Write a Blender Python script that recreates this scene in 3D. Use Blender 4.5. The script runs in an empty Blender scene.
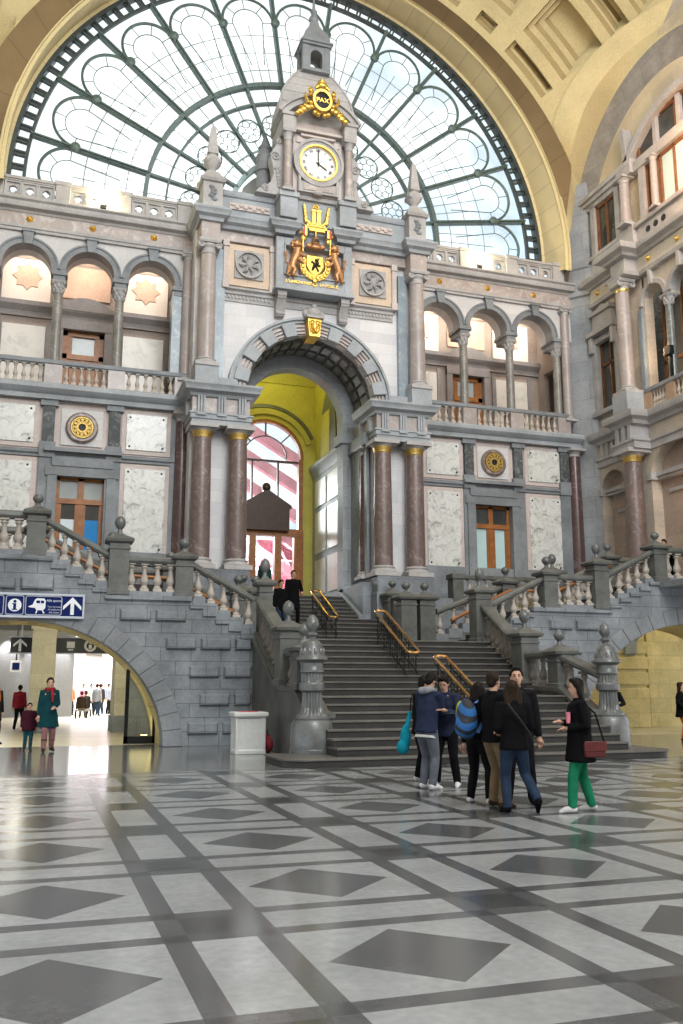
import bpy, bmesh, math, random
from mathutils import Vector, Matrix
random.seed(7)
PI = math.pi
sc = bpy.context.scene
COL = sc.collection
CX = 9.22          # axis of the portal
SX = 9.56          # axis of the staircase

# ------------------------------------------------------------------ materials
def new_mat(name):
    m = bpy.data.materials.new(name); m.use_nodes = True
    nt = m.node_tree; b = nt.nodes['Principled BSDF']
    return m, nt, b
def node(nt, t, **kw):
    n = nt.nodes.new(t)
    for k, v in kw.items():
        if k in n.inputs: n.inputs[k].default_value = v
        else: setattr(n, k, v)
    return n
def c4(c): return (c[0], c[1], c[2], 1)
def mul(c, f): return tuple(min(1, x*f) for x in c)
def coords(nt, axis='z', scale=1.0):
    tc = node(nt, 'ShaderNodeTexCoord')
    if axis is None:
        return tc.outputs['Object']
    s = node(nt, 'ShaderNodeSeparateXYZ'); nt.links.new(tc.outputs['Object'], s.inputs[0])
    c = node(nt, 'ShaderNodeCombineXYZ')
    a, b = {'y': ('X', 'Z'), 'x': ('Y', 'Z'), 'z': ('X', 'Y')}[axis]
    nt.links.new(s.outputs[a], c.inputs[0]); nt.links.new(s.outputs[b], c.inputs[1])
    return c.outputs[0]
def stone(name, col, var=.25, scale=1.2, rough=.6, brick=None, spec=.35, bump=.15, fine=14):
    """brick = (axis, block width, block height, mortar factor)"""
    m, nt, b = new_mat(name)
    tc = node(nt, 'ShaderNodeTexCoord')
    n1 = node(nt, 'ShaderNodeTexNoise', Scale=scale, Detail=6.0, Roughness=.62)
    nt.links.new(tc.outputs['Object'], n1.inputs['Vector'])
    r = node(nt, 'ShaderNodeValToRGB')
    r.color_ramp.elements[0].position = .3; r.color_ramp.elements[1].position = .72
    r.color_ramp.elements[0].color = c4(mul(col, 1-var)); r.color_ramp.elements[1].color = c4(mul(col, 1+var))
    nt.links.new(n1.outputs['Fac'], r.inputs[0])
    out = r.outputs[0]
    n2 = node(nt, 'ShaderNodeTexNoise', Scale=fine, Detail=4.0)
    nt.links.new(tc.outputs['Object'], n2.inputs['Vector'])
    mx = node(nt, 'ShaderNodeMix', data_type='RGBA', blend_type='OVERLAY')
    mx.inputs['Factor'].default_value = .25
    nt.links.new(out, mx.inputs['A']); nt.links.new(n2.outputs['Fac'], mx.inputs['B'])
    out = mx.outputs['Result']
    hgt = n2.outputs['Fac']
    if brick:
        ax, w, h, mf = brick
        bt = node(nt, 'ShaderNodeTexBrick', Scale=1.0)
        bt.inputs['Brick Width'].default_value = w; bt.inputs['Row Height'].default_value = h
        bt.inputs['Mortar Size'].default_value = .012; bt.inputs['Mortar Smooth'].default_value = .2
        bt.inputs['Color1'].default_value = (1, 1, 1, 1); bt.inputs['Color2'].default_value = (.84, .85, .87, 1)
        bt.inputs['Mortar'].default_value = (mf, mf, mf, 1)
        nt.links.new(coords(nt, ax), bt.inputs['Vector'])
        m2 = node(nt, 'ShaderNodeMix', data_type='RGBA', blend_type='MULTIPLY'); m2.inputs['Factor'].default_value = 1
        nt.links.new(out, m2.inputs['A']); nt.links.new(bt.outputs['Color'], m2.inputs['B'])
        out = m2.outputs['Result']
    nt.links.new(out, b.inputs['Base Color'])
    b.inputs['Roughness'].default_value = rough; b.inputs['Specular IOR Level'].default_value = spec
    if bump:
        bp = node(nt, 'ShaderNodeBump', Strength=bump, Distance=.02)
        nt.links.new(hgt, bp.inputs['Height']); nt.links.new(bp.outputs[0], b.inputs['Normal'])
    return m
def marble(name, col, vein, scale=1.3, rough=.3, lo=.46, hi=.60, spec=.5, dist=1.6):
    m, nt, b = new_mat(name)
    tc = node(nt, 'ShaderNodeTexCoord')
    n1 = node(nt, 'ShaderNodeTexNoise', Scale=scale, Detail=8.0, Roughness=.68, Distortion=dist)
    nt.links.new(tc.outputs['Object'], n1.inputs['Vector'])
    r = node(nt, 'ShaderNodeValToRGB'); e = r.color_ramp.elements
    e[0].position = lo; e[0].color = c4(col); e[1].position = hi; e[1].color = c4(vein)
    k = e.new((lo+hi)/2); k.color = c4(tuple(.75*a+.25*c for a, c in zip(col, vein)))
    nt.links.new(n1.outputs['Fac'], r.inputs[0])
    n2 = node(nt, 'ShaderNodeTexNoise', Scale=scale*.35, Detail=3.0)
    nt.links.new(tc.outputs['Object'], n2.inputs['Vector'])
    mx = node(nt, 'ShaderNodeMix', data_type='RGBA', blend_type='OVERLAY'); mx.inputs['Factor'].default_value = .35
    nt.links.new(r.outputs[0], mx.inputs['A']); nt.links.new(n2.outputs['Fac'], mx.inputs['B'])
    nt.links.new(mx.outputs['Result'], b.inputs['Base Color'])
    b.inputs['Roughness'].default_value = rough; b.inputs['Specular IOR Level'].default_value = spec
    return m
def plain(name, col, rough=.5, metal=0.0, noise=.12, scale=8, spec=.4, bump=0):
    m, nt, b = new_mat(name)
    tc = node(nt, 'ShaderNodeTexCoord')
    n1 = node(nt, 'ShaderNodeTexNoise', Scale=scale, Detail=4.0)
    nt.links.new(tc.outputs['Object'], n1.inputs['Vector'])
    r = node(nt, 'ShaderNodeValToRGB')
    r.color_ramp.elements[0].position = .3; r.color_ramp.elements[1].position = .7
    r.color_ramp.elements[0].color = c4(mul(col, 1-noise)); r.color_ramp.elements[1].color = c4(mul(col, 1+noise))
    nt.links.new(n1.outputs['Fac'], r.inputs[0]); nt.links.new(r.outputs[0], b.inputs['Base Color'])
    b.inputs['Roughness'].default_value = rough; b.inputs['Metallic'].default_value = metal
    b.inputs['Specular IOR Level'].default_value = spec
    if bump:
        bp = node(nt, 'ShaderNodeBump', Strength=bump, Distance=.02)
        nt.links.new(n1.outputs['Fac'], bp.inputs['Height']); nt.links.new(bp.outputs[0], b.inputs['Normal'])
    return m
def emit(name, col, st):
    m, nt, b = new_mat(name)
    b.inputs['Base Color'].default_value = c4(col); b.inputs['Emission Color'].default_value = c4(col)
    b.inputs['Emission Strength'].default_value = st
    return m
def glass(name, tint=(.93, .97, .98), gloss=.10, rough=.05):
    m, nt, b = new_mat(name); nt.nodes.remove(b)
    t = node(nt, 'ShaderNodeBsdfTransparent'); t.inputs[0].default_value = c4(tint)
    tc = node(nt, 'ShaderNodeTexCoord')
    n1 = node(nt, 'ShaderNodeTexNoise', Scale=.35, Detail=2.0); nt.links.new(tc.outputs['Object'], n1.inputs['Vector'])
    r = node(nt, 'ShaderNodeValToRGB'); e = r.color_ramp.elements
    e[0].position = .42; e[0].color = c4(tint); e[1].position = .62; e[1].color = c4(mul(tint, .86))
    nt.links.new(n1.outputs['Fac'], r.inputs[0]); nt.links.new(r.outputs[0], t.inputs[0])
    g = node(nt, 'ShaderNodeBsdfGlossy'); g.inputs['Roughness'].default_value = rough
    mx = node(nt, 'ShaderNodeMixShader'); mx.inputs[0].default_value = gloss
    nt.links.new(t.outputs[0], mx.inputs[1]); nt.links.new(g.outputs[0], mx.inputs[2])
    nt.links.new(mx.outputs[0], nt.nodes['Material Output'].inputs[0])
    return m

M = {}
M['blue'] = stone('bluestone_light', (.36, .39, .42), .22, .9, .55)
M['bluem'] = stone('bluestone_mid', (.225, .245, .265), .28, 1.1, .5)
M['grey'] = stone('grey_stone_trim', (.42, .41, .41), .2, 1.2, .6)
M['soffit'] = stone('shaded_soffit_stone', (.115, .12, .12), .35, 1.2, .6)  # arch soffit darkened, the shade of the tunnel put into its colour
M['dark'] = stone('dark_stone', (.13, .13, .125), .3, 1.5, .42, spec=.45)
M['nosing'] = stone('lit_tread_stone', (.115, .109, .10), .25, 2.0, .5, spec=.4)  # treads lighter than the risers, light from above put into the colour
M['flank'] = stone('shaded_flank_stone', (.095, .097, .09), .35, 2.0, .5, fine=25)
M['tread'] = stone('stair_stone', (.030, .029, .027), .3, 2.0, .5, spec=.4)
M['ped'] = stone('pedestal_stone', (.112, .117, .11), .35, 2.5, .42, fine=30, spec=.5)
M['newel'] = stone('polished_bluestone', (.115, .123, .123), .35, 3.0, .28, fine=30, spec=.6)
M['rust'] = stone('rusticated_bluestone', (.225, .243, .262), .38, .9, .6, brick=('y', .82, .375, .5))
M['vous'] = stone('voussoir_bluestone', (.215, .228, .242), .3, 1.0, .6)
M['ashlar'] = stone('plain_bluestone', (.235, .26, .29), .4, .8, .55, brick=('y', 1.3, .6, .7))
M['ashlarx'] = stone('pier_bluestone', (.33, .355, .38), .25, .8, .6, brick=('y', 1.9, .85, .7))
M['white'] = stone('white_stone_courses', (.74, .735, .75), .06, .8, .6, brick=('y', 1.5, .42, .86))
M['white2'] = stone('white_stone_spandrel', (.66, .65, .65), .07, .8, .6, brick=('y', .8, .4, .86))
M['cream'] = stone('cream_stone', (.60, .54, .46), .12, .9, .6, brick=('y', 1.1, .5, .8))
M['creamx'] = stone('cream_stone_side', (.56, .49, .41), .14, .9, .6, brick=('x', 1.1, .5, .8))
M['pink'] = stone('pink_stone', (.57, .50, .475), .1, 1.5, .55)
M['frieze'] = marble('rose_frieze_marble', (.39, .335, .315), (.52, .485, .47), 2.2, .4)
M['rouge'] = marble('red_marble', (.155, .112, .105), (.42, .36, .35), 1.9, .36, .50, .72, .6, 2.4)
M['rouged'] = marble('dark_red_marble', (.10, .06, .06), (.33, .28, .28), 1.4, .25, .53, .74, .6, 2.4)
M['rose'] = marble('rose_marble', (.37, .325, .315), (.50, .46, .45), 1.8, .32, .46, .66)
M['green'] = marble('grey_green_marble', (.14, .155, .15), (.28, .30, .28), 2.5, .25, .46, .62)
M['bluemarb'] = marble('blue_grey_marble', (.25, .31, .36), (.42, .47, .50), 2.2, .3, .46, .66)
M['vein'] = marble('white_veined_marble', (.72, .73, .71), (.26, .285, .275), 2.6, .25, .44, .66, .5, 1.5)
M['strip'] = marble('dark_marble_strip', (.07, .08, .085), (.19, .21, .21), 2.5, .55, .46, .60, .25)
M['colm'] = marble('grey_brown_marble', (.215, .205, .185), (.33, .32, .295), 2.5, .3)
M['coffer'] = stone('coffer_riser_shade', (.36, .275, .13), .12, .9, .75)  # darker brown for the coffer risers, recess shade put into the colour
M['panelm'] = marble('pale_marble', (.66, .62, .56), (.54, .50, .45), 1.0, .3)
M['brown'] = stone('brown_stone_arch', (.215, .155, .085), .15, .9, .75)
M['yell'] = stone('yellow_limestone', (.64, .54, .30), .10, .7, .75, bump=.05)
M['yell2'] = stone('yellow_limestone_vault', (.60, .50, .27), .12, .5, .75, bump=.05)
M['yellw'] = stone('yellow_wall', (.62, .52, .26), .22, .9, .75, brick=('y', 1.2, .55, .7))
M['peach'] = stone('peach_plaster', (.80, .68, .58), .08, .6, .75)
M['star'] = stone('ochre_inlay', (.58, .385, .28), .06, 2, .75)
M['niche'] = stone('pinkish_ashlar', (.44, .35, .285), .15, .8, .65, brick=('x', .9, .42, .8))
M['goldm'] = plain('old_gilding', (.52, .36, .11), .5, .8, .3, 14, bump=.3)
M['gold'] = plain('gilding', (.83, .55, .13), .32, .85, .25, 14, bump=.3)
M['goldb'] = plain('bronze_gilding', (.50, .27, .13), .45, .7, .35, 18, bump=.4)
M['brass'] = plain('polished_brass', (.72, .43, .17), .22, 1, .1)
M['iron'] = plain('black_iron', (.018, .02, .02), .4, .4)
M['wframe'] = plain('green_painted_iron', (.10, .145, .135), .45, .1, .2, 6)
M['wframed'] = plain('dark_green_iron', (.045, .06, .058), .45, .1, .2, 6)
M['wframel'] = plain('pale_green_iron', (.30, .41, .40), .45, .1, .15, 6)
M['wood'] = plain('varnished_wood', (.31, .12, .035), .35, 0, .25, 5)
M['woodd'] = plain('dark_varnished_wood', (.045, .017, .008), .4, 0, .25, 5)
M['black'] = plain('black', (.012, .012, .014), .5)
M['clockw'] = plain('clock_enamel', (.84, .84, .82), .35, 0, .03)
M['glass'] = glass('clear_glass')
M['glassdark'] = plain('dark_glass', (.05, .055, .055), .08, 0, .3, 1.5, spec=.8)
M['glassblue'] = plain('blue_film_glass', (.02, .25, .62), .15, 0, .1, 2)
M['glasspale'] = plain('pale_blue_glass', (.50, .68, .70), .12, 0, .06, 1)
M['glassgrey'] = plain('grey_glass', (.40, .44, .44), .12, 0, .15, 1.2)
M['glasswhite'] = plain('white_film_glass', (.70, .80, .86), .15, 0, .05, 2)
M['signblue'] = plain('sign_blue', (.008, .018, .105), .7, 0, .05, 8, .1)
M['signwhite'] = plain('sign_white', (.80, .82, .85), .4, 0, .02)
M['signframe'] = plain('sign_frame', (.50, .54, .62), .4, .2, .05)
M['binw'] = plain('white_painted_metal', (.60, .61, .59), .45, 0, .06)
M['redpaint'] = plain('red_paint', (.55, .05, .06), .4)
M['shedpink'] = plain('pink_steel', (.72, .30, .36), .5, 0, .1)
M['shedred'] = plain('wine_red_steel', (.36, .09, .14), .5, 0, .1)
M['conc'] = stone('grey_concrete', (.24, .24, .25), .1, .6, .7)
M['ceil'] = plain('dark_ceiling', (.05, .05, .045), .7)
M['lamp'] = emit('lamp_face', (1, .93, .8), 5)
M['lampw'] = emit('warm_lamp_face', (1, .62, .28), 9)

# ------------------------------------------------------------------ mesh builder
class MB:
    def __init__(s): s.v = []; s.f = []; s.mi = []; s.cur = 0
    def add(s, vs, fs):
        o = len(s.v); s.v += [tuple(p) for p in vs]
        for f in fs: s.f.append(tuple(i+o for i in f)); s.mi.append(s.cur)
        return s
    def box(s, x0, x1, y0, y1, z0, z1):
        return s.add([(x0,y0,z0),(x1,y0,z0),(x1,y1,z0),(x0,y1,z0),(x0,y0,z1),(x1,y0,z1),(x1,y1,z1),(x0,y1,z1)],
                     [(0,3,2,1),(4,5,6,7),(0,1,5,4),(1,2,6,5),(2,3,7,6),(3,0,4,7)])
    def frust(s, cx, cy, z0, z1, a0, b0, a1, b1):
        """rectangular frustum, half sizes (a0,b0) at z0 and (a1,b1) at z1"""
        return s.add([(cx-a0,cy-b0,z0),(cx+a0,cy-b0,z0),(cx+a0,cy+b0,z0),(cx-a0,cy+b0,z0),
                      (cx-a1,cy-b1,z1),(cx+a1,cy-b1,z1),(cx+a1,cy+b1,z1),(cx-a1,cy+b1,z1)],
                     [(0,3,2,1),(4,5,6,7),(0,1,5,4),(1,2,6,5),(2,3,7,6),(3,0,4,7)])
    def stack(s, cx, cy, levels):
        """rectangular stack of (z, half x, half y)"""
        vs = []; fs = []
        for z, a, b in levels: vs += [(cx-a,cy-b,z),(cx+a,cy-b,z),(cx+a,cy+b,z),(cx-a,cy+b,z)]
        n = len(levels)
        for i in range(n-1):
            for k in range(4): fs.append((i*4+k, i*4+(k+1)%4, i*4+4+(k+1)%4, i*4+4+k))
        fs.append((3,2,1,0)); fs.append(tuple(range((n-1)*4, n*4)))
        return s.add(vs, fs)
    def prism(s, poly, axis, a, b):
        """extrude a 2-D polygon along an axis; y: (x,z), x: (y,z), z: (x,y)"""
        n = len(poly)
        P = {'y': lambda p, t: (p[0], t, p[1]), 'x': lambda p, t: (t, p[0], p[1]), 'z': lambda p, t: (p[0], p[1], t)}[axis]
        vs = [P(p, a) for p in poly]+[P(p, b) for p in poly]
        fs = [tuple(range(n)), tuple(range(2*n-1, n-1, -1))]
        fs += [(i, (i+1) % n, n+(i+1) % n, n+i) for i in range(n)]
        return s.add(vs, fs)
    def lathe(s, cx, cy, prof, n=20, flute=None, ax=None):
        vs = []; fs = []
        for r, z in prof:
            for k in range(n):
                t = 2*PI*k/n; rr = r
                if flute and flute[0] <= z <= flute[1]: rr = r*(1-.15*(.5+.5*math.cos(flute[2]*t)))
                vs.append((cx+rr*math.cos(t), cy+rr*math.sin(t), z))
        m = len(prof)
        for i in range(m-1):
            for k in range(n): fs.append((i*n+k, i*n+(k+1) % n, (i+1)*n+(k+1) % n, (i+1)*n+k))
        fs.append(tuple(range(n-1, -1, -1))); fs.append(tuple((m-1)*n+k for k in range(n)))
        if ax == 'y': vs = [(x, -(z), y) for x, y, z in vs]
        return s.add(vs, fs)
    def disc(s, cx, y, cz, prof, n=32):
        """lathe about a Y axis facing -y: prof = (radius, distance out of the wall)"""
        vs = []; fs = []
        for r, d in prof:
            for k in range(n):
                t = 2*PI*k/n; vs.append((cx+r*math.cos(t), y-d, cz+r*math.sin(t)))
        m = len(prof)
        for i in range(m-1):
            for k in range(n): fs.append((i*n+k, i*n+(k+1) % n, (i+1)*n+(k+1) % n, (i+1)*n+k))
        fs.append(tuple(range(n-1, -1, -1))); fs.append(tuple((m-1)*n+k for k in range(n)))
        return s.add(vs, fs)
    def tube(s, pts, r, n=8, closed=False, radii=None, flat=None):
        pts = [Vector(p) for p in pts]; m = len(pts); vs = []; fs = []
        up = None
        for i, p in enumerate(pts):
            if closed: d = (pts[(i+1) % m]-pts[i-1])
            else: d = pts[min(i+1, m-1)]-pts[max(i-1, 0)]
            d = d.normalized() if d.length > 1e-9 else Vector((0, 0, 1))
            if up is None: up = Vector((0, 0, 1)) if abs(d.z) < .9 else Vector((0, 1, 0))
            a = d.cross(up)
            if a.length < 1e-4: a = d.orthogonal()
            a.normalize(); b = a.cross(d).normalized(); up = b
            rr = radii[i] if radii else r
            ra, rb = (rr, rr) if not isinstance(rr, tuple) else rr
            for k in range(n):
                t = 2*PI*k/n; vs.append(p+a*(ra*math.cos(t))+b*(rb*math.sin(t)))
        for i in range(m if closed else m-1):
            j = (i+1) % m
            for k in range(n): fs.append((i*n+k, i*n+(k+1) % n, j*n+(k+1) % n, j*n+k))
        if not closed:
            fs.append(tuple(range(n-1, -1, -1))); fs.append(tuple((m-1)*n+k for k in range(n)))
        return s.add(vs, fs)
    def ell(s, c, rad, n=12, m=8, rot=None):
        vs = []; fs = []
        for i in range(1, m):
            ph = PI*i/m
            for k in range(n):
                t = 2*PI*k/n
                vs.append(Vector((rad[0]*math.sin(ph)*math.cos(t), rad[1]*math.sin(ph)*math.sin(t), rad[2]*math.cos(ph))))
        vs.append(Vector((0, 0, rad[2]))); vs.append(Vector((0, 0, -rad[2]))); q = len(vs)
        for i in range(m-2):
            for k in range(n): fs.append((i*n+k, (i+1)*n+k, (i+1)*n+(k+1) % n, i*n+(k+1) % n))
        for k in range(n):
            fs.append((q-2, k, (k+1) % n)); fs.append((q-1, (m-2)*n+(k+1) % n, (m-2)*n+k))
        if rot: vs = [rot @ v for v in vs]
        return s.add([v+Vector(c) for v in vs], fs)
    def ring(s, cx, cz, r0, r1, a0, a1, y0, y1, n=24, ez=1.0):
        """arched band in the XZ plane from angle a0 to a1 (degrees)"""
        vs = []; fs = []
        full = abs(a1-a0) >= 359.9
        for i in range(n+1):
            t = math.radians(a0+(a1-a0)*i/n); c, q = math.cos(t), math.sin(t)
            for r, y in ((r0, y0), (r1, y0), (r1, y1), (r0, y1)): vs.append((cx+r*c, y, cz+r*q*ez))
        for i in range(n):
            for k in range(4): fs.append((i*4+k, i*4+(k+1) % 4, i*4+4+(k+1) % 4, i*4+4+k))
        if not full: fs.append((3, 2, 1, 0)); fs.append(tuple(n*4+k for k in range(4)))
        return s.add(vs, fs)
    def bar(s, a, b, w, y0, y1):
        """straight flat bar in the XZ plane between (x,z) points"""
        ax, az = a; bx, bz = b; L = math.hypot(bx-ax, bz-az) or 1; nx, nz = -(bz-az)/L*w/2, (bx-ax)/L*w/2
        return s.prism([(ax+nx, az+nz), (bx+nx, bz+nz), (bx-nx, bz-nz), (ax-nx, az-nz)], 'y', y0, y1)
    def sweep(s, path, prof):
        """moulding: profile (out, z) carried along an XY polyline, out = right-hand side"""
        n = len(path); m = len(prof); vs = []; fs = []
        ns = []
        for i in range(n-1):
            dx, dy = path[i+1][0]-path[i][0], path[i+1][1]-path[i][1]; L = math.hypot(dx, dy); ns.append((dy/L, -dx/L))
        for i, p in enumerate(path):
            a = ns[max(i-1, 0)]; b = ns[min(i, n-2)]
            mx, my = a[0]+b[0], a[1]+b[1]; q = (mx*a[0]+my*a[1]) or 1; mx, my = mx/q, my/q
            for o, z in prof: vs.append((p[0]+mx*o, p[1]+my*o, z))
        for i in range(n-1):
            for k in range(m): fs.append((i*m+k, i*m+(k+1) % m, (i+1)*m+(k+1) % m, (i+1)*m+k))
        fs.append(tuple(range(m-1, -1, -1))); fs.append(tuple((n-1)*m+k for k in range(m)))
        return s.add(vs, fs)
    def build(s, name, mat, parent=None, local=False, ang=35, bev=0):
        me = bpy.data.meshes.new(name)
        off = Vector((0, 0, 0))
        if parent is not None and not local:
            off = Vector(parent.location); p = parent.parent
            while p is not None: off += Vector(p.location); p = p.parent
        me.from_pydata([Vector(v)-off for v in s.v], [], s.f)
        bm = bmesh.new(); bm.from_mesh(me)
        bmesh.ops.recalc_face_normals(bm, faces=bm.faces)
        bm.to_mesh(me); bm.free()
        mats = mat if isinstance(mat, (list, tuple)) else [mat]
        for q in mats: me.materials.append(q)
        if len(mats) > 1:
            for p, i in zip(me.polygons, s.mi): p.material_index = i
        for p in me.polygons: p.use_smooth = True
        me.set_sharp_from_angle(angle=math.radians(ang))
        o = bpy.data.objects.new(name, me); COL.objects.link(o)
        if parent is not None: o.parent = parent
        if bev:
            md = o.modifiers.new('bevel', 'BEVEL'); md.width = bev; md.segments = 2; md.limit_method = 'ANGLE'; md.angle_limit = math.radians(50)
        return o
def tag(o, label, cat, group=None):
    o['label'] = label; o['category'] = cat
    if group: o['group'] = group
    return o
def struct(o): o['kind'] = 'structure'; return o
def thing(name, label, cat, loc, group=None, rz=0):
    o = bpy.data.objects.new(name, None); COL.objects.link(o); o.location = loc; o.rotation_euler = (0, 0, rz)
    o.empty_display_size = .2
    return tag(o, label, cat, group)
def sempty(name, loc):
    o = bpy.data.objects.new(name, None); COL.objects.link(o); o.location = loc; o.empty_display_size = .2
    return struct(o)
def copy_tree(o, parent=None):
    c = o.copy(); COL.objects.link(c); c.parent = parent
    for ch in list(o.children): copy_tree(ch, c)
    return c
def dup(root, loc, label=None, rz=None, group=None):
    r = copy_tree(root); r.location = loc
    if rz is not None: r.rotation_euler = (0, 0, rz)
    if label: r['label'] = label
    if group: r['group'] = group
    return r
def rep(o, loc, parent=None):
    """another object on the same mesh (a repeated part)"""
    c = o.copy(); COL.objects.link(c); c.location = loc
    if parent is not None: c.parent = parent
    return c
def text_mesh(s, txt, size, x, y, z, depth=.02, bold=.0, rotx=True):
    """add lettering standing in the XZ plane, centred on x, base line z, front at y"""
    cu = bpy.data.curves.new('lettering', 'FONT'); cu.body = txt; cu.size = size; cu.align_x = 'CENTER'; cu.extrude = depth/2; cu.offset = bold
    o = bpy.data.objects.new('lettering', cu); COL.objects.link(o)
    dg = bpy.context.evaluated_depsgraph_get(); me = bpy.data.meshes.new_from_object(o.evaluated_get(dg))
    s.add([(x+v.co.x, y-v.co.z, z+v.co.y) for v in me.vertices], [tuple(p.vertices) for p in me.polygons])
    bpy.data.objects.remove(o); bpy.data.curves.remove(cu); bpy.data.meshes.remove(me)
    return s
def arcpts(cx, cz, r, a0, a1, n, ez=1.0):
    return [(cx+r*math.cos(math.radians(a0+(a1-a0)*i/n)), cz+ez*r*math.sin(math.radians(a0+(a1-a0)*i/n))) for i in range(n+1)]
ORD = ['first', 'second', 'third', 'fourth', 'fifth', 'sixth', 'seventh', 'eighth', 'ninth', 'tenth']
# ------------------------------------------------------------------ floor (one surface, laid in a pattern)
def build_floor():
    m1 = stone('floor_light', (.272, .286, .296), .2, .9, .2, spec=.5, bump=.02)
    m2 = stone('floor_dark', (.08, .084, .089), .2, 1.2, .18, spec=.5, bump=.02)
    m3 = stone('floor_black', (.055, .058, .06), .2, 1.5, .15, spec=.5, bump=.02)
    m4 = stone('floor_border', (.145, .15, .15), .25, .9, .12, spec=.55, bump=.02)
    s = MB()
    def q(x0, x1, y0, y1, mi):
        s.cur = mi; s.add([(x0, y0, 0), (x1, y0, 0), (x1, y1, 0), (x0, y1, 0)], [(0, 1, 2, 3)])
    PX, PY, W, G = 2.19, 2.165, .17, .215      # period, band width, half gap of a band pair
    YF = 18.0
    def cuts(c0, per, lo, hi):
        out = [lo]; k = math.floor((lo-c0)/per)-1
        while True:
            c = c0+k*per; k += 1
            if c > hi+1: break
            for e in (c-G-W, c-G, c+G, c+G+W):
                if lo < e < hi: out.append(e)
        return out+[hi]
    def kind(a, c0, per):
        d = (a-c0+per/2) % per-per/2
        return 'gap' if abs(d) < G else ('band' if abs(d) < G+W else 'cell')
    xs = cuts(1.28, PX, -14, 30); ys = cuts(6.62, PY, -8, YF)
    for i in range(len(xs)-1):
        for j in range(len(ys)-1):
            x0, x1, y0, y1 = xs[i], xs[i+1], ys[j], ys[j+1]
            a, b = kind((x0+x1)/2, 1.28, PX), kind((y0+y1)/2, 6.62, PY)
            if a == 'cell' and b == 'cell':
                cx, cy = (x0+x1)/2, (y0+y1)/2; hx, hy = min(.61, (x1-x0)*.43), min(.59, (y1-y0)*.43)
                P = [(x0, y0, 0), (x1, y0, 0), (x1, y1, 0), (x0, y1, 0), (cx, cy-hy, 0), (cx+hx, cy, 0), (cx, cy+hy, 0), (cx-hx, cy, 0)]
                s.cur = 0; s.add(P, [(0, 1, 5, 4), (1, 2, 6, 5), (2, 3, 7, 6), (3, 0, 4, 7)])
                s.cur = 1; s.add(P[4:], [(0, 1, 2, 3)])
            elif a == 'gap' and b == 'gap': q(x0, x1, y0, y1, 2)
            elif a == 'band' and b == 'band': q(x0, x1, y0, y1, 2)
            elif a == 'band' or b == 'band': q(x0, x1, y0, y1, 1)
            else: q(x0, x1, y0, y1, 0)
    q(-14, 30, YF, 26.2, 3)
    o = s.build('floor', [m1, m2, m3, m4]); struct(o)
    m5 = stone('floor_passage', (.52, .47, .34), .1, .8, .25, spec=.5, bump=.02)
    f2 = MB(); f2.add([(-30, 26.2, 0), (30, 26.2, 0), (30, 75, 0), (-30, 75, 0)], [(0, 1, 2, 3)])
    struct(f2.build('floor_passage', m5))
build_floor()

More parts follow.
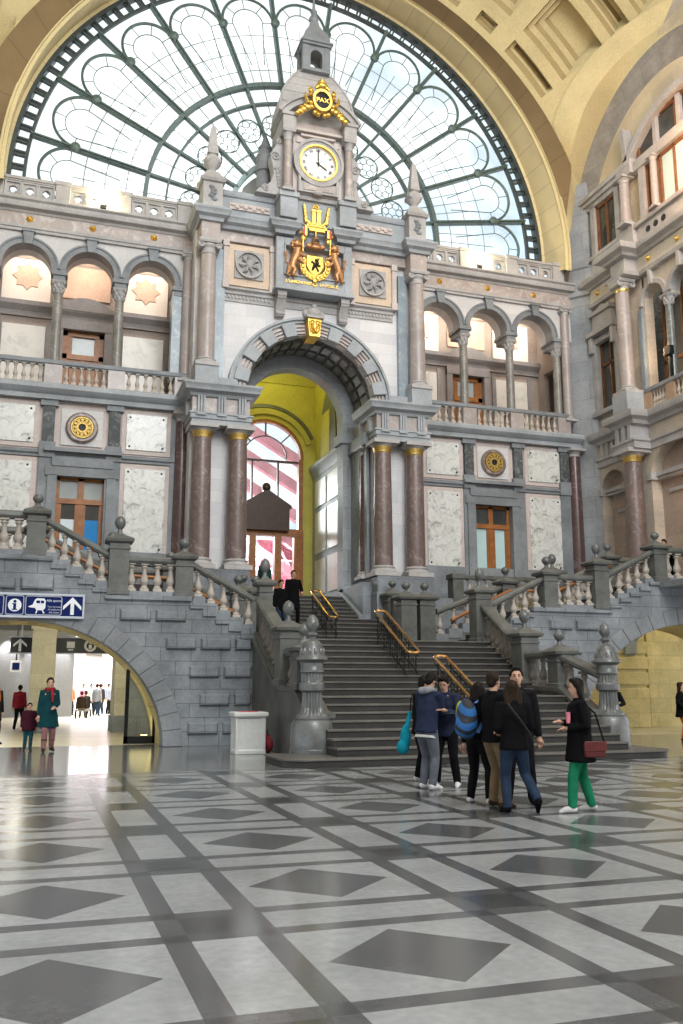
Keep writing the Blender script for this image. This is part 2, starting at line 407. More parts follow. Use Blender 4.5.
# ------------------------------------------------------------------ shared ornament
def column(label, x, y, z0, z1, r, shaft, cap='doric', group=None, stone_m='grey', cat='column', gold=False, n=20, base_m=None):
    t = thing('marble_column', label, cat, (x, y, z0), group)
    sm = M[stone_m]; bm_ = M[base_m or stone_m]
    b = MB(); b.stack(x, y, [(z0, r*1.38, r*1.38), (z0+.22*r*2, r*1.38, r*1.38)])
    b.lathe(x, y, [(r*1.34, z0+.43*r), (r*1.38, z0+.52*r), (r*1.34, z0+.68*r), (r*1.14, z0+.74*r), (r*1.12, z0+.86*r), (r*1.2, z0+.9*r), (r*1.2, z0+r), (r*1.05, z0+1.06*r), (r*1.0, z0+1.12*r)], n)
    b.build('base', bm_, t)
    hc = {'doric': 1.3, 'ionic': 1.7, 'corinth': 2.5}[cap]*r; zc = z1-hc; zb = z0+1.1*r
    s = MB(); prof = [(r, zb)]
    for k in range(1, 9):
        u = k/8; prof.append((r*(1-.13*u**1.6), zb+(zc-zb)*u))
    s.lathe(x, y, prof, n+4); s.build('shaft', M[shaft], t)
    c = MB(); rt = r*.87
    if cap == 'doric':
        if gold:
            g = MB(); g.lathe(x, y, [(rt, zc), (rt*1.06, zc+.05*r), (rt*1.06, zc+.3*r), (rt*1.2, zc+.6*r), (rt*1.2, zc+.66*r)], n+4); g.build('necking', M['goldm'], t)
            c.lathe(x, y, [(rt*1.15, zc+.6*r), (rt*1.45, zc+.85*r), (rt*1.45, zc+.92*r)], n)
        else:
            c.lathe(x, y, [(rt, zc), (rt*1.12, zc+.06*r), (rt*1.12, zc+.16*r), (rt*1.02, zc+.2*r), (rt*1.02, zc+.5*r), (rt*1.4, zc+.85*r), (rt*1.4, zc+.92*r)], n)
        c.stack(x, y, [(zc+.9*r, rt*1.6, rt*1.6), (z1, rt*1.6, rt*1.6)])
    elif cap == 'ionic':
        if gold:
            g = MB(); g.lathe(x, y, [(rt, zc), (rt*1.1, zc+.05*r), (rt*1.1, zc+.35*r), (rt*1.02, zc+.4*r)], n+4); g.build('necking', M['gold'], t)
        c.lathe(x, y, [(rt, zc), (rt*1.1, zc+.08*r), (rt*1.1, zc+.18*r), (rt, zc+.22*r), (rt, zc+.7*r), (rt*1.25, zc+1.0*r), (rt*1.25, zc+1.2*r)], n)
        for sx in (-1, 1):
            for dy in (-1,):
                pts = []
                for k in range(15):
                    a = k/14*2.2*PI; rr = r*.46*(1-k/17)
                    pts.append((x+sx*(rt*1.12+rr*math.sin(a)), y+dy*rt*1.12, z1-.72*r+rr*math.cos(a)))
                c.tube(pts, r*.11, 6)
            c.tube([(x+sx*rt*1.12, y-rt*1.1, z1-.72*r), (x+sx*rt*1.12, y+rt*1.1, z1-.72*r)], r*.36, 10)
        c.stack(x, y, [(z1-.42*r, rt*1.35, rt*1.3), (z1-.2*r, rt*1.5, rt*1.45), (z1, rt*1.5, rt*1.45)])
    else:
        c.lathe(x, y, [(rt, zc), (rt*1.15, zc+.08*r), (rt*1.15, zc+.2*r), (rt, zc+.25*r), (rt*1.05, zc+1.2*r), (rt*1.5, zc+2.1*r)], n)
        for k in range(8):
            a = 2*PI*k/8+PI/8
            for zz, q, h in ((.35, 1.12, .75), (1.0, 1.22, .9)):
                a2 = a+(PI/8 if zz > .5 else 0)
                c.ell((x+rt*q*math.cos(a2), y+rt*q*math.sin(a2), zc+(zz+h/2)*r), (r*.3, r*.3, r*h*.55), 6, 5)
        for k in range(4):
            a = PI/4+k*PI/2; c.ell((x+rt*1.75*math.cos(a), y+rt*1.75*math.sin(a), zc+1.95*r), (r*.28, r*.28, r*.28), 6, 5)
        c.stack(x, y, [(zc+2.08*r, rt*1.55, rt*1.55), (z1, rt*1.75, rt*1.75)])
    c.build('capital', sm, t)
    return t
BAL = {}
def baluster_mesh(kind):
    """vase baluster 1 m tall, unit mesh data shared by its copies"""
    s = MB()
    s.stack(0, 0, [(0, .17, .17), (.10, .17, .17)])
    s.lathe(0, 0, [(.15, .10), (.16, .13), (.13, .17), (.10, .20), (.11, .23), (.165, .31), (.175, .37), (.15, .45), (.105, .55), (.085, .66), (.082, .76), (.10, .80), (.135, .83), (.135, .86), (.10, .88), (.13, .93)], 10)
    s.stack(0, 0, [(.92, .155, .155), (1.0, .155, .155)])
    return s
def add_baluster(parent, x, y, z, h, mat, w=1.0):
    key = (mat, round(h, 3), round(w, 2))
    px, py, pz = parent.location
    if key not in BAL:
        s = baluster_mesh(0); s.v = [(a*h*w*.86, b*h*w*.86, c*h) for a, b, c in s.v]
        o = s.build('baluster', M[mat], parent, local=True); BAL[key] = o.data
    else:
        o = bpy.data.objects.new('baluster', BAL[key]); COL.objects.link(o); o.parent = parent
    o.location = (x-px, y-py, z-pz)
    return o
M['balsd'] = stone('shaded_baluster', (.20, .185, .165), .2, 3, .5)  # cream baluster darkened for the stair flanks, shade put into the colour
M['balst'] = stone('cream_baluster', (.44, .395, .35), .18, 3, .55)
M['balpk'] = stone('rose_baluster', (.50, .44, .38), .15, 3, .55)
def plate_hole(s, cx, cz, h, r, y0, y1, n=16):
    """square plate with a round hole"""
    P = []
    for k in range(n):
        a = 2*PI*k/n; c, q = math.cos(a), math.sin(a); m = h/max(abs(c), abs(q)); P.append((c*m, q*m, c*r, q*r))
    vs = []
    for y in (y0, y1):
        vs += [(cx+p[0], y, cz+p[1]) for p in P]+[(cx+p[2], y, cz+p[3]) for p in P]
    fs = []
    for k in range(n):
        j = (k+1) % n
        fs += [(k, j, n+j, n+k), (2*n+k, 3*n+k, 3*n+j, 2*n+j), (n+k, n+j, 3*n+j, 3*n+k), (k, 2*n+k, 2*n+j, j)]
    s.add(vs, fs)

# ------------------------------------------------------------------ the two wings of the facade
YW = 32.5
def wing(side):
    mx = (lambda x: x) if side == 'left' else (lambda x: 2*9.25-x)
    def bx(s, x0, x1, *a):
        p, q = sorted((mx(x0), mx(x1))); return s.box(p, q, *a)
    X0 = -3.6 if side == 'left' else -3.0      # far end (meets the side wall)
    X1 = 4.9                                    # end against the portal
    W = side+' wing'
    # ---- lower wall, terrace
    w = MB()
    bx(w, X0, .36, YW, YW+.5, 0 if side == 'right' else 4.4, 11.5); bx(w, 2.08, X1, YW, YW+.5, 4.4, 11.5); bx(w, .36, 2.08, YW, YW+.5, 8.8, 11.5)
    struct(w.build('wall_front_'+side, M['pink']))
    tm = MB(); bx(tm, X0 if side == 'left' else -2.4, X1+.1, 30.55, YW+.3, 4.35, 4.75)
    if side == 'right': bx(tm, 1.6, X1+.1, 30.6, 31.0, 0, 4.35)
    else: bx(tm, 2.9, X1+.1, 30.6, 31.0, 0, 4.35)
    struct(tm.build('floor_terrace_'+side, M['ashlar']))
    xs = [-2.2, 0.0, 2.25]                      # pilaster axes
    tr = MB()
    # plinth, string course, pilaster blocks
    EA, EB = sorted((mx(X0), mx(X1)))
    tr.sweep([(EA, YW), (EB, YW)], [(-.05, 9.42), (.08, 9.42), (.08, 9.5), (.14, 9.55), (.14, 9.66), (-.05, 9.66)])
    for x in xs: bx(tr, x-.26, x+.26, YW-.12, YW+.1, 4.75, 9.42); bx(tr, x-.27, x+.27, YW-.18, YW+.1, 9.4, 9.95); bx(tr, x-.3, x+.3, YW-.2, YW+.1, 11.25, 11.5)
    bx(tr, 4.25, X1, YW-.1, YW+.1, 4.75, 11.5); bx(tr, -2.9, -2.55, YW-.1, YW+.1, 4.75, 11.5)
    # door surround with ears and head
    bx(tr, .06, .38, YW-.2, YW+.1, 4.75, 8.78); bx(tr, 2.06, 2.38, YW-.2, YW+.1, 4.75, 8.78)
    bx(tr, -.02, 2.46, YW-.2, YW+.1, 8.76, 9.12); bx(tr, .18, 2.26, YW-.24, YW+.1, 9.1, 9.42)
    bx(tr, -.1, 2.54, YW-.34, YW+.1, 9.6, 9.74)
    bx(tr, X0, X1, YW-.1, YW+.1, 4.75, 6.2)
    struct(tr.build('trim_1' if side == 'left' else 'trim_2', M['bluem'], ang=30))
    for i, x in enumerate(xs):
        p = MB(); bx(p, x-.2, x+.2, YW-.16, YW+.05, 9.95, 11.26)
        o = p.build('pilaster_strip', M['strip']); tag(o, '%s dark marble pilaster strip under the %s balcony, counted from the outer end'%(ORD[i], W), 'pilaster', W+' pilaster strips')
    # veined marble panels with four bolts
    def panel(x0, x1, z0, z1, label):
        p, q = sorted((mx(x0), mx(x1))); t = thing('marble_panel', label, 'panel', ((p+q)/2, YW, z0), W+' marble panels')
        f = MB(); f.box(p-.16, q+.16, YW-.05, YW, z0-.16, z1+.16); f.build('surround', M['pink'], t)
        s = MB(); s.box(p, q, YW-.09, YW, z0, z1); s.build('slab', M['vein'], t, bev=.015)
        for x in (p+.13, q-.13):
            for z in (z0+.13, z1-.13): g = MB(); g.disc(x, YW-.08, z, [(.04, 0), (.04, .02), (.02, .045)], 8); g.build('bolt', M['iron'], t)
    for (x0, x1, nm) in ((2.66, 4.1, 'beside the portal' if side == 'left' else 'beside the portal'), (-1.95, -.48, 'at the outer end')):
        panel(x0, x1, 6.2, 9.22, 'tall white veined marble panel of the %s, %s'%(W, nm))
        panel(x0, x1, 9.9, 11.24, 'small square veined marble panel of the %s, %s'%(W, nm))
    # round gilt grille over the door
    p, q = sorted((mx(.42), mx(1.84))); cx = (p+q)/2
    t = thing('round_grille', 'round gilded grille above the door of the %s'%W, 'grille', (cx, YW, 10.55), None)
    f = MB(); f.box(p, q, YW-.06, YW+.05, 9.9, 11.22); f.build('square_slab', M['white2'], t)
    f = MB(); f.disc(cx, YW-.06, 10.55, [(.56, 0), (.56, .08), (.5, .13), (.42, .13), (.38, .05), (.38, 0)], 32); f.build('frame', marble('grille_frame_'+side, (.20, .15, .13), (.4, .35, .3), 3), t)
    f = MB(); f.disc(cx, YW-.10, 10.55, [(.385, 0), (.385, .03), (0.02, .03)], 28); f.build('backing', M['black'], t)
    g = MB(); g.ring(cx, 10.55, .34, .39, 0, 360, YW-.2, YW-.13, 28); g.ring(cx, 10.55, .13, .2, 0, 360, YW-.2, YW-.13, 20)
    for k in range(12):
        a = k*PI/6; c, d = math.cos(a), math.sin(a); g.bar((cx+c*.19, 10.55+d*.19), (cx+c*.35, 10.55+d*.35), .035, YW-.2, YW-.13)
        a += PI/12; g.ring(cx+.27*math.cos(a), 10.55+.27*math.sin(a), .035, .06, 0, 360, YW-.2, YW-.13, 10)
    g.build('gilt_tracery', M['goldm'], t)
    # ---- the wooden door of the terrace
    d = sempty('door_1' if side == 'left' else 'door_2', ((mx(.4)+mx(2.04))/2, YW+.2, 4.75)); dx = d.location.x
    f = MB(); yy0, yy1 = YW+.12, YW+.3
    for x in (.36, 1.12, 1.94): bx(f, x, x+.14 if x != 1.12 else x+.2, yy0, yy1, 4.75, 8.8)
    bx(f, .36, 2.08, yy0-.02, yy1, 7.84, 8.02); bx(f, .36, 2.08, yy0, yy1, 8.66, 8.82); bx(f, .36, 2.08, yy0, yy1, 4.75, 5.45)
    for x in (.5, 1.32): bx(f, x, x+.08, yy0+.02, yy1, 5.4, 7.9); bx(f, x+.54, x+.62, yy0+.02, yy1, 5.4, 7.9)
    f.build('frame', M['wood'], d)
    for x, (up, lo) in ((.5, ('glassgrey', 'glasswhite')), (1.32, ('glassgrey', 'glassblue'))):
        if side == 'right': up, lo = 'glassdark', 'glasspale'
        g = MB(); bx(g, x, x+.62, YW+.2, YW+.22, 8.0, 8.7); g.build('pane', M[up], d)
        g = MB(); bx(g, x+.06, x+.56, YW+.2, YW+.22, 5.4, 7.3 if side == 'left' else 7.86); g.build('pane', M[lo], d)
        if side == 'left': g = MB(); bx(g, x+.06, x+.56, YW+.2, YW+.22, 7.3, 7.86); g.build('pane', M['glassdark'], d)
    # ---- balcony slab
    sl = MB()
    path = [(EA, YW-.28), (EB, YW-.28)]
    sl.sweep(path, [(-1, 11.46), (.0, 11.46), (.02, 11.62), (.1, 11.66), (.22, 11.8), (.22, 11.93), (.16, 12.0), (-1, 12.05)])
    struct(sl.build('trim_3' if side == 'left' else 'trim_4', M['blue'], ang=30))
    fl = MB(); bx(fl, X0, X1+.1, YW-.25, 35.2, 11.85, 12.06); struct(fl.build('floor_balcony_'+side, M['grey']))
    # ---- balcony balustrade
    t = thing('balcony_balustrade', 'low stone balustrade along the balcony of the %s'%W, 'balustrade', (mx(1.1), YW-.1, 12.05), None)
    r = MB(); bx(r, X0+.3 if side == 'left' else -2.45, X1, YW-.32, YW-.06, 12.74, 12.9); bx(r, X0+.3 if side == 'left' else -2.45, X1, YW-.28, YW-.1, 12.70, 12.75); r.build('handrail', M['bluem'], t, bev=.02)
    for x in (-2.2, .05, 2.22, 4.6):
        p = MB(); bx(p, x-.3, x+.3, YW-.29, YW+.3, 12.05, 12.73); p.build('post', M['rose'], t)
    for xa, xb in ((-1.9, -.25), (.35, 1.92), (2.52, 4.3)):
        for k in range(6): add_baluster(t, mx(xa+.14+(xb-xa-.28)*k/5), YW-.19, 12.06, .66, 'balpk', .85)
    # ---- arcade on columns
    arches = (-1.09, 1.12, 3.36)
    ar = MB(); poly = [(X0, 16.3), (X0, 17.75), (X1, 17.75), (X1, 16.3)]
    for c in reversed(arches): poly += arcpts(c, 16.42, .86, 0, 180, 16)[0:1] and [(c+.86, 16.3)]+arcpts(c, 16.42, .86, 0, 180, 16)+[(c-.86, 16.3)]
    poly = [(mx(x), z) for x, z in poly]
    ar.prism(poly, 'y', YW, YW+1.0); struct(ar.build('wall_arcade_'+side, M['white2']))
    ab = MB()
    for c in arches:
        ab.ring(mx(c), 16.42, .855, 1.09, 0, 180, YW-.06, YW+.5, 24); ab.ring(mx(c), 16.42, 1.04, 1.11, 0, 180, YW-.1, YW, 24)
        bx(ab, c-.86-.235, c-.855, YW-.06, YW+.5, 16.28, 16.43); bx(ab, c+.855, c+.86+.235, YW-.06, YW+.5, 16.28, 16.43)
        ab.add(*[[(mx(c)+sx*wd, yy, zz) for zz, wd in ((17.2, .13), (17.72, .2)) for yy in (YW-.2, YW) for sx in (-1, 1)], [(0, 1, 5, 4), (2, 6, 7, 3), (0, 4, 6, 2), (1, 3, 7, 5), (4, 5, 7, 6), (0, 2, 3, 1)]])
        bx(ab, c-.24, c+.24, YW-.24, YW, 17.66, 17.74)
    struct(ab.build('trim_5' if side == 'left' else 'trim_6', M['bluem'], ang=30))
    for i, x in enumerate((-2.25, .05, 2.22)):
        if i == 0 and side == 'left': continue
        column('grey marble balcony column of the %s, %s'%(W, ('next to the corner pier', 'left of its middle arch' if side == 'left' else 'right of its middle arch', 'right of its middle arch' if side == 'left' else 'left of its middle arch')[i]), mx(x), YW+.2, 12.72, 16.02, .18, 'colm', 'corinth', 'balcony columns of the '+W, 'grey')
    ip = MB()
    for x in (-2.25, .05, 2.22, 4.4): bx(ip, x-.22, x+.22, YW-.04, YW+.95, 16.0, 16.22); bx(ip, x-.29, x+.29, YW-.1, YW+1.0, 16.2, 16.36)
    struct(ip.build('trim_50' if side == 'left' else 'trim_51', M['bluem'], bev=.02))
    e = MB(); bx(e, 4.14, 4.5, YW-.02, YW+.5, 12.72, 16.3); o = e.build('pilaster', M['bluemarb']); tag(o, 'blue grey marble pilaster at the portal end of the %s arcade'%W, 'pilaster')
    # end column of lower and upper floor
    ex = 4.66 if side == 'left' else 21.0
    column('dark red marble column of the %s, %s'%(W, 'in the corner left of the portal' if side == 'left' else 'against the corner pier'), ex if side == 'left' else 21.18, YW-.12, 5.4, 11.4, .27, 'rouged', 'doric', None, 'grey')
    column('slim rose marble upper column of the %s, %s'%(W, 'left of the portal pilaster' if side == 'left' else 'against the corner pier'), ex+.02, YW-.12, 12.6, 17.72, .2, 'rose', 'ionic', None, 'grey')
    # ---- entablature
    en = MB()
    en.sweep([(EA, YW), (EB, YW)], [(-.3, 17.7), (.1, 17.7), (.1, 17.8), (.14, 17.82), (.14, 17.93), (.06, 17.95), (-.3, 17.95)])
    en.sweep([(EA, YW), (EB, YW)], [(-.3, 18.42), (.08, 18.42), (.12, 18.5), (.3, 18.55), (.34, 18.66), (.34, 18.74), (.42, 18.8), (.42, 18.86), (-.3, 18.88)])
    struct(en.build('trim_7' if side == 'left' else 'trim_8', M['grey'], ang=30))
    fz = MB(); bx(fz, X0, X1, YW-.05, YW+.3, 17.93, 18.45); struct(fz.build('trim_9' if side == 'left' else 'trim_10', M['frieze']))
    for i, c in enumerate(arches):
        g = MB(); g.disc(mx(c), YW-.03, 18.2, [(.12, 0), (.125, .03), (.085, .06), (.07, .04), (.055, .1), (.02, .13)], 16)
        o = g.build('gilt_stud', M['gold'], ang=20); tag(o, 'gilded round stud on the %s frieze, above its %s arch'%(W, ('outer', 'middle', 'portal-side')[i]), 'stud', W+' gilded studs')
    # ---- pierced parapet
    t = thing('pierced_parapet', 'grey stone parapet of pierced squares topping the %s'%W, 'parapet', (mx(1.1), YW, 18.87), None)
    r = MB(); bx(r, X0 if side == 'left' else -2.6, X1-.1, YW-.2, YW+.2, 18.87, 19.0); bx(r, X0 if side == 'left' else -2.6, X1-.1, YW-.16, YW+.16, 19.58, 19.66); bx(r, X0 if side == 'left' else -2.6, X1-.1, YW-.21, YW+.2, 19.64, 19.76); r.build('rail', M['grey'], t, bev=.02)
    for x in (-2.3, .0, 2.2, 4.45):
        p = MB(); bx(p, x-.26, x+.26, YW-.22, YW+.22, 18.95, 19.66); bx(p, x-.3, x+.3, YW-.26, YW+.26, 19.64, 19.8); p.build('post', M['grey'], t, bev=.02)
    for xa, xb in ((-2.02, -.28), (.28, 1.92), (2.48, 4.17)):
        for k in range(3):
            c = xa+(xb-xa)*(k+.5)/3; p = MB(); plate_hole(p, mx(c), 19.29, .285, .14, YW-.06, YW+.08)
            for x0, x1, z0, z1 in ((-.285, -.23, -.29, .29), (.23, .285, -.29, .29), (-.23, .23, .235, .29), (-.23, .23, -.29, -.235)): p.box(mx(c)+x0, mx(c)+x1, YW-.13, YW+.1, 19.29+z0, 19.29+z1)
            for k2 in range(4): a2 = PI/4+k2*PI/2; p.ell((mx(c)+.15*math.cos(a2), YW-.06, 19.29+.15*math.sin(a2)), (.05, .035, .05), 6, 4)
            p.build('pierced_square', M['grey'], t)
    # ---- loggia behind the arcade
    lw = MB(); bx(lw, X0, .3, 34.7, 35.2, 12, 17.7); bx(lw, 1.88, X1+.1, 34.7, 35.2, 12, 17.7); bx(lw, .3, 1.88, 34.7, 35.2, 15.0, 17.7)
    bx(lw, X1-.1, X1+.2, YW+.5, 34.8, 12, 17.7)
    if side == 'right':
        bx(lw, -3.9, -3.7, 33.0, 35.4, 11.9, 17.8); bx(lw, -3.9, -2.5, 35.2, 35.4, 11.9, 17.8)
        bx(lw, -2.75, -2.5, YW+.5, 33.1, 12, 17.7); bx(lw, -2.75, -2.5, 34.2, 34.8, 12, 17.7); bx(lw, -2.75, -2.5, 33.1, 34.2, 15.3, 17.7)
    struct(lw.build('wall_loggia_'+side, stone('loggia_stone_'+side, (.31, .25, .21), .15, .9, .6)))
    cl = MB(); bx(cl, X0, X1+.2, YW+.3, 35.2, 17.68, 17.9); struct(cl.build('ceiling_loggia_'+side, M['peach']))
    lt = MB(); a2, b2 = sorted((mx(X0), mx(X1)))
    lt.sweep([(a2, 34.7), (b2, 34.7)], [(-.05, 15.35), (.1, 15.35), (.12, 15.55), (.28, 15.75), (.28, 15.92), (-.05, 15.95)])
    for c in arches[::2]: bx(lt, c-1.0, c-.82, 34.62, 34.70, 12.06, 15.2); bx(lt, c+.78, c+.96, 34.62, 34.70, 12.06, 15.2)
    bx(lt, .05, .32, 34.5, 34.75, 12.06, 15.2); bx(lt, 1.86, 2.13, 34.5, 34.75, 12.06, 15.2); bx(lt, .05, 2.13, 34.48, 34.75, 15.0, 15.4)
    cxd = (mx(.05)+mx(2.13))/2
    lt.prism([(cxd+px*.99, pz) for px, pz in [(-1.2, 15.68)]+[(1.25*math.cos(math.radians(t)), 15.25+1.05*math.sin(math.radians(t))) for t in range(155, 24, -10)]+[(1.2, 15.68)]], 'y', 34.45, 34.72)
    struct(lt.build('trim_11' if side == 'left' else 'trim_12', stone('loggia_trim_'+side, (.24, .215, .205), .2, 1, .6), ang=30))
    for c, nm in ((arches[0], 'outer'), (arches[2], 'portal-side')):
        p = MB(); bx(p, c-.8, c+.76, 34.64, 34.70, 12.06, 15.02); o = p.build('wall_panel', M['panelm']); tag(o, 'plain pale marble panel at the back of the %s balcony, behind its %s arch'%(W, nm), 'panel', W+' balcony panels')
        t = thing('star_panel', 'bright panel with an eight-pointed star behind the %s arch of the %s'%(nm, W), 'panel', (mx(c), 34.7, 16.0), W+' star panels')
        p = MB(); bx(p, c-.9, c+.86, 34.62, 34.70, 16.0, 17.66); p.build('field', M['peach'], t)
        st = MB(); pp = []
        for k in range(16):
            rr = .56 if k % 2 == 0 else .40; a3 = PI/2+k*PI/8; pp.append((mx(c)+rr*math.cos(a3), 16.95+rr*math.sin(a3)))
        st.prism(pp, 'y', 34.58, 34.64); st.build('star', M['star'], t)
    p = MB(); bx(p, .2, 2.0, 34.62, 34.70, 16.3, 17.6); o = p.build('wall_panel', M['star']); tag(o, 'rosy panel above the curved pediment of the %s balcony door'%W, 'panel')
    d = sempty('door_3' if side == 'left' else 'door_4', (cxd, 34.8, 12.06)); f = MB()
    bx(f, .32, .5, 34.78, 34.95, 12.06, 15.0); bx(f, 1.68, 1.86, 34.78, 34.95, 12.06, 15.0); bx(f, .32, 1.86, 34.78, 34.95, 14.82, 15.0); bx(f, .32, 1.86, 34.78, 34.95, 13.9, 14.1)
    bx(f, .5, 1.68, 34.84, 34.95, 12.06, 14.0); bx(f, 1.04, 1.14, 34.8, 34.95, 12.06, 14.0); bx(f, .5, .68, 34.8, 34.95, 14.1, 14.82); bx(f, 1.5, 1.68, 34.8, 34.95, 14.1, 14.82); f.build('frame', M['wood'], d)
    for x in (.6, 1.22): g = MB(); bx(g, x, x+.36, 34.8, 34.9, 12.2, 13.8); g.build('door_panel', M['wood'], d, bev=.02)
    g = MB(); bx(g, .5, 1.68, 34.88, 34.9, 14.05, 14.85); g.build('pane', M['glassgrey'], d)
    for c in arches:
        l = bpy.data.lights.new('loggia_lamp', 'SPOT'); l.energy = LOGGIA_W[side]*2.6; l.color = (1, .93, .84); l.shadow_soft_size = .1; l.spot_size = math.radians(140); l.spot_blend = .6
        o = bpy.data.objects.new('loggia_lamp', l); COL.objects.link(o); o.location = (mx(c), 33.5, 17.4); o.rotation_euler = Vector((0, 1, -.35)).to_track_quat('-Z', 'Y').to_euler()
    # ---- small floodlight glaring on the parapet
    fx = 1.45 if side == 'left' else 16.9; fx = round(fx, 2)
    t = thing('floodlight', 'small lit floodlight on the ledge before the %s parapet'%W, 'floodlight', (fx, YW-.28, 18.87))
    h = MB(); h.box(fx-.05, fx+.05, YW-.31, YW-.25, 18.87, 18.95); h.build('stand', M['iron'], t)
    h = MB(); h.box(fx-.12, fx+.12, YW-.36, YW-.28, 18.93, 19.09); h.build('housing', M['iron'], t, bev=.01)
    h = MB(); h.box(fx-.1, fx+.1, YW-.28, YW-.27, 18.95, 19.07); h.build('lens', M['lamp'], t)
    l = bpy.data.lights.new('floodlight_lamp', 'POINT'); l.energy = 110; l.color = (1, .82, .45); l.shadow_soft_size = .05
    o = bpy.data.objects.new('floodlight_lamp', l); COL.objects.link(o); o.location = (fx, YW-.36, 19.32)
LOGGIA_W = {'left': 55, 'right': 110}
wing('left'); wing('right')
# narrow balustrade of each terrace before the lower doors
def terrace_rail(x0, x1, label):
    t = thing('terrace_balustrade', label, 'balustrade', ((x0+x1)/2, 30.75, 4.75))
    r = MB(); r.box(x0, x1, 30.6, 30.9, 5.5, 5.66); r.build('handrail', M['ped'], t, bev=.03)
    r = MB(); r.box(x0, x1, 30.62, 30.88, 4.75, 4.87); r.build('base_course', M['ped'], t)
    n = int((x1-x0)/.34)
    for k in range(n): add_baluster(t, x0+.2+(x1-x0-.4)*k/(n-1), 30.75, 4.87, .64, 'balst')
    for x in (x0, x1): p = MB(); p.box(x-.22, x+.22, 30.5, 31.0, 4.4, 5.5); p.box(x-.27, x+.27, 30.45, 31.05, 5.48, 5.68); p.build('post', M['ped'], t, bev=.02)
terrace_rail(-.4, 3.9, 'stone balustrade of the terrace before the lower left door')
terrace_rail(14.75, 18.4, 'stone balustrade of the terrace before the lower right door')
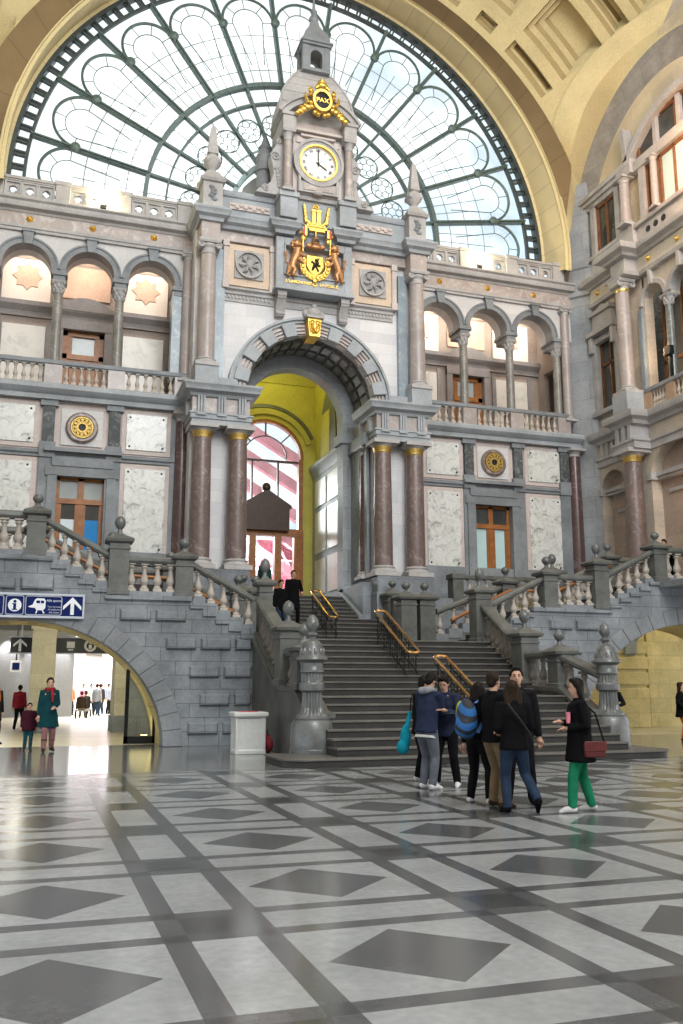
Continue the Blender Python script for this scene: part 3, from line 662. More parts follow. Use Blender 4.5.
# ------------------------------------------------------------------ the portal
def portal():
    YP = 31.45
    # masonry behind: two piers and the wall over the arch
    w = MB()
    poly = [(4.8, 0), (4.8, 18.6), (13.64, 18.6), (13.64, 0), (11.74, 0), (11.74, 12.05)]+arcpts(CX, 12.05, 2.52, 0, 180, 32)+[(6.7, 12.05), (6.7, 0)]
    w.prism(poly, 'y', YP, 33.9)
    struct(w.build('wall_portal', M['white'], ang=30))
    for sd, xa, xb in (('left', 4.62, 6.92), ('right', 11.52, 13.82)):
        p = MB(); p.box(xa, xb, 30.5, 34, 0, 4.9); p.box(xa-.06, xb+.06, 30.44, 34.06, 0, 3.2)
        p.box(xa+.04, xb-.04, 30.54, 34, 4.85, 5.5)
        struct(p.build('trim_13' if sd == 'left' else 'trim_14', M['ashlar'], bev=.03))
        c1, c2 = (5.17, 6.46) if sd == 'left' else (11.97, 13.27)
        column('red marble column carrying the portal, %s'%('left outer one of the four' if sd == 'left' else 'right of the arch beside the opening'), c1, 31.02, 5.5, 10.62, .36, 'rouge', 'doric', 'portal columns', 'grey', gold=True, n=24)
        column('red marble column carrying the portal, %s'%('left of the arch beside the opening' if sd == 'left' else 'right outer one of the four'), c2, 31.02, 5.5, 10.62, .36, 'rouge', 'doric', 'portal columns', 'grey', gold=True, n=24)
        # dark inner half column on the jamb
        xj = 6.78 if sd == 'left' else 11.66
        if sd == 'right':
            column('dark marble column set back in the right jamb of the portal', 11.7, 32.1, 5.5, 10.62, .26, 'rouged', 'doric', None, 'grey')
        # entablature block over each pair
        path = [(xa+.1, 32.55), (xa+.1, 30.68), (xb-.1, 30.68), (xb-.1, 33.9)]
        e = MB(); e.sweep(path, [(-.3, 10.6), (0, 10.6), (0, 10.78), (.05, 10.8), (.05, 10.95), (.09, 10.97), (.09, 11.03), (-.3, 11.03)])
        e.sweep(path, [(-.3, 11.6), (.04, 11.6), (.1, 11.7), (.28, 11.78), (.3, 11.9), (.36, 11.98), (.36, 12.05), (-.3, 12.08)])
        e.box(xa+.2, xb-.2, 30.9, 33.8, 11.98, 12.07)
        for k in range(3):
            x = xa+.42+k*(xb-xa-.84)/2
            for dx in (-.1, 0, .1): e.box(x+dx-.038, x+dx+.038, 30.58, 30.75, 11.03, 11.62)
            e.box(x-.17, x+.17, 30.56, 30.7, 10.9, 10.96)
        ys = (31.3, 32.3) if sd == 'right' else (31.4, 32.2)
        for yy in ys:
            xx = xa+.1 if sd == 'left' else xa+.1
            e.box(xx-.12, xx+.05, yy-.14, yy+.14, 11.03, 11.62)
        struct(e.build('trim_15' if sd == 'left' else 'trim_16', M['blue'], ang=30))
        f = MB(); f.box(xa+.12, xb-.12, 30.72, 33.8, 10.64, 11.7); struct(f.build('trim_17' if sd == 'left' else 'trim_18', M['frieze']))
        # plinth block, upper rose column and bluish strip
        c = 5.2 if sd == 'left' else 13.46; o = 1 if sd == 'left' else -1
        b = MB(); b.box(c-.42, c+.42, 30.62, YP+.1, 12.05, 12.78); b.box(min(c+o*.4, c+o*1.2), max(c+o*.4, c+o*1.2), 31.05, YP+.1, 12.05, 12.5)
        struct(b.build('trim_19' if sd == 'left' else 'trim_20', M['blue'], bev=.02))
        column('tall rose marble upper column of the portal, at its %s edge'%sd, c, 31.0, 12.75, 17.6, .31, 'rose', 'ionic', None, 'grey', n=24)
        s = MB(); x0 = c+o*.32; x1 = c+o*.68; s.box(min(x0, x1), max(x0, x1), 31.25, YP+.05, 12.5, 17.55); tag(s.build('pilaster_strip', M['bluemarb']), 'blue grey marble strip beside the %s upper portal column'%sd, 'pilaster')
        # square relief panel with a round medallion
        xc = 6.78 if sd == 'left' else 11.72
        t = thing('medallion_panel', 'peach square panel with a grey carved medallion, %s of the gilded arms'%sd, 'relief', (xc, YP, 16.25))
        q = MB(); q.box(xc-.8, xc+.8, 31.3, YP, 16.22, 17.86); q.build('field', stone('peach_stone_'+sd, (.66, .52, .40), .12, 1.5, .6), t)
        q = MB(); q.box(xc-.56, xc+.56, 31.24, 31.32, 16.5, 17.62); q.build('square_slab', M['grey'], t, bev=.02)
        g = MB(); g.ring(xc, 17.06, .46, .54, 0, 360, 31.14, 31.3, 28)
        rnd = random.Random(3 if sd == 'left' else 5)
        g.ell((xc, 31.2, 17.1), (.14, .08, .2)); g.ell((xc, 31.2, 17.34), (.1, .08, .1))
        for k in range(7):
            a = k*2*PI/7+.3; pts = [(xc+.12*math.cos(a), 31.2, 17.06+.12*math.sin(a)), (xc+.28*math.cos(a+.4), 31.16, 17.06+.28*math.sin(a+.4)), (xc+.4*math.cos(a+.15), 31.2, 17.06+.4*math.sin(a+.15))]
            g.tube(pts, .05, 6, radii=[.035, .07, .03])
        g.build('medallion', M['grey'], t)
        for x0, x1 in ((xc-.98, xc-.8), (xc+.8, xc+.98)): fr = MB(); fr.box(x0, x1, 31.2, YP, 16.15, 17.9); fr.box(x0-.03, x1+.03, 31.16, YP, 16.05, 16.35); fr.box(x0-.03, x1+.03, 31.16, YP, 17.7, 17.95); fr.build('side_strip', M['pink'], t)
    # stone arch: alternate bluestone and rose voussoirs, mouldings, keystone
    t = thing('portal_arch', 'great round stone arch of the portal with banded voussoirs', 'arch', (CX, YP, 12.05))
    N = 19; st = 180/N
    for k in range(N):
        if k == 9: continue
        a0 = k*st; m = MB()
        if k % 2 == 0:
            m.ring(CX, 12.05, 2.5, 2.98, a0, a0+st, 31.22, 31.5, 3)
            for r in (2.55, 2.68, 2.81): m.ring(CX, 12.05, r, r+.08, a0+.8, a0+st-.8, 31.14, 31.3, 3)
            m.build('rose_voussoir', M['frieze'], t)
        else:
            m.ring(CX, 12.05, 2.46, 3.0, a0-.5, a0+st+.5, 31.02, 31.5, 3); m.build('bluestone_voussoir', M['blue'], t, bev=.02)
    m = MB(); m.ring(CX, 12.05, 2.97, 3.12, 0, 180, 31.14, 31.5, 48); m.ring(CX, 12.05, 3.08, 3.17, 0, 180, 31.06, 31.5, 48); m.build('outer_moulding', M['blue'], t)
    k = MB(); k.prism([(CX-.2, 14.4), (CX+.2, 14.4), (CX+.27, 15.1), (CX-.27, 15.1)], 'y', 30.8, 31.6)
    k.ell((CX, 30.78, 14.78), (.13, .1, .2)); k.ell((CX-.1, 30.78, 14.9), (.08, .06, .08)); k.ell((CX+.1, 30.78, 14.9), (.08, .06, .08)); k.ell((CX, 30.74, 14.6), (.07, .08, .09))
    for s in (-1, 1): k.tube([(CX+s*.05, 30.78, 15.0), (CX+s*.2, 30.76, 14.95), (CX+s*.16, 30.76, 14.62), (CX+s*.05, 30.78, 14.5)], .035, 6)
    k.build('gilt_keystone', M['gold'], t)
    k = MB(); k.box(CX-.34, CX+.34, 30.7, 31.5, 15.1, 15.2); k.ell((CX, 30.95, 15.36), (.3, .2, .22)); k.ell((CX-.3, 31.0, 15.32), (.13, .13, .16)); k.ell((CX+.3, 31.0, 15.32), (.13, .13, .16)); k.ell((CX, 30.9, 15.6), (.1, .1, .1)); k.build('shell_crest', M['grey'], t)
    # tunnel vault behind the arch
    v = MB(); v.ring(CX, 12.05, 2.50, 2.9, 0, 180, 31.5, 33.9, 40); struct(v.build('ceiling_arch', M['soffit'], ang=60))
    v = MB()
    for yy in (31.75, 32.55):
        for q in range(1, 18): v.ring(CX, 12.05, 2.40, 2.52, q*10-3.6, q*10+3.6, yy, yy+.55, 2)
    struct(v.build('trim_21', M['dark']))  # soffit blocks in dark stone, tunnel shade put into their colour
    v = MB(); v.ring(CX, 12.05, 1.98, 2.6, 0, 180, 33.4, 34.1, 40); v.box(6.7, 7.25, 33.4, 34.1, 4.9, 12.05); v.box(CX+1.98, 11.74, 33.4, 34.1, 4.9, 12.05)
    for xa, xb in ((6.7, 7.4), (CX+1.85, 11.74)): v.box(xa, xb, 33.3, 34.2, 11.1, 11.5)
    struct(v.build('trim_22', M['ashlarx'], ang=30))
    jb = MB()
    for x, s in ((6.78, 1), (11.66, -1)):
        jb.box(min(x, x+s*.12), max(x, x+s*.12), 31.6, 31.95, 5.5, 10.7); jb.box(min(x, x+s*.12), max(x, x+s*.12), 32.4, 33.4, 5.5, 10.7); jb.box(min(x-s*.1, x+s*.25), max(x-s*.1, x+s*.25), 31.5, 33.5, 10.6, 11.1)
    struct(jb.build('trim_23', M['bluem'], bev=.02))

    # entablature and string courses of the upper storey
    path = [(4.8, 33.0), (4.8, 30.62), (5.62, 30.62), (5.62, 31.05), (7.66, 31.05), (7.66, 30.72), (8.36, 30.72), (8.36, 31.05), (10.1, 31.05), (10.1, 30.72), (10.78, 30.72), (10.78, 31.05), (13.04, 31.05), (13.04, 30.62), (13.86, 30.62), (13.86, 33.0)]
    e = MB(); e.sweep(path, [(-.4, 18.3), (.02, 18.3), (.06, 18.42), (.2, 18.5), (.22, 18.6), (.28, 18.68), (.28, 18.76), (-.4, 18.8)])
    e.box(5.0, 13.6, 31.2, 33, 18.5, 18.82)
    struct(e.build('trim_24', M['blue'], ang=30))
    e = MB(); e.box(4.86, 5.56, 30.7, 31.6, 17.58, 18.32); e.box(13.1, 13.8, 30.7, 31.6, 17.58, 18.32); e.box(5.5, 7.7, 31.2, 31.6, 17.9, 18.32); e.box(10.75, 13.1, 31.2, 31.6, 17.9, 18.32)
    struct(e.build('trim_25', M['frieze'], bev=.02))
    e = MB()
    for a, b in ((5.86, 7.7), (10.74, 12.6)):
        e.sweep([(a, YP), (b, YP)], [(-.05, 15.62), (.05, 15.62), (.05, 15.86), (.12, 15.9), (.12, 16.0), (.22, 16.06), (.22, 16.14), (-.05, 16.16)])
        n = int((b-a)/.14)
        for k in range(n): e.box(a+.02+k*.14, a+.09+k*.14, YP-.1, YP, 15.74, 15.86)
    e.sweep([(7.7, YP), (10.74, YP)], [(-.05, 15.62), (.05, 15.62), (.05, 15.86), (.12, 15.9), (.12, 16.0), (-.05, 16.0)])
    struct(e.build('trim_26', M['grey'], ang=30))
    # attic
    at = MB(); at.box(4.9, 13.55, 31.15, 32.6, 18.8, 19.85)
    at.sweep([(4.9, 31.15), (13.55, 31.15)], [(-.1, 19.62), (.06, 19.66), (.12, 19.78), (.12, 19.88), (-.1, 19.9)])
    for x in (8.06, 10.4): at.box(x-.34, x+.34, 30.35, 31.3, 18.8, 19.66); at.box(x-.4, x+.4, 30.28, 31.3, 19.62, 19.82)
    at.box(8.3, 10.2, 30.75, 31.3, 18.8, 19.84)
    struct(at.build('trim_27', M['blue'], bev=.02))
    rl = MB()
    for a, b in ((5.95, 7.5), (10.95, 12.5)):
        rl.box(a, b, 31.08, 31.2, 19.16, 19.42)
        n = 9
        for k in range(n): rl.ell((a+.12+(b-a-.24)*k/(n-1), 31.07, 19.29+.04*(-1)**k), (.1, .05, .07), 8, 6)
    struct(rl.build('trim_28', M['pink']))
    # obelisks
    for sd, x in (('left', 5.24), ('right', 13.4)):
        t = thing('obelisk_finial', 'grey stone obelisk finial on the %s end of the portal attic'%sd, 'obelisk', (x, 31.0, 18.8))
        p = MB(); p.stack(x, 31.0, [(18.78, .40, .40), (18.92, .40, .40), (18.95, .36, .36), (19.85, .36, .36), (19.88, .44, .44), (19.98, .48, .48), (20.04, .42, .42), (20.2, .32, .32), (20.4, .2, .2)])
        p.build('pedestal', M['grey'], t, ang=20)
        r = MB()
        for dz in (-.22, -.1, .02, .14, .26): r.ell((x+.06*math.sin(dz*20), 30.63, 19.4+dz), (.14-.1*abs(dz), .05, .08), 8, 6)
        r.build('carved_relief', M['bluem'], t)
        b = MB(); b.lathe(x, 31.0, [(.15, 20.36), (.2, 20.42), (.13, 20.5), (.16, 20.56), (.3, 20.72), (.34, 20.88), (.28, 21.02), (.16, 21.1), (.2, 21.16)], 16)
        for k in range(4): a = k*PI/2+PI/4; b.ell((x+.3*math.cos(a), 31+.3*math.sin(a), 20.84), (.1, .1, .12), 8, 6)
        b.build('urn_bulb', M['grey'], t)
        o = MB(); o.stack(x, 31.0, [(21.14, .2, .2), (22.25, .09, .09), (22.45, .01, .01)]); o.build('shaft', M['grey'], t, ang=20)
    # ---------------- gilded arms
    t = thing('coat_of_arms', 'gilded coat of arms with two bronze lions and crown in a grey frame', 'coat of arms', (CX, 31.2, 16.2))
    f = MB(); A, B, C, D = 7.72, 10.72, 16.2, 18.24
    f.box(A, A+.3, 30.86, 31.4, C, D); f.box(B-.3, B, 30.86, 31.4, C, D); f.box(A+.3, B-.3, 30.86, 31.4, D-.28, D); f.box(A+.3, B-.3, 30.86, 31.4, C, C+.5)
    f.box(A-.06, B+.06, 30.7, 31.4, C-.12, C+.02)
    for a in (A+.3, B-.36): f.box(a, a+.06, 30.8, 31.4, C+.5, D-.28)
    f.box(A+.3, B-.3, 30.8, 31.4, C+.5, C+.56); f.box(A+.3, B-.3, 30.8, 31.4, D-.34, D-.28)
    f.build('frame', M['blue'], t, bev=.015)
    f = MB(); f.box(A+.2, B-.2, 31.1, 31.4, C+.4, D-.2); f.build('background', M['pink'], t)
    for x in (7.98, 10.46):
        b = MB(); b.prism([(31.42, 15.2), (31.42, 16.1), (30.85, 16.1), (30.85, 15.9), (31.1, 15.6), (31.2, 15.2)], 'x', x-.17, x+.17); b.tube([(x-.17, 30.98, 15.86), (x+.17, 30.98, 15.86)], .09, 8); b.tube([(x-.17, 31.2, 15.3), (x+.17, 31.2, 15.3)], .07, 8); b.build('bracket', M['grey'], t)
    y = 30.86
    s = MB(); s.ring(CX, 17.2, .40, .60, 150, 390, y-.12, y+.02, 28)
    for k in range(14): a = math.radians(155+k*230/13); s.ell((CX+.51*math.cos(a), y-.12, 17.2+.51*math.sin(a)), (.085, .05, .085), 6, 5)
    s.ell((CX, y-.08, 16.6), (.1, .05, .1), 8, 6); s.build('order_collar', M['gold'], t)
    s = MB(); s.prism([(CX-.34, 17.62), (CX+.34, 17.62), (CX+.36, 17.2), (CX+.2, 16.9), (CX, 16.8), (CX-.2, 16.9), (CX-.36, 17.2)], 'y', y-.08, y+.2); s.build('shield', M['gold'], t, bev=.03)
    s = MB(); s.tube([(CX-.12, y-.12, 17.0), (CX-.04, y-.12, 17.2), (CX+.08, y-.12, 17.3), (CX+.03, y-.12, 17.46)], .06, 8, radii=[.03, .07, .075, .06])
    for a in ((.14, 17.5), (.2, 17.2), (.12, 16.98), (-.16, 17.36)): s.tube([(CX, y-.12, 17.25), (CX+a[0], y-.12, a[1])], .03, 6)
    s.build('shield_lion', M['iron'], t)
    for sg, mt in ((-1, 'left'), (1, 'right')):
        L = MB(); P = lambda a, z, d=0: (CX+sg*(.05+a*.96), y-.1-d, z if z > 18.3 else 17.25+(z-17.25)*1.1)
        L.tube([P(.92, 17.0), P(.85, 17.25), P(.72, 17.5), P(.70, 17.72)], .1, 10, radii=[.13, .15, .17, .16])       # trunk
        L.ell(P(.72, 17.9, .03), (.16, .14, .17), 10, 8); L.ell(P(.60, 17.86, .08), (.1, .09, .08), 8, 6)             # mane and muzzle
        for k in range(9): a = k*2*PI/9; L.ell((CX+sg*.76+.16*math.cos(a), y-.1, 17.92+.18*math.sin(a)), (.07, .09, .08), 6, 5)
        L.tube([P(.66, 17.62), P(.5, 17.5, .05), P(.36, 17.46, .06)], .06, 8, radii=[.09, .07, .05])
        L.tube([P(.72, 17.45), P(.55, 17.28, .05), P(.42, 17.2, .06)], .06, 8, radii=[.09, .06, .05])
        L.tube([P(.92, 17.08), P(.80, 16.92, .04), P(.86, 16.74, .04), P(.76, 16.68, .08)], .08, 8, radii=[.13, .1, .06, .06])
        L.tube([P(.98, 17.05), P(1.0, 16.9), P(1.08, 16.74), P(.98, 16.68, .06)], .08, 8, radii=[.12, .09, .06, .06])
        L.tube([P(1.0, 17.1), P(1.16, 17.2), P(1.12, 17.4), P(1.2, 17.55)], .03, 6, radii=[.035, .03, .03, .06])
        L.build('lion', M['goldb'], t)
        g = MB(); g.tube([P(.5, 17.6, .12), P(.52, 18.55, .22)], .025, 6); g.tube([P(.34, 18.2, .1), P(.52, 18.3, .13), P(.62, 18.42, .1)], .06, 6); g.ell(P(.47, 18.12, .1), (.12, .08, .14), 8, 6); g.build('banner_pole', M['gold'], t)
        for i, mm in enumerate(('black', 'gold', 'redpaint')):
            b = MB(); x0 = CX+sg*(.31+.085*i); x1 = CX+sg*(.31+.085*(i+1)); b.box(min(x0, x1), max(x0, x1), y-.34, y-.31, 18.26, 18.58); b.build('banner_stripe', M[mm], t)
        p = MB()
        for k in range(6): p.ell(P(.36+.02*k, 18.95+.12*k, .06+.02*(k % 2)), (.1-.008*k, .07, .1), 6, 5)
        for k in range(4): p.ell(P(.22+.06*k, 18.85+.05*k, .08), (.07, .06, .08), 6, 5)
        p.tube([P(.40, 19.3, .1), P(.44, 19.6, .1)], .03, 6, radii=[.05, .015]); p.build('leaf_spray', M['gold'], t)
    h = MB(); h.ell((CX, y-.12, 18.16), (.17, .16, .2), 12, 8); h.ell((CX, y-.14, 17.92), (.26, .12, .12), 10, 6); h.ell((CX-.25, y-.1, 17.98), (.14, .1, .12), 8, 6); h.ell((CX+.25, y-.1, 17.98), (.14, .1, .12), 8, 6); h.build('helmet', M['goldb'], t)
    h = MB(); h.box(CX-.09, CX+.09, y-.3, y-.24, 18.1, 18.2); h.build('visor', M['black'], t)
    h = MB(); h.box(CX-.44, CX+.44, y-.16, y+.1, 18.58, 18.78); h.box(CX-.36, CX+.36, y-.2, y+.1, 18.74, 18.86)
    for x in (-.1, .1): h.box(CX+x-.07, CX+x+.07, y-.2, y-.06, 18.82, 19.42); h.box(CX+x-.09, CX+x+.09, y-.22, y-.05, 18.82, 18.9); h.box(CX+x-.09, CX+x+.09, y-.22, y-.05, 19.36, 19.44)
    h.ell((CX, y-.13, 19.55), (.08, .08, .1), 8, 6)
    for k in range(5): a = PI*k/4; h.ell((CX+.1*math.cos(a), y-.13, 19.58+.1*math.sin(a)), (.035, .03, .05), 6, 5)
    h.tube([(CX, y-.12, 18.36), (CX, y-.12, 18.64)], .03, 6); h.build('crowned_cipher', M['gold'], t)
    m = MB(); text_mesh(m, "L'UNION FAIT", .16, CX-.62, y-.03, 16.42, .03, .003); m.build('motto', M['gold'], t); m = MB(); text_mesh(m, "LA FORCE", .16, CX+.55, y-.03, 16.42, .03, .003); m.build('motto', M['gold'], t); m = MB()
    for k in range(4): a = k*PI/4; m.bar((CX+.0-.1*math.cos(a), 16.47-.1*math.sin(a)), (CX+.1*math.cos(a), 16.47+.1*math.sin(a)), .035, y-.05, y)
    m.build('motto_star', M['gold'], t)

    # ---------------- clock tower
    t = thing('clock_tower', 'grey stone clock turret with columns, dome and lantern crowning the portal', 'clock tower', (CX, 31.2, 19.8))
    b = MB(); b.box(CX-1.3, CX+1.3, 30.66, 31.9, 19.8, 22.55); b.box(CX-1.45, CX+1.45, 30.62, 31.95, 19.78, 19.95); b.build('body', M['grey'], t, bev=.02)
    b = MB(); b.box(CX-.98, CX+.98, 30.56, 30.7, 19.95, 22.3); b.build('front_panel', M['pink'], t, bev=.02)
    for s in (-1, 1):
        x = CX+s*1.22
        c = MB(); c.stack(x, 30.42, [(19.82, .24, .24), (19.92, .24, .24)]); c.lathe(x, 30.42, [(.22, 19.92), (.23, 19.97), (.18, 20.02), (.19, 20.06), (.16, 20.1)], 16); c.lathe(x, 30.42, [(.135, 21.92), (.16, 21.95), (.15, 22.0), (.17, 22.15), (.23, 22.25)], 16); c.stack(x, 30.42, [(22.24, .24, .24), (22.32, .26, .26)]); c.build('column_trim', M['grey'], t)
        c = MB(); c.lathe(x, 30.42, [(.155, 20.08), (.155, 20.7), (.135, 21.93)], 18); c.build('column_shaft', M['frieze'], t)
        e = MB(); e.box(x-.26, x+.26, 30.16, 31.9, 22.32, 22.95); e.box(x-.32, x+.32, 30.1, 31.9, 22.88, 23.02); e.build('entablature_block', M['grey'], t, bev=.02)
        # scrolled buttress
        w = MB(); poly = [(1.3, 19.85), (2.35, 19.85), (2.25, 20.0), (2.0, 20.12), (1.78, 20.35), (1.66, 20.7), (1.72, 21.1), (1.8, 21.4), (1.72, 21.7), (1.56, 21.95), (1.5, 22.3), (1.3, 22.3)]
        w.prism([(CX+s*a, z) for a, z in poly], 'y', 30.75, 31.25)
        for (a, z, r) in ((1.62, 21.42, .2), (1.52, 20.9, .12), (1.98, 20.04, .15), (1.5, 22.05, .1)):
            pts = [(CX+s*(a+r*(1-k/16)*math.cos(k*.75)), 30.72, z+r*(1-k/16)*math.sin(k*.75)) for k in range(14)]; w.tube(pts, .035, 6)
        for k in range(5): w.ell((CX+s*(1.46+.02*k), 30.72, 20.2+.14*k), (.07, .05, .08), 6, 5)
        w.build('scroll_buttress', M['grey'], t)
        w = MB(); w.lathe(CX+s*1.78, 31.9, [(.3, 19.85), (.3, 21.3), (.38, 21.35), (.38, 21.5), (.26, 21.55), (.3, 21.8), (.34, 22.0), (.2, 22.3), (.26, 22.4), (.14, 22.6), (.03, 22.9)], 14); w.build('rear_urn', M['bluem'], t)
    e = MB(); e.box(CX-1.1, CX+1.1, 30.4, 31.9, 22.5, 22.62); e.box(CX-1.3, CX+1.3, 30.6, 31.9, 22.5, 23.0); e.box(CX-.7, CX+.7, 30.44, 30.7, 22.32, 22.42)
    for s in (-1, 1): e.box(CX+s*.75-.12, CX+s*.75+.12, 30.5, 30.7, 22.05, 22.3)
    e.build('entablature', M['pink'], t, bev=.02)
    p = MB(); p.ring(CX, 22.05, 1.62, 1.86, 32, 148, 30.2, 31.6, 24); p.ring(CX, 22.05, 1.82, 1.93, 31, 149, 30.1, 31.6, 24); p.build('curved_pediment', M['grey'], t)
    p = MB(); p.prism([(CX-1.3, 22.98)]+arcpts(CX, 22.05, 1.64, 145, 35, 16)+[(CX+1.3, 22.98)], 'y', 30.66, 31.6); p.build('tympanum', M['bluem'], t)
    d = MB(); prof = [(22.95, 1.56), (23.3, 1.54), (23.8, 1.49), (24.3, 1.36), (24.7, 1.18), (25.1, .94), (25.35, .76), (25.5, .62)]
    d.stack(CX, 31.25, [(z, h, h*.42) for z, h in prof])
    for s in (-1, 1): d.tube([(CX+s*h, 31.25-h*.42, z) for z, h in prof], .05, 6)
    for z, h in prof[1:6]: d.tube([(CX-h, 31.25-h*.42-.005, z), (CX+h, 31.25-h*.42-.005, z)], .018, 5)
    d.build('dome', M['grey'], t, ang=50)
    l = MB(); l.box(CX-.58, CX+.58, 30.75, 31.65, 25.45, 25.6)
    for sx in (-1, 1):
        for sy in (-1, 1): l.box(CX+sx*.45-.12, CX+sx*.45+.12, 31.2+sy*.36-.1, 31.2+sy*.36+.1, 25.58, 26.6)
    for yy in (30.76, 31.52):
        poly = [(CX-.36, 25.6), (CX-.36, 26.6), (CX+.36, 26.6), (CX+.36, 25.6), (CX+.24, 25.6), (CX+.24, 26.1)]+arcpts(CX, 26.15, .24, 0, 180, 10)+[(CX-.24, 26.1), (CX-.24, 25.6)]
        l.prism(poly, 'y', yy, yy+.12)
    l.box(CX-.6, CX+.6, 30.66, 31.74, 26.56, 26.68); l.box(CX-.66, CX+.66, 30.6, 31.8, 26.66, 26.74)
    l.build('lantern', M['bluem'], t, bev=.015)
    l = MB(); l.stack(CX, 31.2, [(26.72, .56, .52), (26.95, .54, .5), (27.2, .46, .43), (27.45, .32, .3), (27.7, .2, .18), (27.9, .16, .14)]); l.lathe(CX, 31.2, [(.12, 27.88), (.18, 28.0), (.2, 28.12), (.12, 28.25), (.09, 28.35), (.14, 28.45), (.06, 28.6), (.05, 28.9), (.02, 29.3)], 12); l.build('lantern_cap', M['bluem'], t)
    # gilded cartouche
    g = thing('gilded_cartouche', 'gilded crowned cartouche with PAX letters on the clock turret pediment', 'emblem', (CX, 30.1, 23.0))
    def sh(q): q.v = [(CX+(x-CX)*.9, yy, 23.62+(z-24.12)*.84) for x, yy, z in q.v]
    q = MB(); q.disc(CX, 30.05, 24.12, [(.36, 0), (.36, .06), (.3, .1)], 28); q.v = [(x, yy, 24.12+(z-24.12)*1.3) for x, yy, z in q.v]; sh(q); q.build('black_oval', M['black'], g)
    q = MB(); q.ring(CX, 24.12, .33, .43, 0, 360, 29.9, 30.1, 32); q.v = [(x, yy, 24.12+(z-24.12)*1.3) for x, yy, z in q.v]
    q.ell((CX, 30.02, 24.85), (.3, .2, .17)); q.ell((CX, 30.02, 25.06), (.2, .16, .12)); q.ell((CX, 30.0, 25.2), (.07, .07, .08))
    for k in range(5): a = PI*k/4; q.ell((CX+.27*math.cos(a), 29.95, 24.72+.1*math.sin(a)), (.08, .07, .08), 6, 5)
    for s in (-1, 1):
        for a, z, r in ((.5, 24.5, .12), (.52, 24.3, .1), (.5, 23.9, .11), (.46, 23.7, .13), (.62, 23.66, .16), (.78, 23.56, .15), (.92, 23.45, .17), (1.06, 23.3, .13), (.72, 23.75, .12), (.9, 23.66, .1), (.3, 23.5, .12), (.14, 23.45, .11)): q.ell((CX+s*a, 30.0+.05*math.sin(a*9), z), (r, .1, r*.9), 8, 6)
        q.tube([(CX+s*.6, 30.0, 23.9), (CX+s*.75, 29.98, 24.2), (CX+s*.72, 29.98, 24.4)], .06, 7, radii=[.09, .06, .03])
        q.tube([(CX+s*.45, 30.0, 24.4), (CX+s*.6, 29.98, 24.62), (CX+s*.5, 29.98, 24.72)], .05, 7)
    sh(q); q.build('scrollwork', M['gold'], g)
    q = MB(); text_mesh(q, 'PAX', .3, CX, 29.93, 24.02, .03, .008); sh(q); q.build('letters', M['gold'], g)
    # clock
    k = thing('clock', 'round white clock with gilt rim and Roman numerals on the turret', 'clock', (CX, 30.5, 21.25)); cz = 21.25
    q = MB(); q.ring(CX, cz, .72, .98, 0, 360, 30.4, 30.6, 40); q.ring(CX, cz, .9, 1.0, 0, 360, 30.34, 30.6, 40)
    q.box(CX-.72, CX+.72, 30.4, 30.6, 19.98, 20.4); q.box(CX-.8, CX-.7, 30.36, 30.6, 19.95, 20.6); q.box(CX+.7, CX+.8, 30.36, 30.6, 19.95, 20.6); q.ell((CX, 30.4, 19.98), (.2, .1, .1)); q.build('stone_surround', M['grey'], k)
    q = MB(); q.box(CX-.6, CX+.6, 30.37, 30.45, 20.06, 20.32); q.build('rose_plaque', M['frieze'], k)
    q = MB(); q.ring(CX, cz, .7, .76, 0, 360, 30.36, 30.58, 40); q.build('gilt_rim', M['gold'], k)
    q = MB(); q.disc(CX, 30.58, cz, [(.72, 0), (.72, .1)], 40); q.build('dial', M['clockw'], k)
    q = MB()
    for i, nm in enumerate(('XII', 'I', 'II', 'III', 'IIII', 'V', 'VI', 'VII', 'VIII', 'IX', 'X', 'XI')):
        tmp = MB(); text_mesh(tmp, nm, .15, 0, 0, -.05, .008, .002); a = -i*PI/6
        for vx in range(len(tmp.v)):
            x, yy, z = tmp.v[vx]; z += .56; tmp.v[vx] = (CX+x*math.cos(a)-z*math.sin(a), 30.472+yy, cz+x*math.sin(a)+z*math.cos(a))
        q.add(tmp.v, tmp.f)
    q.ring(CX, cz, .655, .663, 0, 360, 30.47, 30.485, 40); q.build('numerals', M['iron'], k)
    a = math.radians(90-4*30-2); q = MB()
    q.tube([(CX-.1*math.cos(a), 30.45, cz-.1*math.sin(a)), (CX+.34*math.cos(a), 30.45, cz+.34*math.sin(a)), (CX+.42*math.cos(a), 30.45, cz+.42*math.sin(a))], .02, 6, radii=[.016, .024, .006]); q.build('hour_hand', M['iron'], k)
    q = MB(); q.tube([(CX, 30.43, cz-.14), (CX, 30.43, cz+.5), (CX, 30.43, cz+.6)], .02, 6, radii=[.014, .022, .006]); q.disc(CX, 30.45, cz, [(.05, 0), (.05, .03)], 12); q.build('minute_hand', M['iron'], k)

    # ---------------- vestibule seen through the arch
    fl = MB(); fl.box(6.6, 11.9, 33.2, 60, 4.7, 4.95); struct(fl.build('floor_vestibule', M['bluem']))
    yv = stone('vestibule_yellow', (.56, .50, .12), .14, 1, .7)
    v = MB(); XL, XR, YB = 6.85, 11.5, 38.3
    r, c0, zs = 1.72, 9.22, 11.55
    poly = [(XL, 4.95), (XL, 16), (XR, 16), (XR, 4.95), (c0+r, 4.95), (c0+r, zs)]+arcpts(c0, zs, r, 0, 180, 24)+[(c0-r, zs), (c0-r, 4.95)]
    v.prism(poly, 'y', YB, YB+.4); struct(v.build('wall_vestibule_back', yv))
    v = MB(); v.box(XR, XR+.3, 34, YB+.4, 4.95, 16); struct(v.build('wall_vestibule_right', yv))
    v = MB(); v.box(XL-.3, XL, 34, YB+.4, 4.95, 16); struct(v.build('wall_vestibule_left', yv))
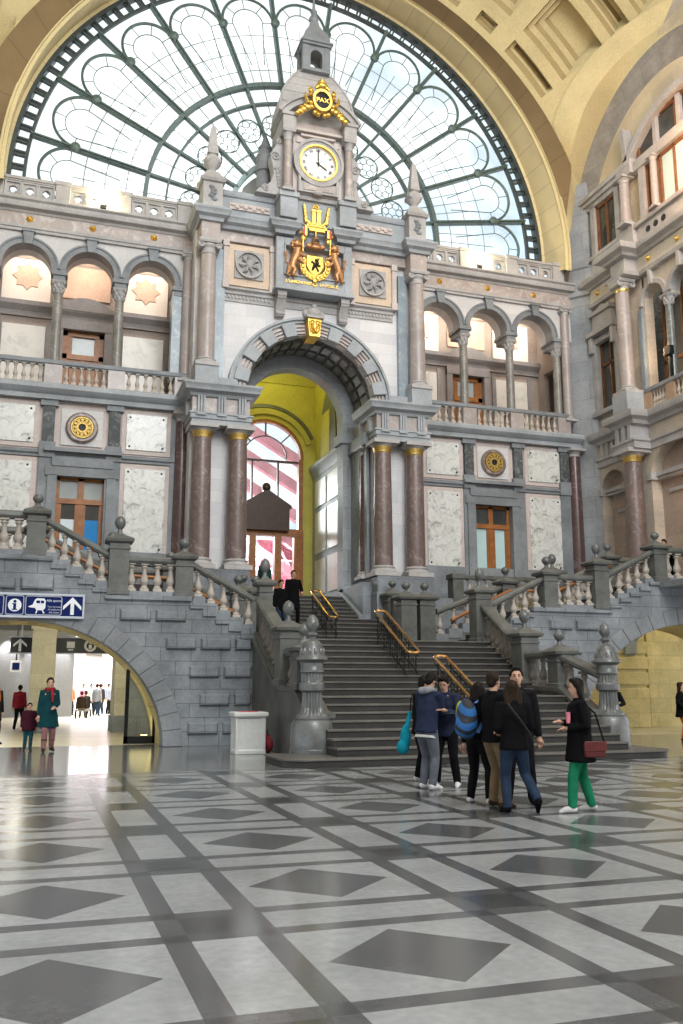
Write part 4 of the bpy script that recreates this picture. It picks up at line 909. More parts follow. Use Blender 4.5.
    v = MB(); v.box(XL-.3, XR+.3, 33.9, YB+.4, 15.9, 16.2); struct(v.build('ceiling_vestibule', yv))
    v = MB(); v.sweep([(XL, YB), (XR, YB)], [(-.02, 15.0), (.1, 15.0), (.15, 15.3), (.3, 15.5), (-.02, 15.6)]); v.ring(c0, zs, r+.25, r+.5, 20, 160, YB-.15, YB+.05, 24); struct(v.build('trim_29', stone('vestibule_trim', (.50, .44, .12), .1, 1, .7)))
    v = MB(); v.ring(c0, zs, r+.56, r+.72, 25, 155, YB-.08, YB+.05, 24); v.prism([(35.0, 11.3)]+[(36.2+1.15*math.cos(math.radians(q)), 11.6+2.6*math.sin(math.radians(q))) for q in range(180, -1, -12)]+[(37.4, 11.3)], 'x', XR-.06, XR+.02); struct(v.build('trim_30', M['dark']))
    v = MB(); v.box(XR-.08, XR+.02, 35.9, 37.2, 11.4, 13.3); v.build('lunette_panel', yv); struct(bpy.data.objects['lunette_panel']); bpy.data.objects['lunette_panel'].name = 'trim_31'
    v = MB(); v.sweep([(XR, 38.2), (XR, 34.1)], [(-.02, 10.6), (.12, 10.65), (.18, 10.9), (.3, 11.05), (.3, 11.2), (-.02, 11.3)]); v.box(XR-.1, XR+.02, 34.1, 38.2, 4.95, 10.7); struct(v.build('trim_32', M['blue']))
    for i, (ya, yb) in enumerate(((34.5, 35.9), (36.2, 37.7))):
        for j, (za, zb) in enumerate(((5.4, 6.9), (7.2, 9.0), (9.25, 10.4))):
            p = MB(); p.box(XR-.15, XR-.05, ya, yb, za, zb); o = p.build('wall_panel', M['panelm']); tag(o, 'pale marble panel on the right wall beyond the portal arch, %s row, %s column'%(('lowest', 'middle', 'top')[j], ('nearer', 'farther')[i]), 'panel', 'panels inside the portal passage')
    w = sempty('window_1', (c0, YB+.1, 4.95)); f = MB()
    f.ring(c0, zs, r-.12, r+.02, 0, 180, YB-.08, YB+.2, 28); f.box(c0-r, c0-r+.2, YB-.08, YB+.2, 4.95, zs); f.box(c0+r-.2, c0+r, YB-.08, YB+.2, 4.95, zs); f.build('frame', M['wood'], w)
    f = MB(); f.box(c0-r, c0+r, YB, YB+.12, 11.35, 11.45); f.box(c0+.55, c0+.63, YB, YB+.12, 8.2, 11.4); f.box(c0-.63, c0-.55, YB, YB+.12, 8.2, 11.4)
    f.ring(c0, zs, .95, 1.0, 0, 180, YB, YB+.1, 24)
    for a in (45, 90, 135): c, s = math.cos(math.radians(a)), math.sin(math.radians(a)); f.bar((c0+c, zs+s), (c0+c*r, zs+s*r), .06, YB, YB+.1)
    f.build('glazing_bars', M['woodd'], w)
    g = MB(); g.prism([(c0-r, 4.95), (c0-r, zs)]+arcpts(c0, zs, r, 180, 0, 20)+[(c0+r, 4.95)], 'y', YB+.14, YB+.16); g.build('pane', M['glass'], w)
    d = sempty('door_5', (c0, YB, 4.95)); f = MB()
    f.box(c0+.42, c0+.72, YB-.25, YB+.1, 4.95, 8.3); f.box(c0+r-.42, c0+r, YB-.2, YB+.1, 4.95, 8.3); f.box(c0-.72, c0-.42, YB-.25, YB+.1, 4.95, 8.3); f.box(c0-r, c0-r+.42, YB-.2, YB+.1, 4.95, 8.3)
    f.box(c0-r+.06, c0+r-.06, YB-.23, YB+.06, 8.0, 8.33); f.build('frame', M['wood'], d)
    f = MB(); f.prism([(c0-1.0, 8.2), (c0-1.0, 9.2), (c0-1.1, 9.2), (c0-1.1, 9.32), (c0-.1, 9.95), (c0+.1, 9.95), (c0+1.1, 9.32), (c0+1.1, 9.2), (c0+1.0, 9.2), (c0+1.0, 8.2)], 'y', YB-.5, YB+.05)
    f.ell((c0, YB-.25, 10.12), (.2, .2, .22)); f.box(c0-.14, c0+.14, YB-.35, YB-.1, 9.85, 10.0); f.build('pediment', M['woodd'], d)
    # ---------------- the iron train shed glimpsed beyond the doors
    t = thing('train_shed_roof', 'pink and white iron roof of the train shed seen through the portal window', 'roof', (12, 52, 4.9))
    s = MB()
    for k in range(9): s.prism([(5+0, 11.2+k*1.9), (5+18, 11.2+k*1.9-10.4), (5+18, 11.9+k*1.9-10.4), (5, 11.9+k*1.9)], 'y', 51.5+.3*k, 52+.3*k)
    s.build('pink_rafters', M['shedpink'], t)
    s = MB(); s.box(4, 22, 55, 55.3, 4.9, 10.6); s.build('red_side_wall', M['shedred'], t)
    s = MB()
    for k in range(8): x = 6+k*1.3; s.tube([(x, 54.5, 10.5), (x+3.2, 54.5, 5)], .09, 6); s.tube([(x+1.4, 54.4, 8.2), (x-.2, 54.4, 5.2)], .05, 5); s.tube([(x+.6, 54.4, 9.2), (x+1.9, 54.4, 9.2)], .05, 5)
    for z in (7, 8.6, 10.5): s.tube([(5, 54.4, z), (20, 54.4, z)], .07, 6)
    s.build('white_trusses', M['signwhite'], t)
    for (x, yy, z, e, cl) in ((9.0, 36.0, 14.8, 75, (.98, .95, .3)), (8.0, 35.0, 10.5, 14, (1, .97, .85))):
        l = bpy.data.lights.new('vestibule_lamp', 'POINT'); l.energy = e; l.color = cl; l.shadow_soft_size = .5
        o = bpy.data.objects.new('vestibule_lamp', l); COL.objects.link(o); o.location = (x, yy, z)
portal()
# ------------------------------------------------------------------ great lunette window
def lunette():
    cx, cz, R, Y = 9.25, 20.2, 11.2, 33.35
    w = sempty('window_2', (cx, Y, cz))
    def P(r, a): a = math.radians(a); return (cx+r*math.cos(a), cz+r*math.sin(a))
    g = MB(); g.prism(arcpts(cx, cz, R, 0, 180, 90)+[(cx-R, 18.95), (cx+R, 18.95)], 'y', Y+.06, Y+.08); g.build('pane', M['glass'], w)
    f = MB(); f.ring(cx, cz, 11.14, 11.3, -2, 182, Y-.16, Y+.2, 90); f.build('outer_frame', M['wframed'], w)
    f = MB(); f.ring(cx, cz, 10.62, 10.74, -2, 182, Y-.06, Y+.1, 90)
    for k in range(126): a = (k//2)*2.9+(.75 if k % 2 else 0); f.bar(P(10.7, a), P(11.16, a), .07, Y-.05, Y+.1)
    f.build('border_bars', M['wframed'], w)
    f = MB(); f.ring(cx, cz, 6.13, 6.30, 0, 180, Y-.16, Y+.12, 64); f.build('ring', M['wframe'], w)
    f = MB(); f.ring(cx, cz, 5.36, 5.44, 0, 180, Y-.1, Y+.12, 64); f.build('inner_ring', M['wframe'], w)
    f = MB(); f.ring(cx, cz, 2.75, 2.95, 0, 180, Y-.1, Y+.12, 40); f.ring(cx, cz, 3.45, 3.5, 0, 180, Y-.04, Y+.1, 40); f.build('centre_ring', M['wframel'], w)
    st = 14.5; sp = [90-7.25-st*k for k in range(6)]+[90+7.25+st*k for k in range(6)]; sp.sort()
    for a in sp:
        s = MB(); s.bar(P(2.8, a), P(6.2, a), .10, Y-.12, Y+.1); s.bar(P(6.2, a), P(10.7, a), .15, Y-.15, Y+.1); s.bar(P(6.2, a), P(10.7, a), .05, Y-.22, Y)
        s.disc(P(9.05, a)[0], Y-.1, P(9.05, a)[1], [(.19, 0), (.19, .14), (.1, .2)], 12)
        s.build('spoke', M['wframe'], w)
    edges = [sp[0]-st]+sp+[sp[-1]+st]
    for i in range(len(edges)-1):
        m = (edges[i]+edges[i+1])/2; c = math.radians(m)
        if m < 0 or m > 180: m = min(max(m, 0), 180)
        o = P(9.1, m); l = MB()
        hw = 9.1*math.tan(math.radians(st/2))-.06
        pts = []
        for k in range(25):
            t = math.radians(m-90+180*k/24); pts.append((o[0]+hw*math.cos(t), Y-.06, o[1]+hw*math.sin(t)))
        l.tube(pts, .06, 6); l.build('lobe', M['wframe'], w)
        b = MB(); pts = [(P(7.2, m-2.2)[0], Y+.02, P(7.2, m-2.2)[1])]
        q = hw*.6
        for k in range(17):
            t = math.radians(m-90+180*k/16); pts.append((o[0]+q*math.cos(t), Y+.02, o[1]+q*math.sin(t)))
        pts.append((P(7.2, m+2.2)[0], Y+.02, P(7.2, m+2.2)[1])); b.tube(pts, .02, 5)
        for k in range(0, 9, 2):
            t = math.radians(m-90+180*k/8); b.tube([(o[0]+q*math.cos(t), Y+.02, o[1]+q*math.sin(t)), (o[0]+hw*math.cos(t), Y+.02, o[1]+hw*math.sin(t))], .018, 4)
        for r in (6.95, 7.75, 8.55): b.tube([(P(r, m+st/2*u)[0], Y+.02, P(r, m+st/2*u)[1]) for u in (-1, -.5, 0, .5, 1)], .015, 4)
        for u in (-.45, 0, .45): a = m+st/2*u; b.tube([(P(6.3, a)[0], Y+.02, P(6.3, a)[1]), (P(8.3 if u else 9.0, a)[0], Y+.02, P(8.3 if u else 9.0, a)[1])], .014, 4)
        a = m; b.tube([(P(5.4, a)[0], Y+.02, P(5.4, a)[1]), (P(6.2, a)[0], Y+.02, P(6.2, a)[1])], .02, 4)
        b.build('glazing_bars', M['wframe'], w)
        rs = MB(); o = P(4.38, m)
        pts = [(o[0]+.50*math.cos(2*PI*k/20), Y+.02, o[1]+.50*math.sin(2*PI*k/20)) for k in range(20)]; rs.tube(pts, .026, 5, closed=True)
        for k in range(6):
            a2 = k*PI/3; cc = (o[0]+.31*math.cos(a2), o[1]+.31*math.sin(a2)); rs.tube([(cc[0]+.155*math.cos(2*PI*j/10), Y+.02, cc[1]+.155*math.sin(2*PI*j/10)) for j in range(10)], .016, 4, closed=True)
        a = m; rs.tube([(P(3.0, a)[0], Y+.02, P(3.0, a)[1]), (P(3.86, a)[0], Y+.02, P(3.86, a)[1])], .02, 4); rs.tube([(P(4.9, a)[0], Y+.02, P(4.9, a)[1]), (P(5.4, a)[0], Y+.02, P(5.4, a)[1])], .02, 4)
        rs.build('rosette', M['wframe'], w)
    s = MB(); s.box(-3, 21.6, 33.1, 33.7, 18.6, 18.98); struct(s.build('window_sill', M['grey'])); bpy.data.objects['window_sill'].name = 'trim_33'
    s = MB(); s.prism(arcpts(cx, cz, 2.7, 0, 180, 30), 'y', Y+.5, Y+.6); struct(s.build('trim_34', M['peach']))
lunette()
def loft_circles(rings, a0, a1, n):
    """rings of (Y, cx, cz, R)"""
    s = MB(); vs = []; fs = []
    for Y, cx, cz, R in rings:
        for i in range(n+1): t = math.radians(a0+(a1-a0)*i/n); vs.append((cx+R*math.cos(t), Y, cz+R*math.sin(t)))
    for j in range(len(rings)-1):
        for i in range(n): fs.append((j*(n+1)+i, j*(n+1)+i+1, (j+1)*(n+1)+i+1, (j+1)*(n+1)+i))
    s.add(vs, fs); return s
def blockstone(name, col, n, rows, f=.72):
    """stone with block joints running round an arch (angle about the arch axis)"""
    m, nt, b = new_mat(name)
    tc = node(nt, 'ShaderNodeTexCoord'); s = node(nt, 'ShaderNodeSeparateXYZ'); nt.links.new(tc.outputs['Object'], s.inputs[0])
    def mth(op, a, v=None, v2=None):
        q = node(nt, 'ShaderNodeMath', operation=op)
        for i, x in enumerate((a, v)):
            if x is None: continue
            if isinstance(x, (int, float)): q.inputs[i].default_value = x
            else: nt.links.new(x, q.inputs[i])
        return q.outputs[0]
    ang = mth('ARCTAN2', mth('SUBTRACT', s.outputs['Z'], 19.6), mth('SUBTRACT', s.outputs['X'], 9.25))
    fr = mth('FRACT', mth('MULTIPLY', ang, n/PI)); line = mth('LESS_THAN', fr, .035)
    n1 = node(nt, 'ShaderNodeTexNoise', Scale=.8, Detail=5.0); nt.links.new(tc.outputs['Object'], n1.inputs['Vector'])
    r = node(nt, 'ShaderNodeValToRGB'); r.color_ramp.elements[0].position = .3; r.color_ramp.elements[1].position = .7
    r.color_ramp.elements[0].color = c4(mul(col, .88)); r.color_ramp.elements[1].color = c4(mul(col, 1.1)); nt.links.new(n1.outputs['Fac'], r.inputs[0])
    mx = node(nt, 'ShaderNodeMix', data_type='RGBA', blend_type='MULTIPLY'); nt.links.new(line, mx.inputs['Factor']); nt.links.new(r.outputs[0], mx.inputs['A']); mx.inputs['B'].default_value = (f, f, f, 1)
    nt.links.new(mx.outputs['Result'], b.inputs['Base Color']); b.inputs['Roughness'].default_value = .75; b.inputs['Specular IOR Level'].default_value = .25
    return m
s = loft_circles([(33.4, 9.25, 20.2, 11.22), (33.2, 9.25, 20.2, 11.3), (33.15, 9.25, 20.2, 11.42), (32.0, 9.45, 20.0, 11.5)], -3, 183, 72); struct(s.build('wall_arch_reveal', blockstone('arch_reveal_stone', (.66, .555, .33), 38, 1)))
s = loft_circles([(32.02, 9.45, 20.0, 11.5), (31.93, 9.44, 19.95, 11.5), (31.9, 9.44, 19.93, 11.62), (31.8, 9.44, 19.9, 11.64), (31.8, 9.44, 19.9, 11.72)], -3, 183, 72); struct(s.build('trim_35', M['yell']))
s = loft_circles([(31.8, 9.42, 19.88, 11.68), (31.0, 9.2, 18.95, 12.62)], -2, 182, 90)
for i in range(91, 182):
    x, y, z = s.v[i]; an = math.degrees(math.atan2(z-18.95, abs(x-9.2))); k = 1 if x > 9.2 else -1
    if an < 22: u = min((22-an)/12, 1); s.v[i] = (9.2+k*(11.7+.43*u), 31+1.55*u+(.15 if i > 181 else 0), z)
struct(s.build('wall_arch_face', blockstone('arch_face_stone', (.25, .175, .09), 24, 1, .8)))

# ------------------------------------------------------------------ coffered vault
def vault():
    C = (9.2, 18.4, 18.95); RS = 17.82
    side = (26.0, 22.6, 5.35)
    def P(th, y, d=0):
        r = math.sqrt(max((RS+d)**2-(y-C[1])**2, .01)); t = math.radians(th)
        return (C[0]+r*math.cos(t), y, C[2]+r*math.sin(t))
    def rad(p): return math.hypot(p[1]-side[0], p[2]-side[1])
    s = MB()
    per = 23.6; c0 = 42.7+per*2-94.4+.0
    ths = []
    t = 42.7-per-6.2
    # column boundaries: wide column (12.4 deg) then narrow (11.2 - ...)
    cols = []
    for k in range(-1, 7):
        c = 42.55+per*k; cols.append((c-6.9, c+6.9, 'w')); cols.append((c+6.9, c+per-6.9, 'n'))
    rows = [(31.0, 30.25, 'n'), (30.25, 28.25, 'w'), (28.25, 27.2, 'n'), (27.2, 24.9, 'w'), (24.9, 23.8, 'n'), (23.8, 21.4, 'w'), (21.4, 20.3, 'n')]
    def rect(a0, a1, y0, y1, d, n=4):
        out = []
        for k in range(n): out.append(P(a0+(a1-a0)*k/n, y0, d))
        for k in range(n): out.append(P(a1, y0+(y1-y0)*k/n, d))
        for k in range(n): out.append(P(a1-(a1-a0)*k/n, y1, d))
        for k in range(n): out.append(P(a0, y1-(y1-y0)*k/n, d))
        return out
    for a0, a1, kc in cols:
        for y0, y1, kr in rows:
            if a1 < 14 or a0 > 166: continue
            cs = [P(a, y) for a in (a0, (a0+a1)/2, a1) for y in (y0, (y0+y1)/2, y1)]
            edge = any((rad(p) < side[2]-.35 or p[2] < 22.6) for p in cs) and (a0 < 50 or a1 > 130)
            if edge:
                n = 18
                for i in range(n):
                    for j in range(n):
                        q = [P(a0+(a1-a0)*u/n, y0+(y1-y0)*v/n) for u, v in ((i, j), (i+1, j), (i+1, j+1), (i, j+1))]
                        c = P(a0+(a1-a0)*(i+.5)/n, y0+(y1-y0)*(j+.5)/n)
                        if rad(c) > side[2]+.1 and c[2] > 22.0 and (c[2] > side[1] or c[1] > 30.9): s.add(q, [(0, 1, 2, 3)])
                continue
            wa = (a1-a0); wy = (y1-y0)
            ia = 1.2 if kc == 'w' else 2.2; iy = .2 if kr == 'w' else .16
            dy_ = .17 if kr == 'w' else .07; steps = [(0, 0, 0), (ia, iy, 0), (ia, iy, .24), (ia+.7, iy+dy_, .24), (ia+.7, iy+dy_, .46), (ia+1.4, iy+2*dy_, .46), (ia+1.4, iy+2*dy_, .68)]
            if kc == 'n' and kr == 'n': steps = [(0, 0, 0), (2.9, .2, 0), (2.9, .2, .16), (3.3, .27, .14), (3.3, .27, .3)]
            rings = []
            for da, dy, d in steps: rings.append(rect(a0+da, a1-da, y0-dy, y1+dy, d))
            vs = [p for r in rings for p in r]; m = 16; fs = []
            for j in range(len(rings)-1):
                for i in range(m): fs.append((j*m+i, j*m+(i+1) % m, (j+1)*m+(i+1) % m, (j+1)*m+i))
            fs.append(tuple((len(rings)-1)*m+i for i in range(m)))
            for q, fc in enumerate(fs):
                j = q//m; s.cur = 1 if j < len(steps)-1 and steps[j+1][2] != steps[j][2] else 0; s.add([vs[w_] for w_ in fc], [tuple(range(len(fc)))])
            s.cur = 0
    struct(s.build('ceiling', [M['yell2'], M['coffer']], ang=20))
    # splayed yellow band and grey arch over each side bay
    for sd in (1, -1):
        vs = []; fs = []; n = 40
        def brown(z):
            q = math.asin((z-18.95)/12.62); x = 12.62*math.cos(q); an = math.degrees(q)
            if an < 22: u = min((22-an)/12, 1); return (11.68+.43*u, 31+1.55*u, z)
            return (x-.02, 31, z)
        def ringpts():
            A = []; A2 = []; B = []; D = []; E = []
            for i in range(n+1):
                a = math.radians(-6+186*i/n)
                for rr, LL in ((5.7, A), (5.0, A2)): y = min(26.0+rr*math.cos(a), 31.3); z = 22.6+rr*math.sin(a); x = math.sqrt(max(RS**2-(y-C[1])**2-(z-C[2])**2, .01)); LL.append((x-.12, y, z))
                if math.degrees(a) < 30: A[-1] = brown(21.6+(25.4-21.6)*(math.degrees(a)+6)/36); A2[-1] = tuple((p+q)/2 for p, q in zip(A[-1], (12.8, 27+5.75*math.cos(a), 21+5.75*math.sin(a))))
                B.append((22.0-9.2, 27+5.75*math.cos(a), 21+5.75*math.sin(a)))
                D.append((22.45-9.2, 27+4.15*math.cos(a), 21+4.15*math.sin(a)))
            return A, A2, B, D
        A, A2, B, D = ringpts()
        def strip(name, U, V, mat):
            q = MB(); vs = [(9.2+sd*p[0], p[1], p[2]) for p in U]+[(9.2+sd*p[0], p[1], p[2]) for p in V]
            q.add(vs, [(i, i+1, n+2+i, n+1+i) for i in range(n)]); struct(q.build(name, mat))
        nm = 'right' if sd == 1 else 'left'
        strip('wall_side_band_'+nm, A, A2, M['yell']); strip('wall_side_splay_'+nm, A2, B, M['yell']); strip('wall_side_arch_'+nm, B, D, M['ashlarx2'])
M['ashlarx2'] = stone('side_arch_stone', (.33, .315, .30), .25, .9, .65, brick=('x', 1.2, .6, .75))
vault()

# ------------------------------------------------------------------ corner pier and right wall
p = MB(); p.prism([(21.33, 32.6), (22.0, 31.75), (22.6, 31.75), (22.6, 33.2), (21.33, 33.2)], 'z', 0, 23.6)
p.sweep([(21.33, 32.9), (21.33, 32.6), (22.0, 31.75)], [(-.05, 18.2), (.1, 18.3), (.1, 18.5), (-.05, 18.55)])
p.sweep([(21.33, 32.9), (21.33, 32.6), (22.0, 31.75)], [(-.05, 19.5), (.06, 19.6), (.12, 19.9), (-.05, 19.95)])
struct(p.build('wall_corner_pier', M['ashlarx'], ang=20))
p.v = [(18.5-x, y, z) for x, y, z in p.v]; struct(p.build('wall_corner_pier', M['ashlarx'], ang=20))
M['wood2'] = plain('brown_wood', (.20, .085, .035), .45, 0, .25, 5)
def right_wall():
    X = 22.0
    # lowest storey with a narrow niche and a wide arch
    w = MB()
    a1 = [(30.9+.77*math.cos(math.radians(t)), 9.55+.72*math.sin(math.radians(t))) for t in range(0, 181, 12)]
    a2 = [(25.7+2.75*math.cos(math.radians(t)), 9.5+1.45*math.sin(math.radians(t))) for t in range(0, 181, 8)]
    poly = [(33, 0), (33, 11.6), (18, 11.6), (18, 0), (22.95, 0)]+[(22.95, 5.0)]+list(reversed(a2))+[(28.45, 5.0), (28.45, 4.9), (30.15, 4.9)]+list(reversed(a1))+[(31.75, 4.9), (31.75, 0)]
    poly = [(33, 4.9), (33, 11.6), (18, 11.6), (18, 4.9), (22.95, 4.9)]+list(reversed(a2))+[(28.45, 4.9), (30.13, 4.9)]+list(reversed(a1))+[(31.67, 4.9)]
    w.prism(poly, 'x', X, X+.5); struct(w.build('wall_right', M['creamx'], ang=25))
    w = MB(); w.box(X+.45, X+.7, 18, 33.2, 4.7, 11.8); struct(w.build('wall_right_niche', M['niche']))
    w = MB()
    for y0, y1 in ((31.9, 30.0), (28.6, 22.8)):
        w.box(X+.2, X+.5, min(y0, y1), max(y0, y1), 9.3, 9.42); w.box(X+.14, X+.5, min(y0, y1), max(y0, y1), 9.42, 9.6)
        w.box(X-.08, X+.3, y0-.25, y0+.02, 9.3, 9.6); w.box(X-.08, X+.3, y1-.02, y1+.25, 9.3, 9.6)
    w.box(X+.4, X+.46, 31.3, 30.6, 8.55, 8.68); w.box(X+.38, X+.46, 28.0, 26.0, 8.75, 8.9)
    struct(w.build('trim_36', M['grey'], bev=.02))
    fl = MB(); fl.box(19.4, 22.6, 18, 31, 4.75, 4.95); struct(fl.build('floor_gallery_right', M['bluem']))
    # entablature between storeys, breaking forward over the column
    path = [(X, 32.0), (X, 29.55), (X-.75, 29.55), (X-.75, 28.35), (X, 28.35), (X, 18)]
    e = MB()
    e.sweep(path, [(-.1, 10.5), (.06, 10.5), (.06, 10.75), (.12, 10.8), (.12, 10.88), (-.1, 10.88)])
    e.sweep(path, [(-.1, 11.42), (.1, 11.46), (.14, 11.6), (.32, 11.7), (.36, 11.85), (.36, 11.95), (-.1, 12.05)])
    for k in range(14):
        y = 31.8-k*.36
        if 28.2 < y < 29.6: continue
        if y < 28: break
        e.box(X-.1, X+.1, y-.07, y+.07, 10.88, 11.45)
    for y in (29.35, 28.95, 28.55): e.box(X-.85, X, y-.09, y+.09, 10.88, 11.45)
    e.box(X-.66, X, 28.45, 29.45, 10.5, 11.5)
    struct(e.build('trim_37', M['grey'], ang=30))
    column('red marble lower column of the right side wall beside the gallery', 21.5, 28.9, 5.3, 10.52, .38, 'rouge', 'doric', None, 'grey', gold=True, n=24)
    b = MB(); b.box(21.05, 22, 28.4, 29.4, 4.9, 5.32); struct(b.build('trim_38', M['bluem']))
    # middle storey
    w = MB()
    w.box(X+.1, X+.5, 31.6, 33, 11.6, 18); w.box(X+.1, X+.5, 28.3, 30.25, 11.6, 18); w.box(X+.1, X+.5, 30.2, 31.65, 16.0, 18); w.box(X+.1, X+.5, 30.2, 31.65, 11.6, 12.85)
    ar = (27.75, 26.05, 24.35, 22.65)
    poly = [(28.4, 16.2), (28.4, 18), (18, 18), (18, 16.2)]
    for c in reversed(ar): poly += [(c-.66, 16.2)]+[(c+.66*math.cos(math.radians(t)), 16.35+.66*math.sin(math.radians(t))) for t in range(180, -1, -12)]+[(c+.66, 16.2)]
    w.prism(poly, 'x', X+.1, X+.5); struct(w.build('wall_right_middle', M['creamx'], ang=25))
    tr = MB()
    for c in ar:
        vs = MB(); vs.ring(c, 16.35, .65, .86, 0, 180, X, X+.4, 20); vs.v = [(yy, x, z) for x, yy, z in vs.v]; tr.add(vs.v, vs.f)
        tr.box(X-.08, X+.2, c-.1, c+.1, 17.0, 17.6)
    # window surround, hood and brackets
    tr.box(X-.06, X+.2, 30.05, 30.28, 12.8, 16.1); tr.box(X-.06, X+.2, 31.55, 31.8, 12.8, 16.1); tr.box(X-.06, X+.2, 30.05, 31.8, 15.9, 16.15)
    tr.box(X-.3, X+.2, 29.95, 31.85, 16.2, 16.4); tr.prism([(30.15, 16.4), (31.7, 16.4), (31.55, 17.1), (30.3, 17.1)], 'x', X-.12, X+.2); tr.box(X-.22, X+.2, 30.2, 31.68, 17.1, 17.28); tr.prism([(30.4, 17.28), (31.45, 17.28), (30.93, 17.5)], 'x', X-.12, X+.2)
    for y in (30.16, 31.68): tr.box(X-.24, X+.1, y-.1, y+.1, 15.5, 16.2)
    tr.box(X-.15, X+.2, 29.95, 31.9, 12.7, 12.9)
    struct(tr.build('trim_39', M['grey'], bev=.02))
    wn = sempty('window_3', (X+.3, 30.93, 12.9)); f = MB()
    for y in (30.28, 30.86, 31.48): f.box(X+.22, X+.34, y, y+.09, 12.9, 15.95)
    f.box(X+.22, X+.34, 30.28, 31.57, 14.9, 15.0); f.build('frame', M['wood2'], wn)
    g = MB(); g.box(X+.28, X+.3, 30.3, 31.55, 12.9, 15.95); g.build('pane', M['glassdark'], wn)
    b = MB(); b.box(21.1, X+.1, 28.45, 29.4, 12.05, 12.8); struct(b.build('trim_40', M['blue'], bev=.02))
    column('rose marble upper column with gilt capital on the right side wall', 21.52, 28.92, 12.78, 17.55, .30, 'rose', 'ionic', None, 'grey', gold=True, n=24)
    q = MB(); q.box(X-.02, X+.5, 28.42, 28.62, 12.9, 16.25); q.build('pilaster_strip', M['bluemarb']); tag(q and bpy.data.objects['pilaster_strip.%03d' % max([int(o.name.split('.')[-1]) for o in bpy.data.objects if o.name.startswith('pilaster_strip.')])], 'blue grey marble pilaster at the edge of the right wall arcade', 'pilaster')
    for i, y in enumerate((26.9, 25.2, 23.5)):
        column('grey green marble column of the right side arcade, %s from the corner'%ORD[i], X+.1, y, 12.75, 16.22, .17, 'green', 'corinth', 'right wall arcade columns', 'grey')
    t = thing('balcony_balustrade', 'low balustrade along the balcony of the right side wall', 'balustrade', (X, 26, 12.05))
    r = MB(); r.box(X-.16, X+.12, 18, 28.4, 12.72, 12.88); r.build('handrail', M['bluem'], t, bev=.02)
    for y in (28.25, 26.9, 25.2, 23.5): p = MB(); p.box(X-.13, X+.3, y-.24, y+.24, 12.05, 12.73); p.build('post', stone('post_stone%d' % int(y*10), (.40, .28, .19), .12, 2), t)
    for ya, yb in ((28.0, 27.15), (26.65, 25.45), (24.95, 23.75)):
        for k in range(5): add_baluster(t, X-.02, ya+(yb-ya)*(k+.5)/5, 12.06, .66, 'balpk', .85)
    bk = MB(); bk.box(23.6, 23.8, 18, 33, 12, 18); bk.box(22.4, 23.8, 18, 33, 12, 12.06); struct(bk.build('wall_right_back', M['green']))
    for c in ar[:3]:
        f = MB(); f.box(22.9, 23.0, c-.6, c-.5, 12.1, 17); f.box(22.9, 23.0, c+.5, c+.6, 12.1, 17); f.box(22.9, 23.0, c-.05, c+.05, 12.1, 17); f.box(22.9, 23.0, c-.6, c+.6, 14.0, 14.15); f.box(22.9, 23, c-.6, c+.6, 16.9, 17.05)
        n = {27.75: 'window_4', 26.05: 'window_5', 24.35: 'window_6'}[c]; wn = sempty(n, (22.95, c, 12.1)); f.build('frame', M['wood2'], wn)
        g = MB(); g.box(22.94, 22.96, c-.58, c+.58, 12.1, 17); g.build('pane', M['glassdark'], wn)
    # cornice and upper storey
    path = [(X, 32.0), (X, 29.5), (X-.72, 29.5), (X-.72, 28.4), (X, 28.4), (X, 18)]
    e = MB(); e.sweep(path, [(-.1, 17.55), (.08, 17.6), (.12, 17.75), (-.1, 17.8)]); e.sweep(path, [(-.1, 18.35), (.1, 18.4), (.16, 18.5), (.36, 18.6), (.4, 18.75), (.4, 18.82), (-.1, 18.86)]); e.box(X-.62, X+.2, 28.5, 29.4, 17.6, 18.5)
    struct(e.build('trim_41', M['grey'], ang=30))
    fz = MB(); fz.box(X-.02, X+.3, 18, 32, 17.75, 18.4); struct(fz.build('trim_42', M['cream']))
    for i, y in enumerate((31.2, 30.1, 27.75, 26.05)):
        g = MB(); g.disc(0, 0, 0, [(.12, 0), (.125, .03), (.085, .06), (.07, .04), (.02, .12)], 14); g.v = [(X-.02+yy, y+x, 18.1+z) for x, yy, z in g.v]
        o = g.build('gilt_stud', M['gold']); tag(o, 'gilded stud on the right wall frieze, %s from the corner pier'%ORD[i], 'stud', 'right wall gilded studs')
    w = MB(); w.box(X+.3, X+.6, 18, 33, 18, 27.5); struct(w.build('wall_right_upper', stone('upper_side_wall', (.66, .56, .40), .12, .7, .7, brick=('x', 1.3, .6, .86)), ang=25))
    u = MB()
    u.box(X-.05, X+.35, 18, 32, 18.86, 19.05); u.box(X-.06, X+.35, 18, 32, 19.72, 19.9)
    for y in (31.35, 29.6): u.box(X, X+.35, y-.16, y+.16, 19.85, 22.2)
    u.box(X-.1, X+.35, 28.5, 29.4, 18.86, 19.95); u.box(X, X+.35, 29.7, 31.9, 22.1, 22.35); u.box(X-.12, X+.35, 29.0, 32, 22.3, 22.5)
    u.box(X-.22, X+.35, 28.4, 32.0, 22.5, 22.7); u.box(X-.2, X+.35, 28.3, 29.3, 22.1, 22.75); u.prism([(28.85, 22.7), (29.0, 24.2), (28.85, 24.4), (28.7, 24.2), (28.55, 22.7)], 'x', X-.12, X+.3)
    u.box(X, X+.35, 27.75, 28.1, 19.9, 22.3)
    u.box(X-.06, X+.35, 18, 28.3, 22.1, 22.55)
    sg = MB(); sg.ring(25.6, 19.9, 4.05, 4.4, 38, 142, X-.12, X+.35, 24); u.add([(yy, x, z) for x, yy, z in [(a, b, c) for a, b, c in sg.v]], sg.f)
    for y in (27.0, 25.6, 24.2): u.box(X+.05, X+.35, y-.12, y+.12, 22.5, 23.9)
    struct(u.build('trim_43', M['grey'], bev=.02))
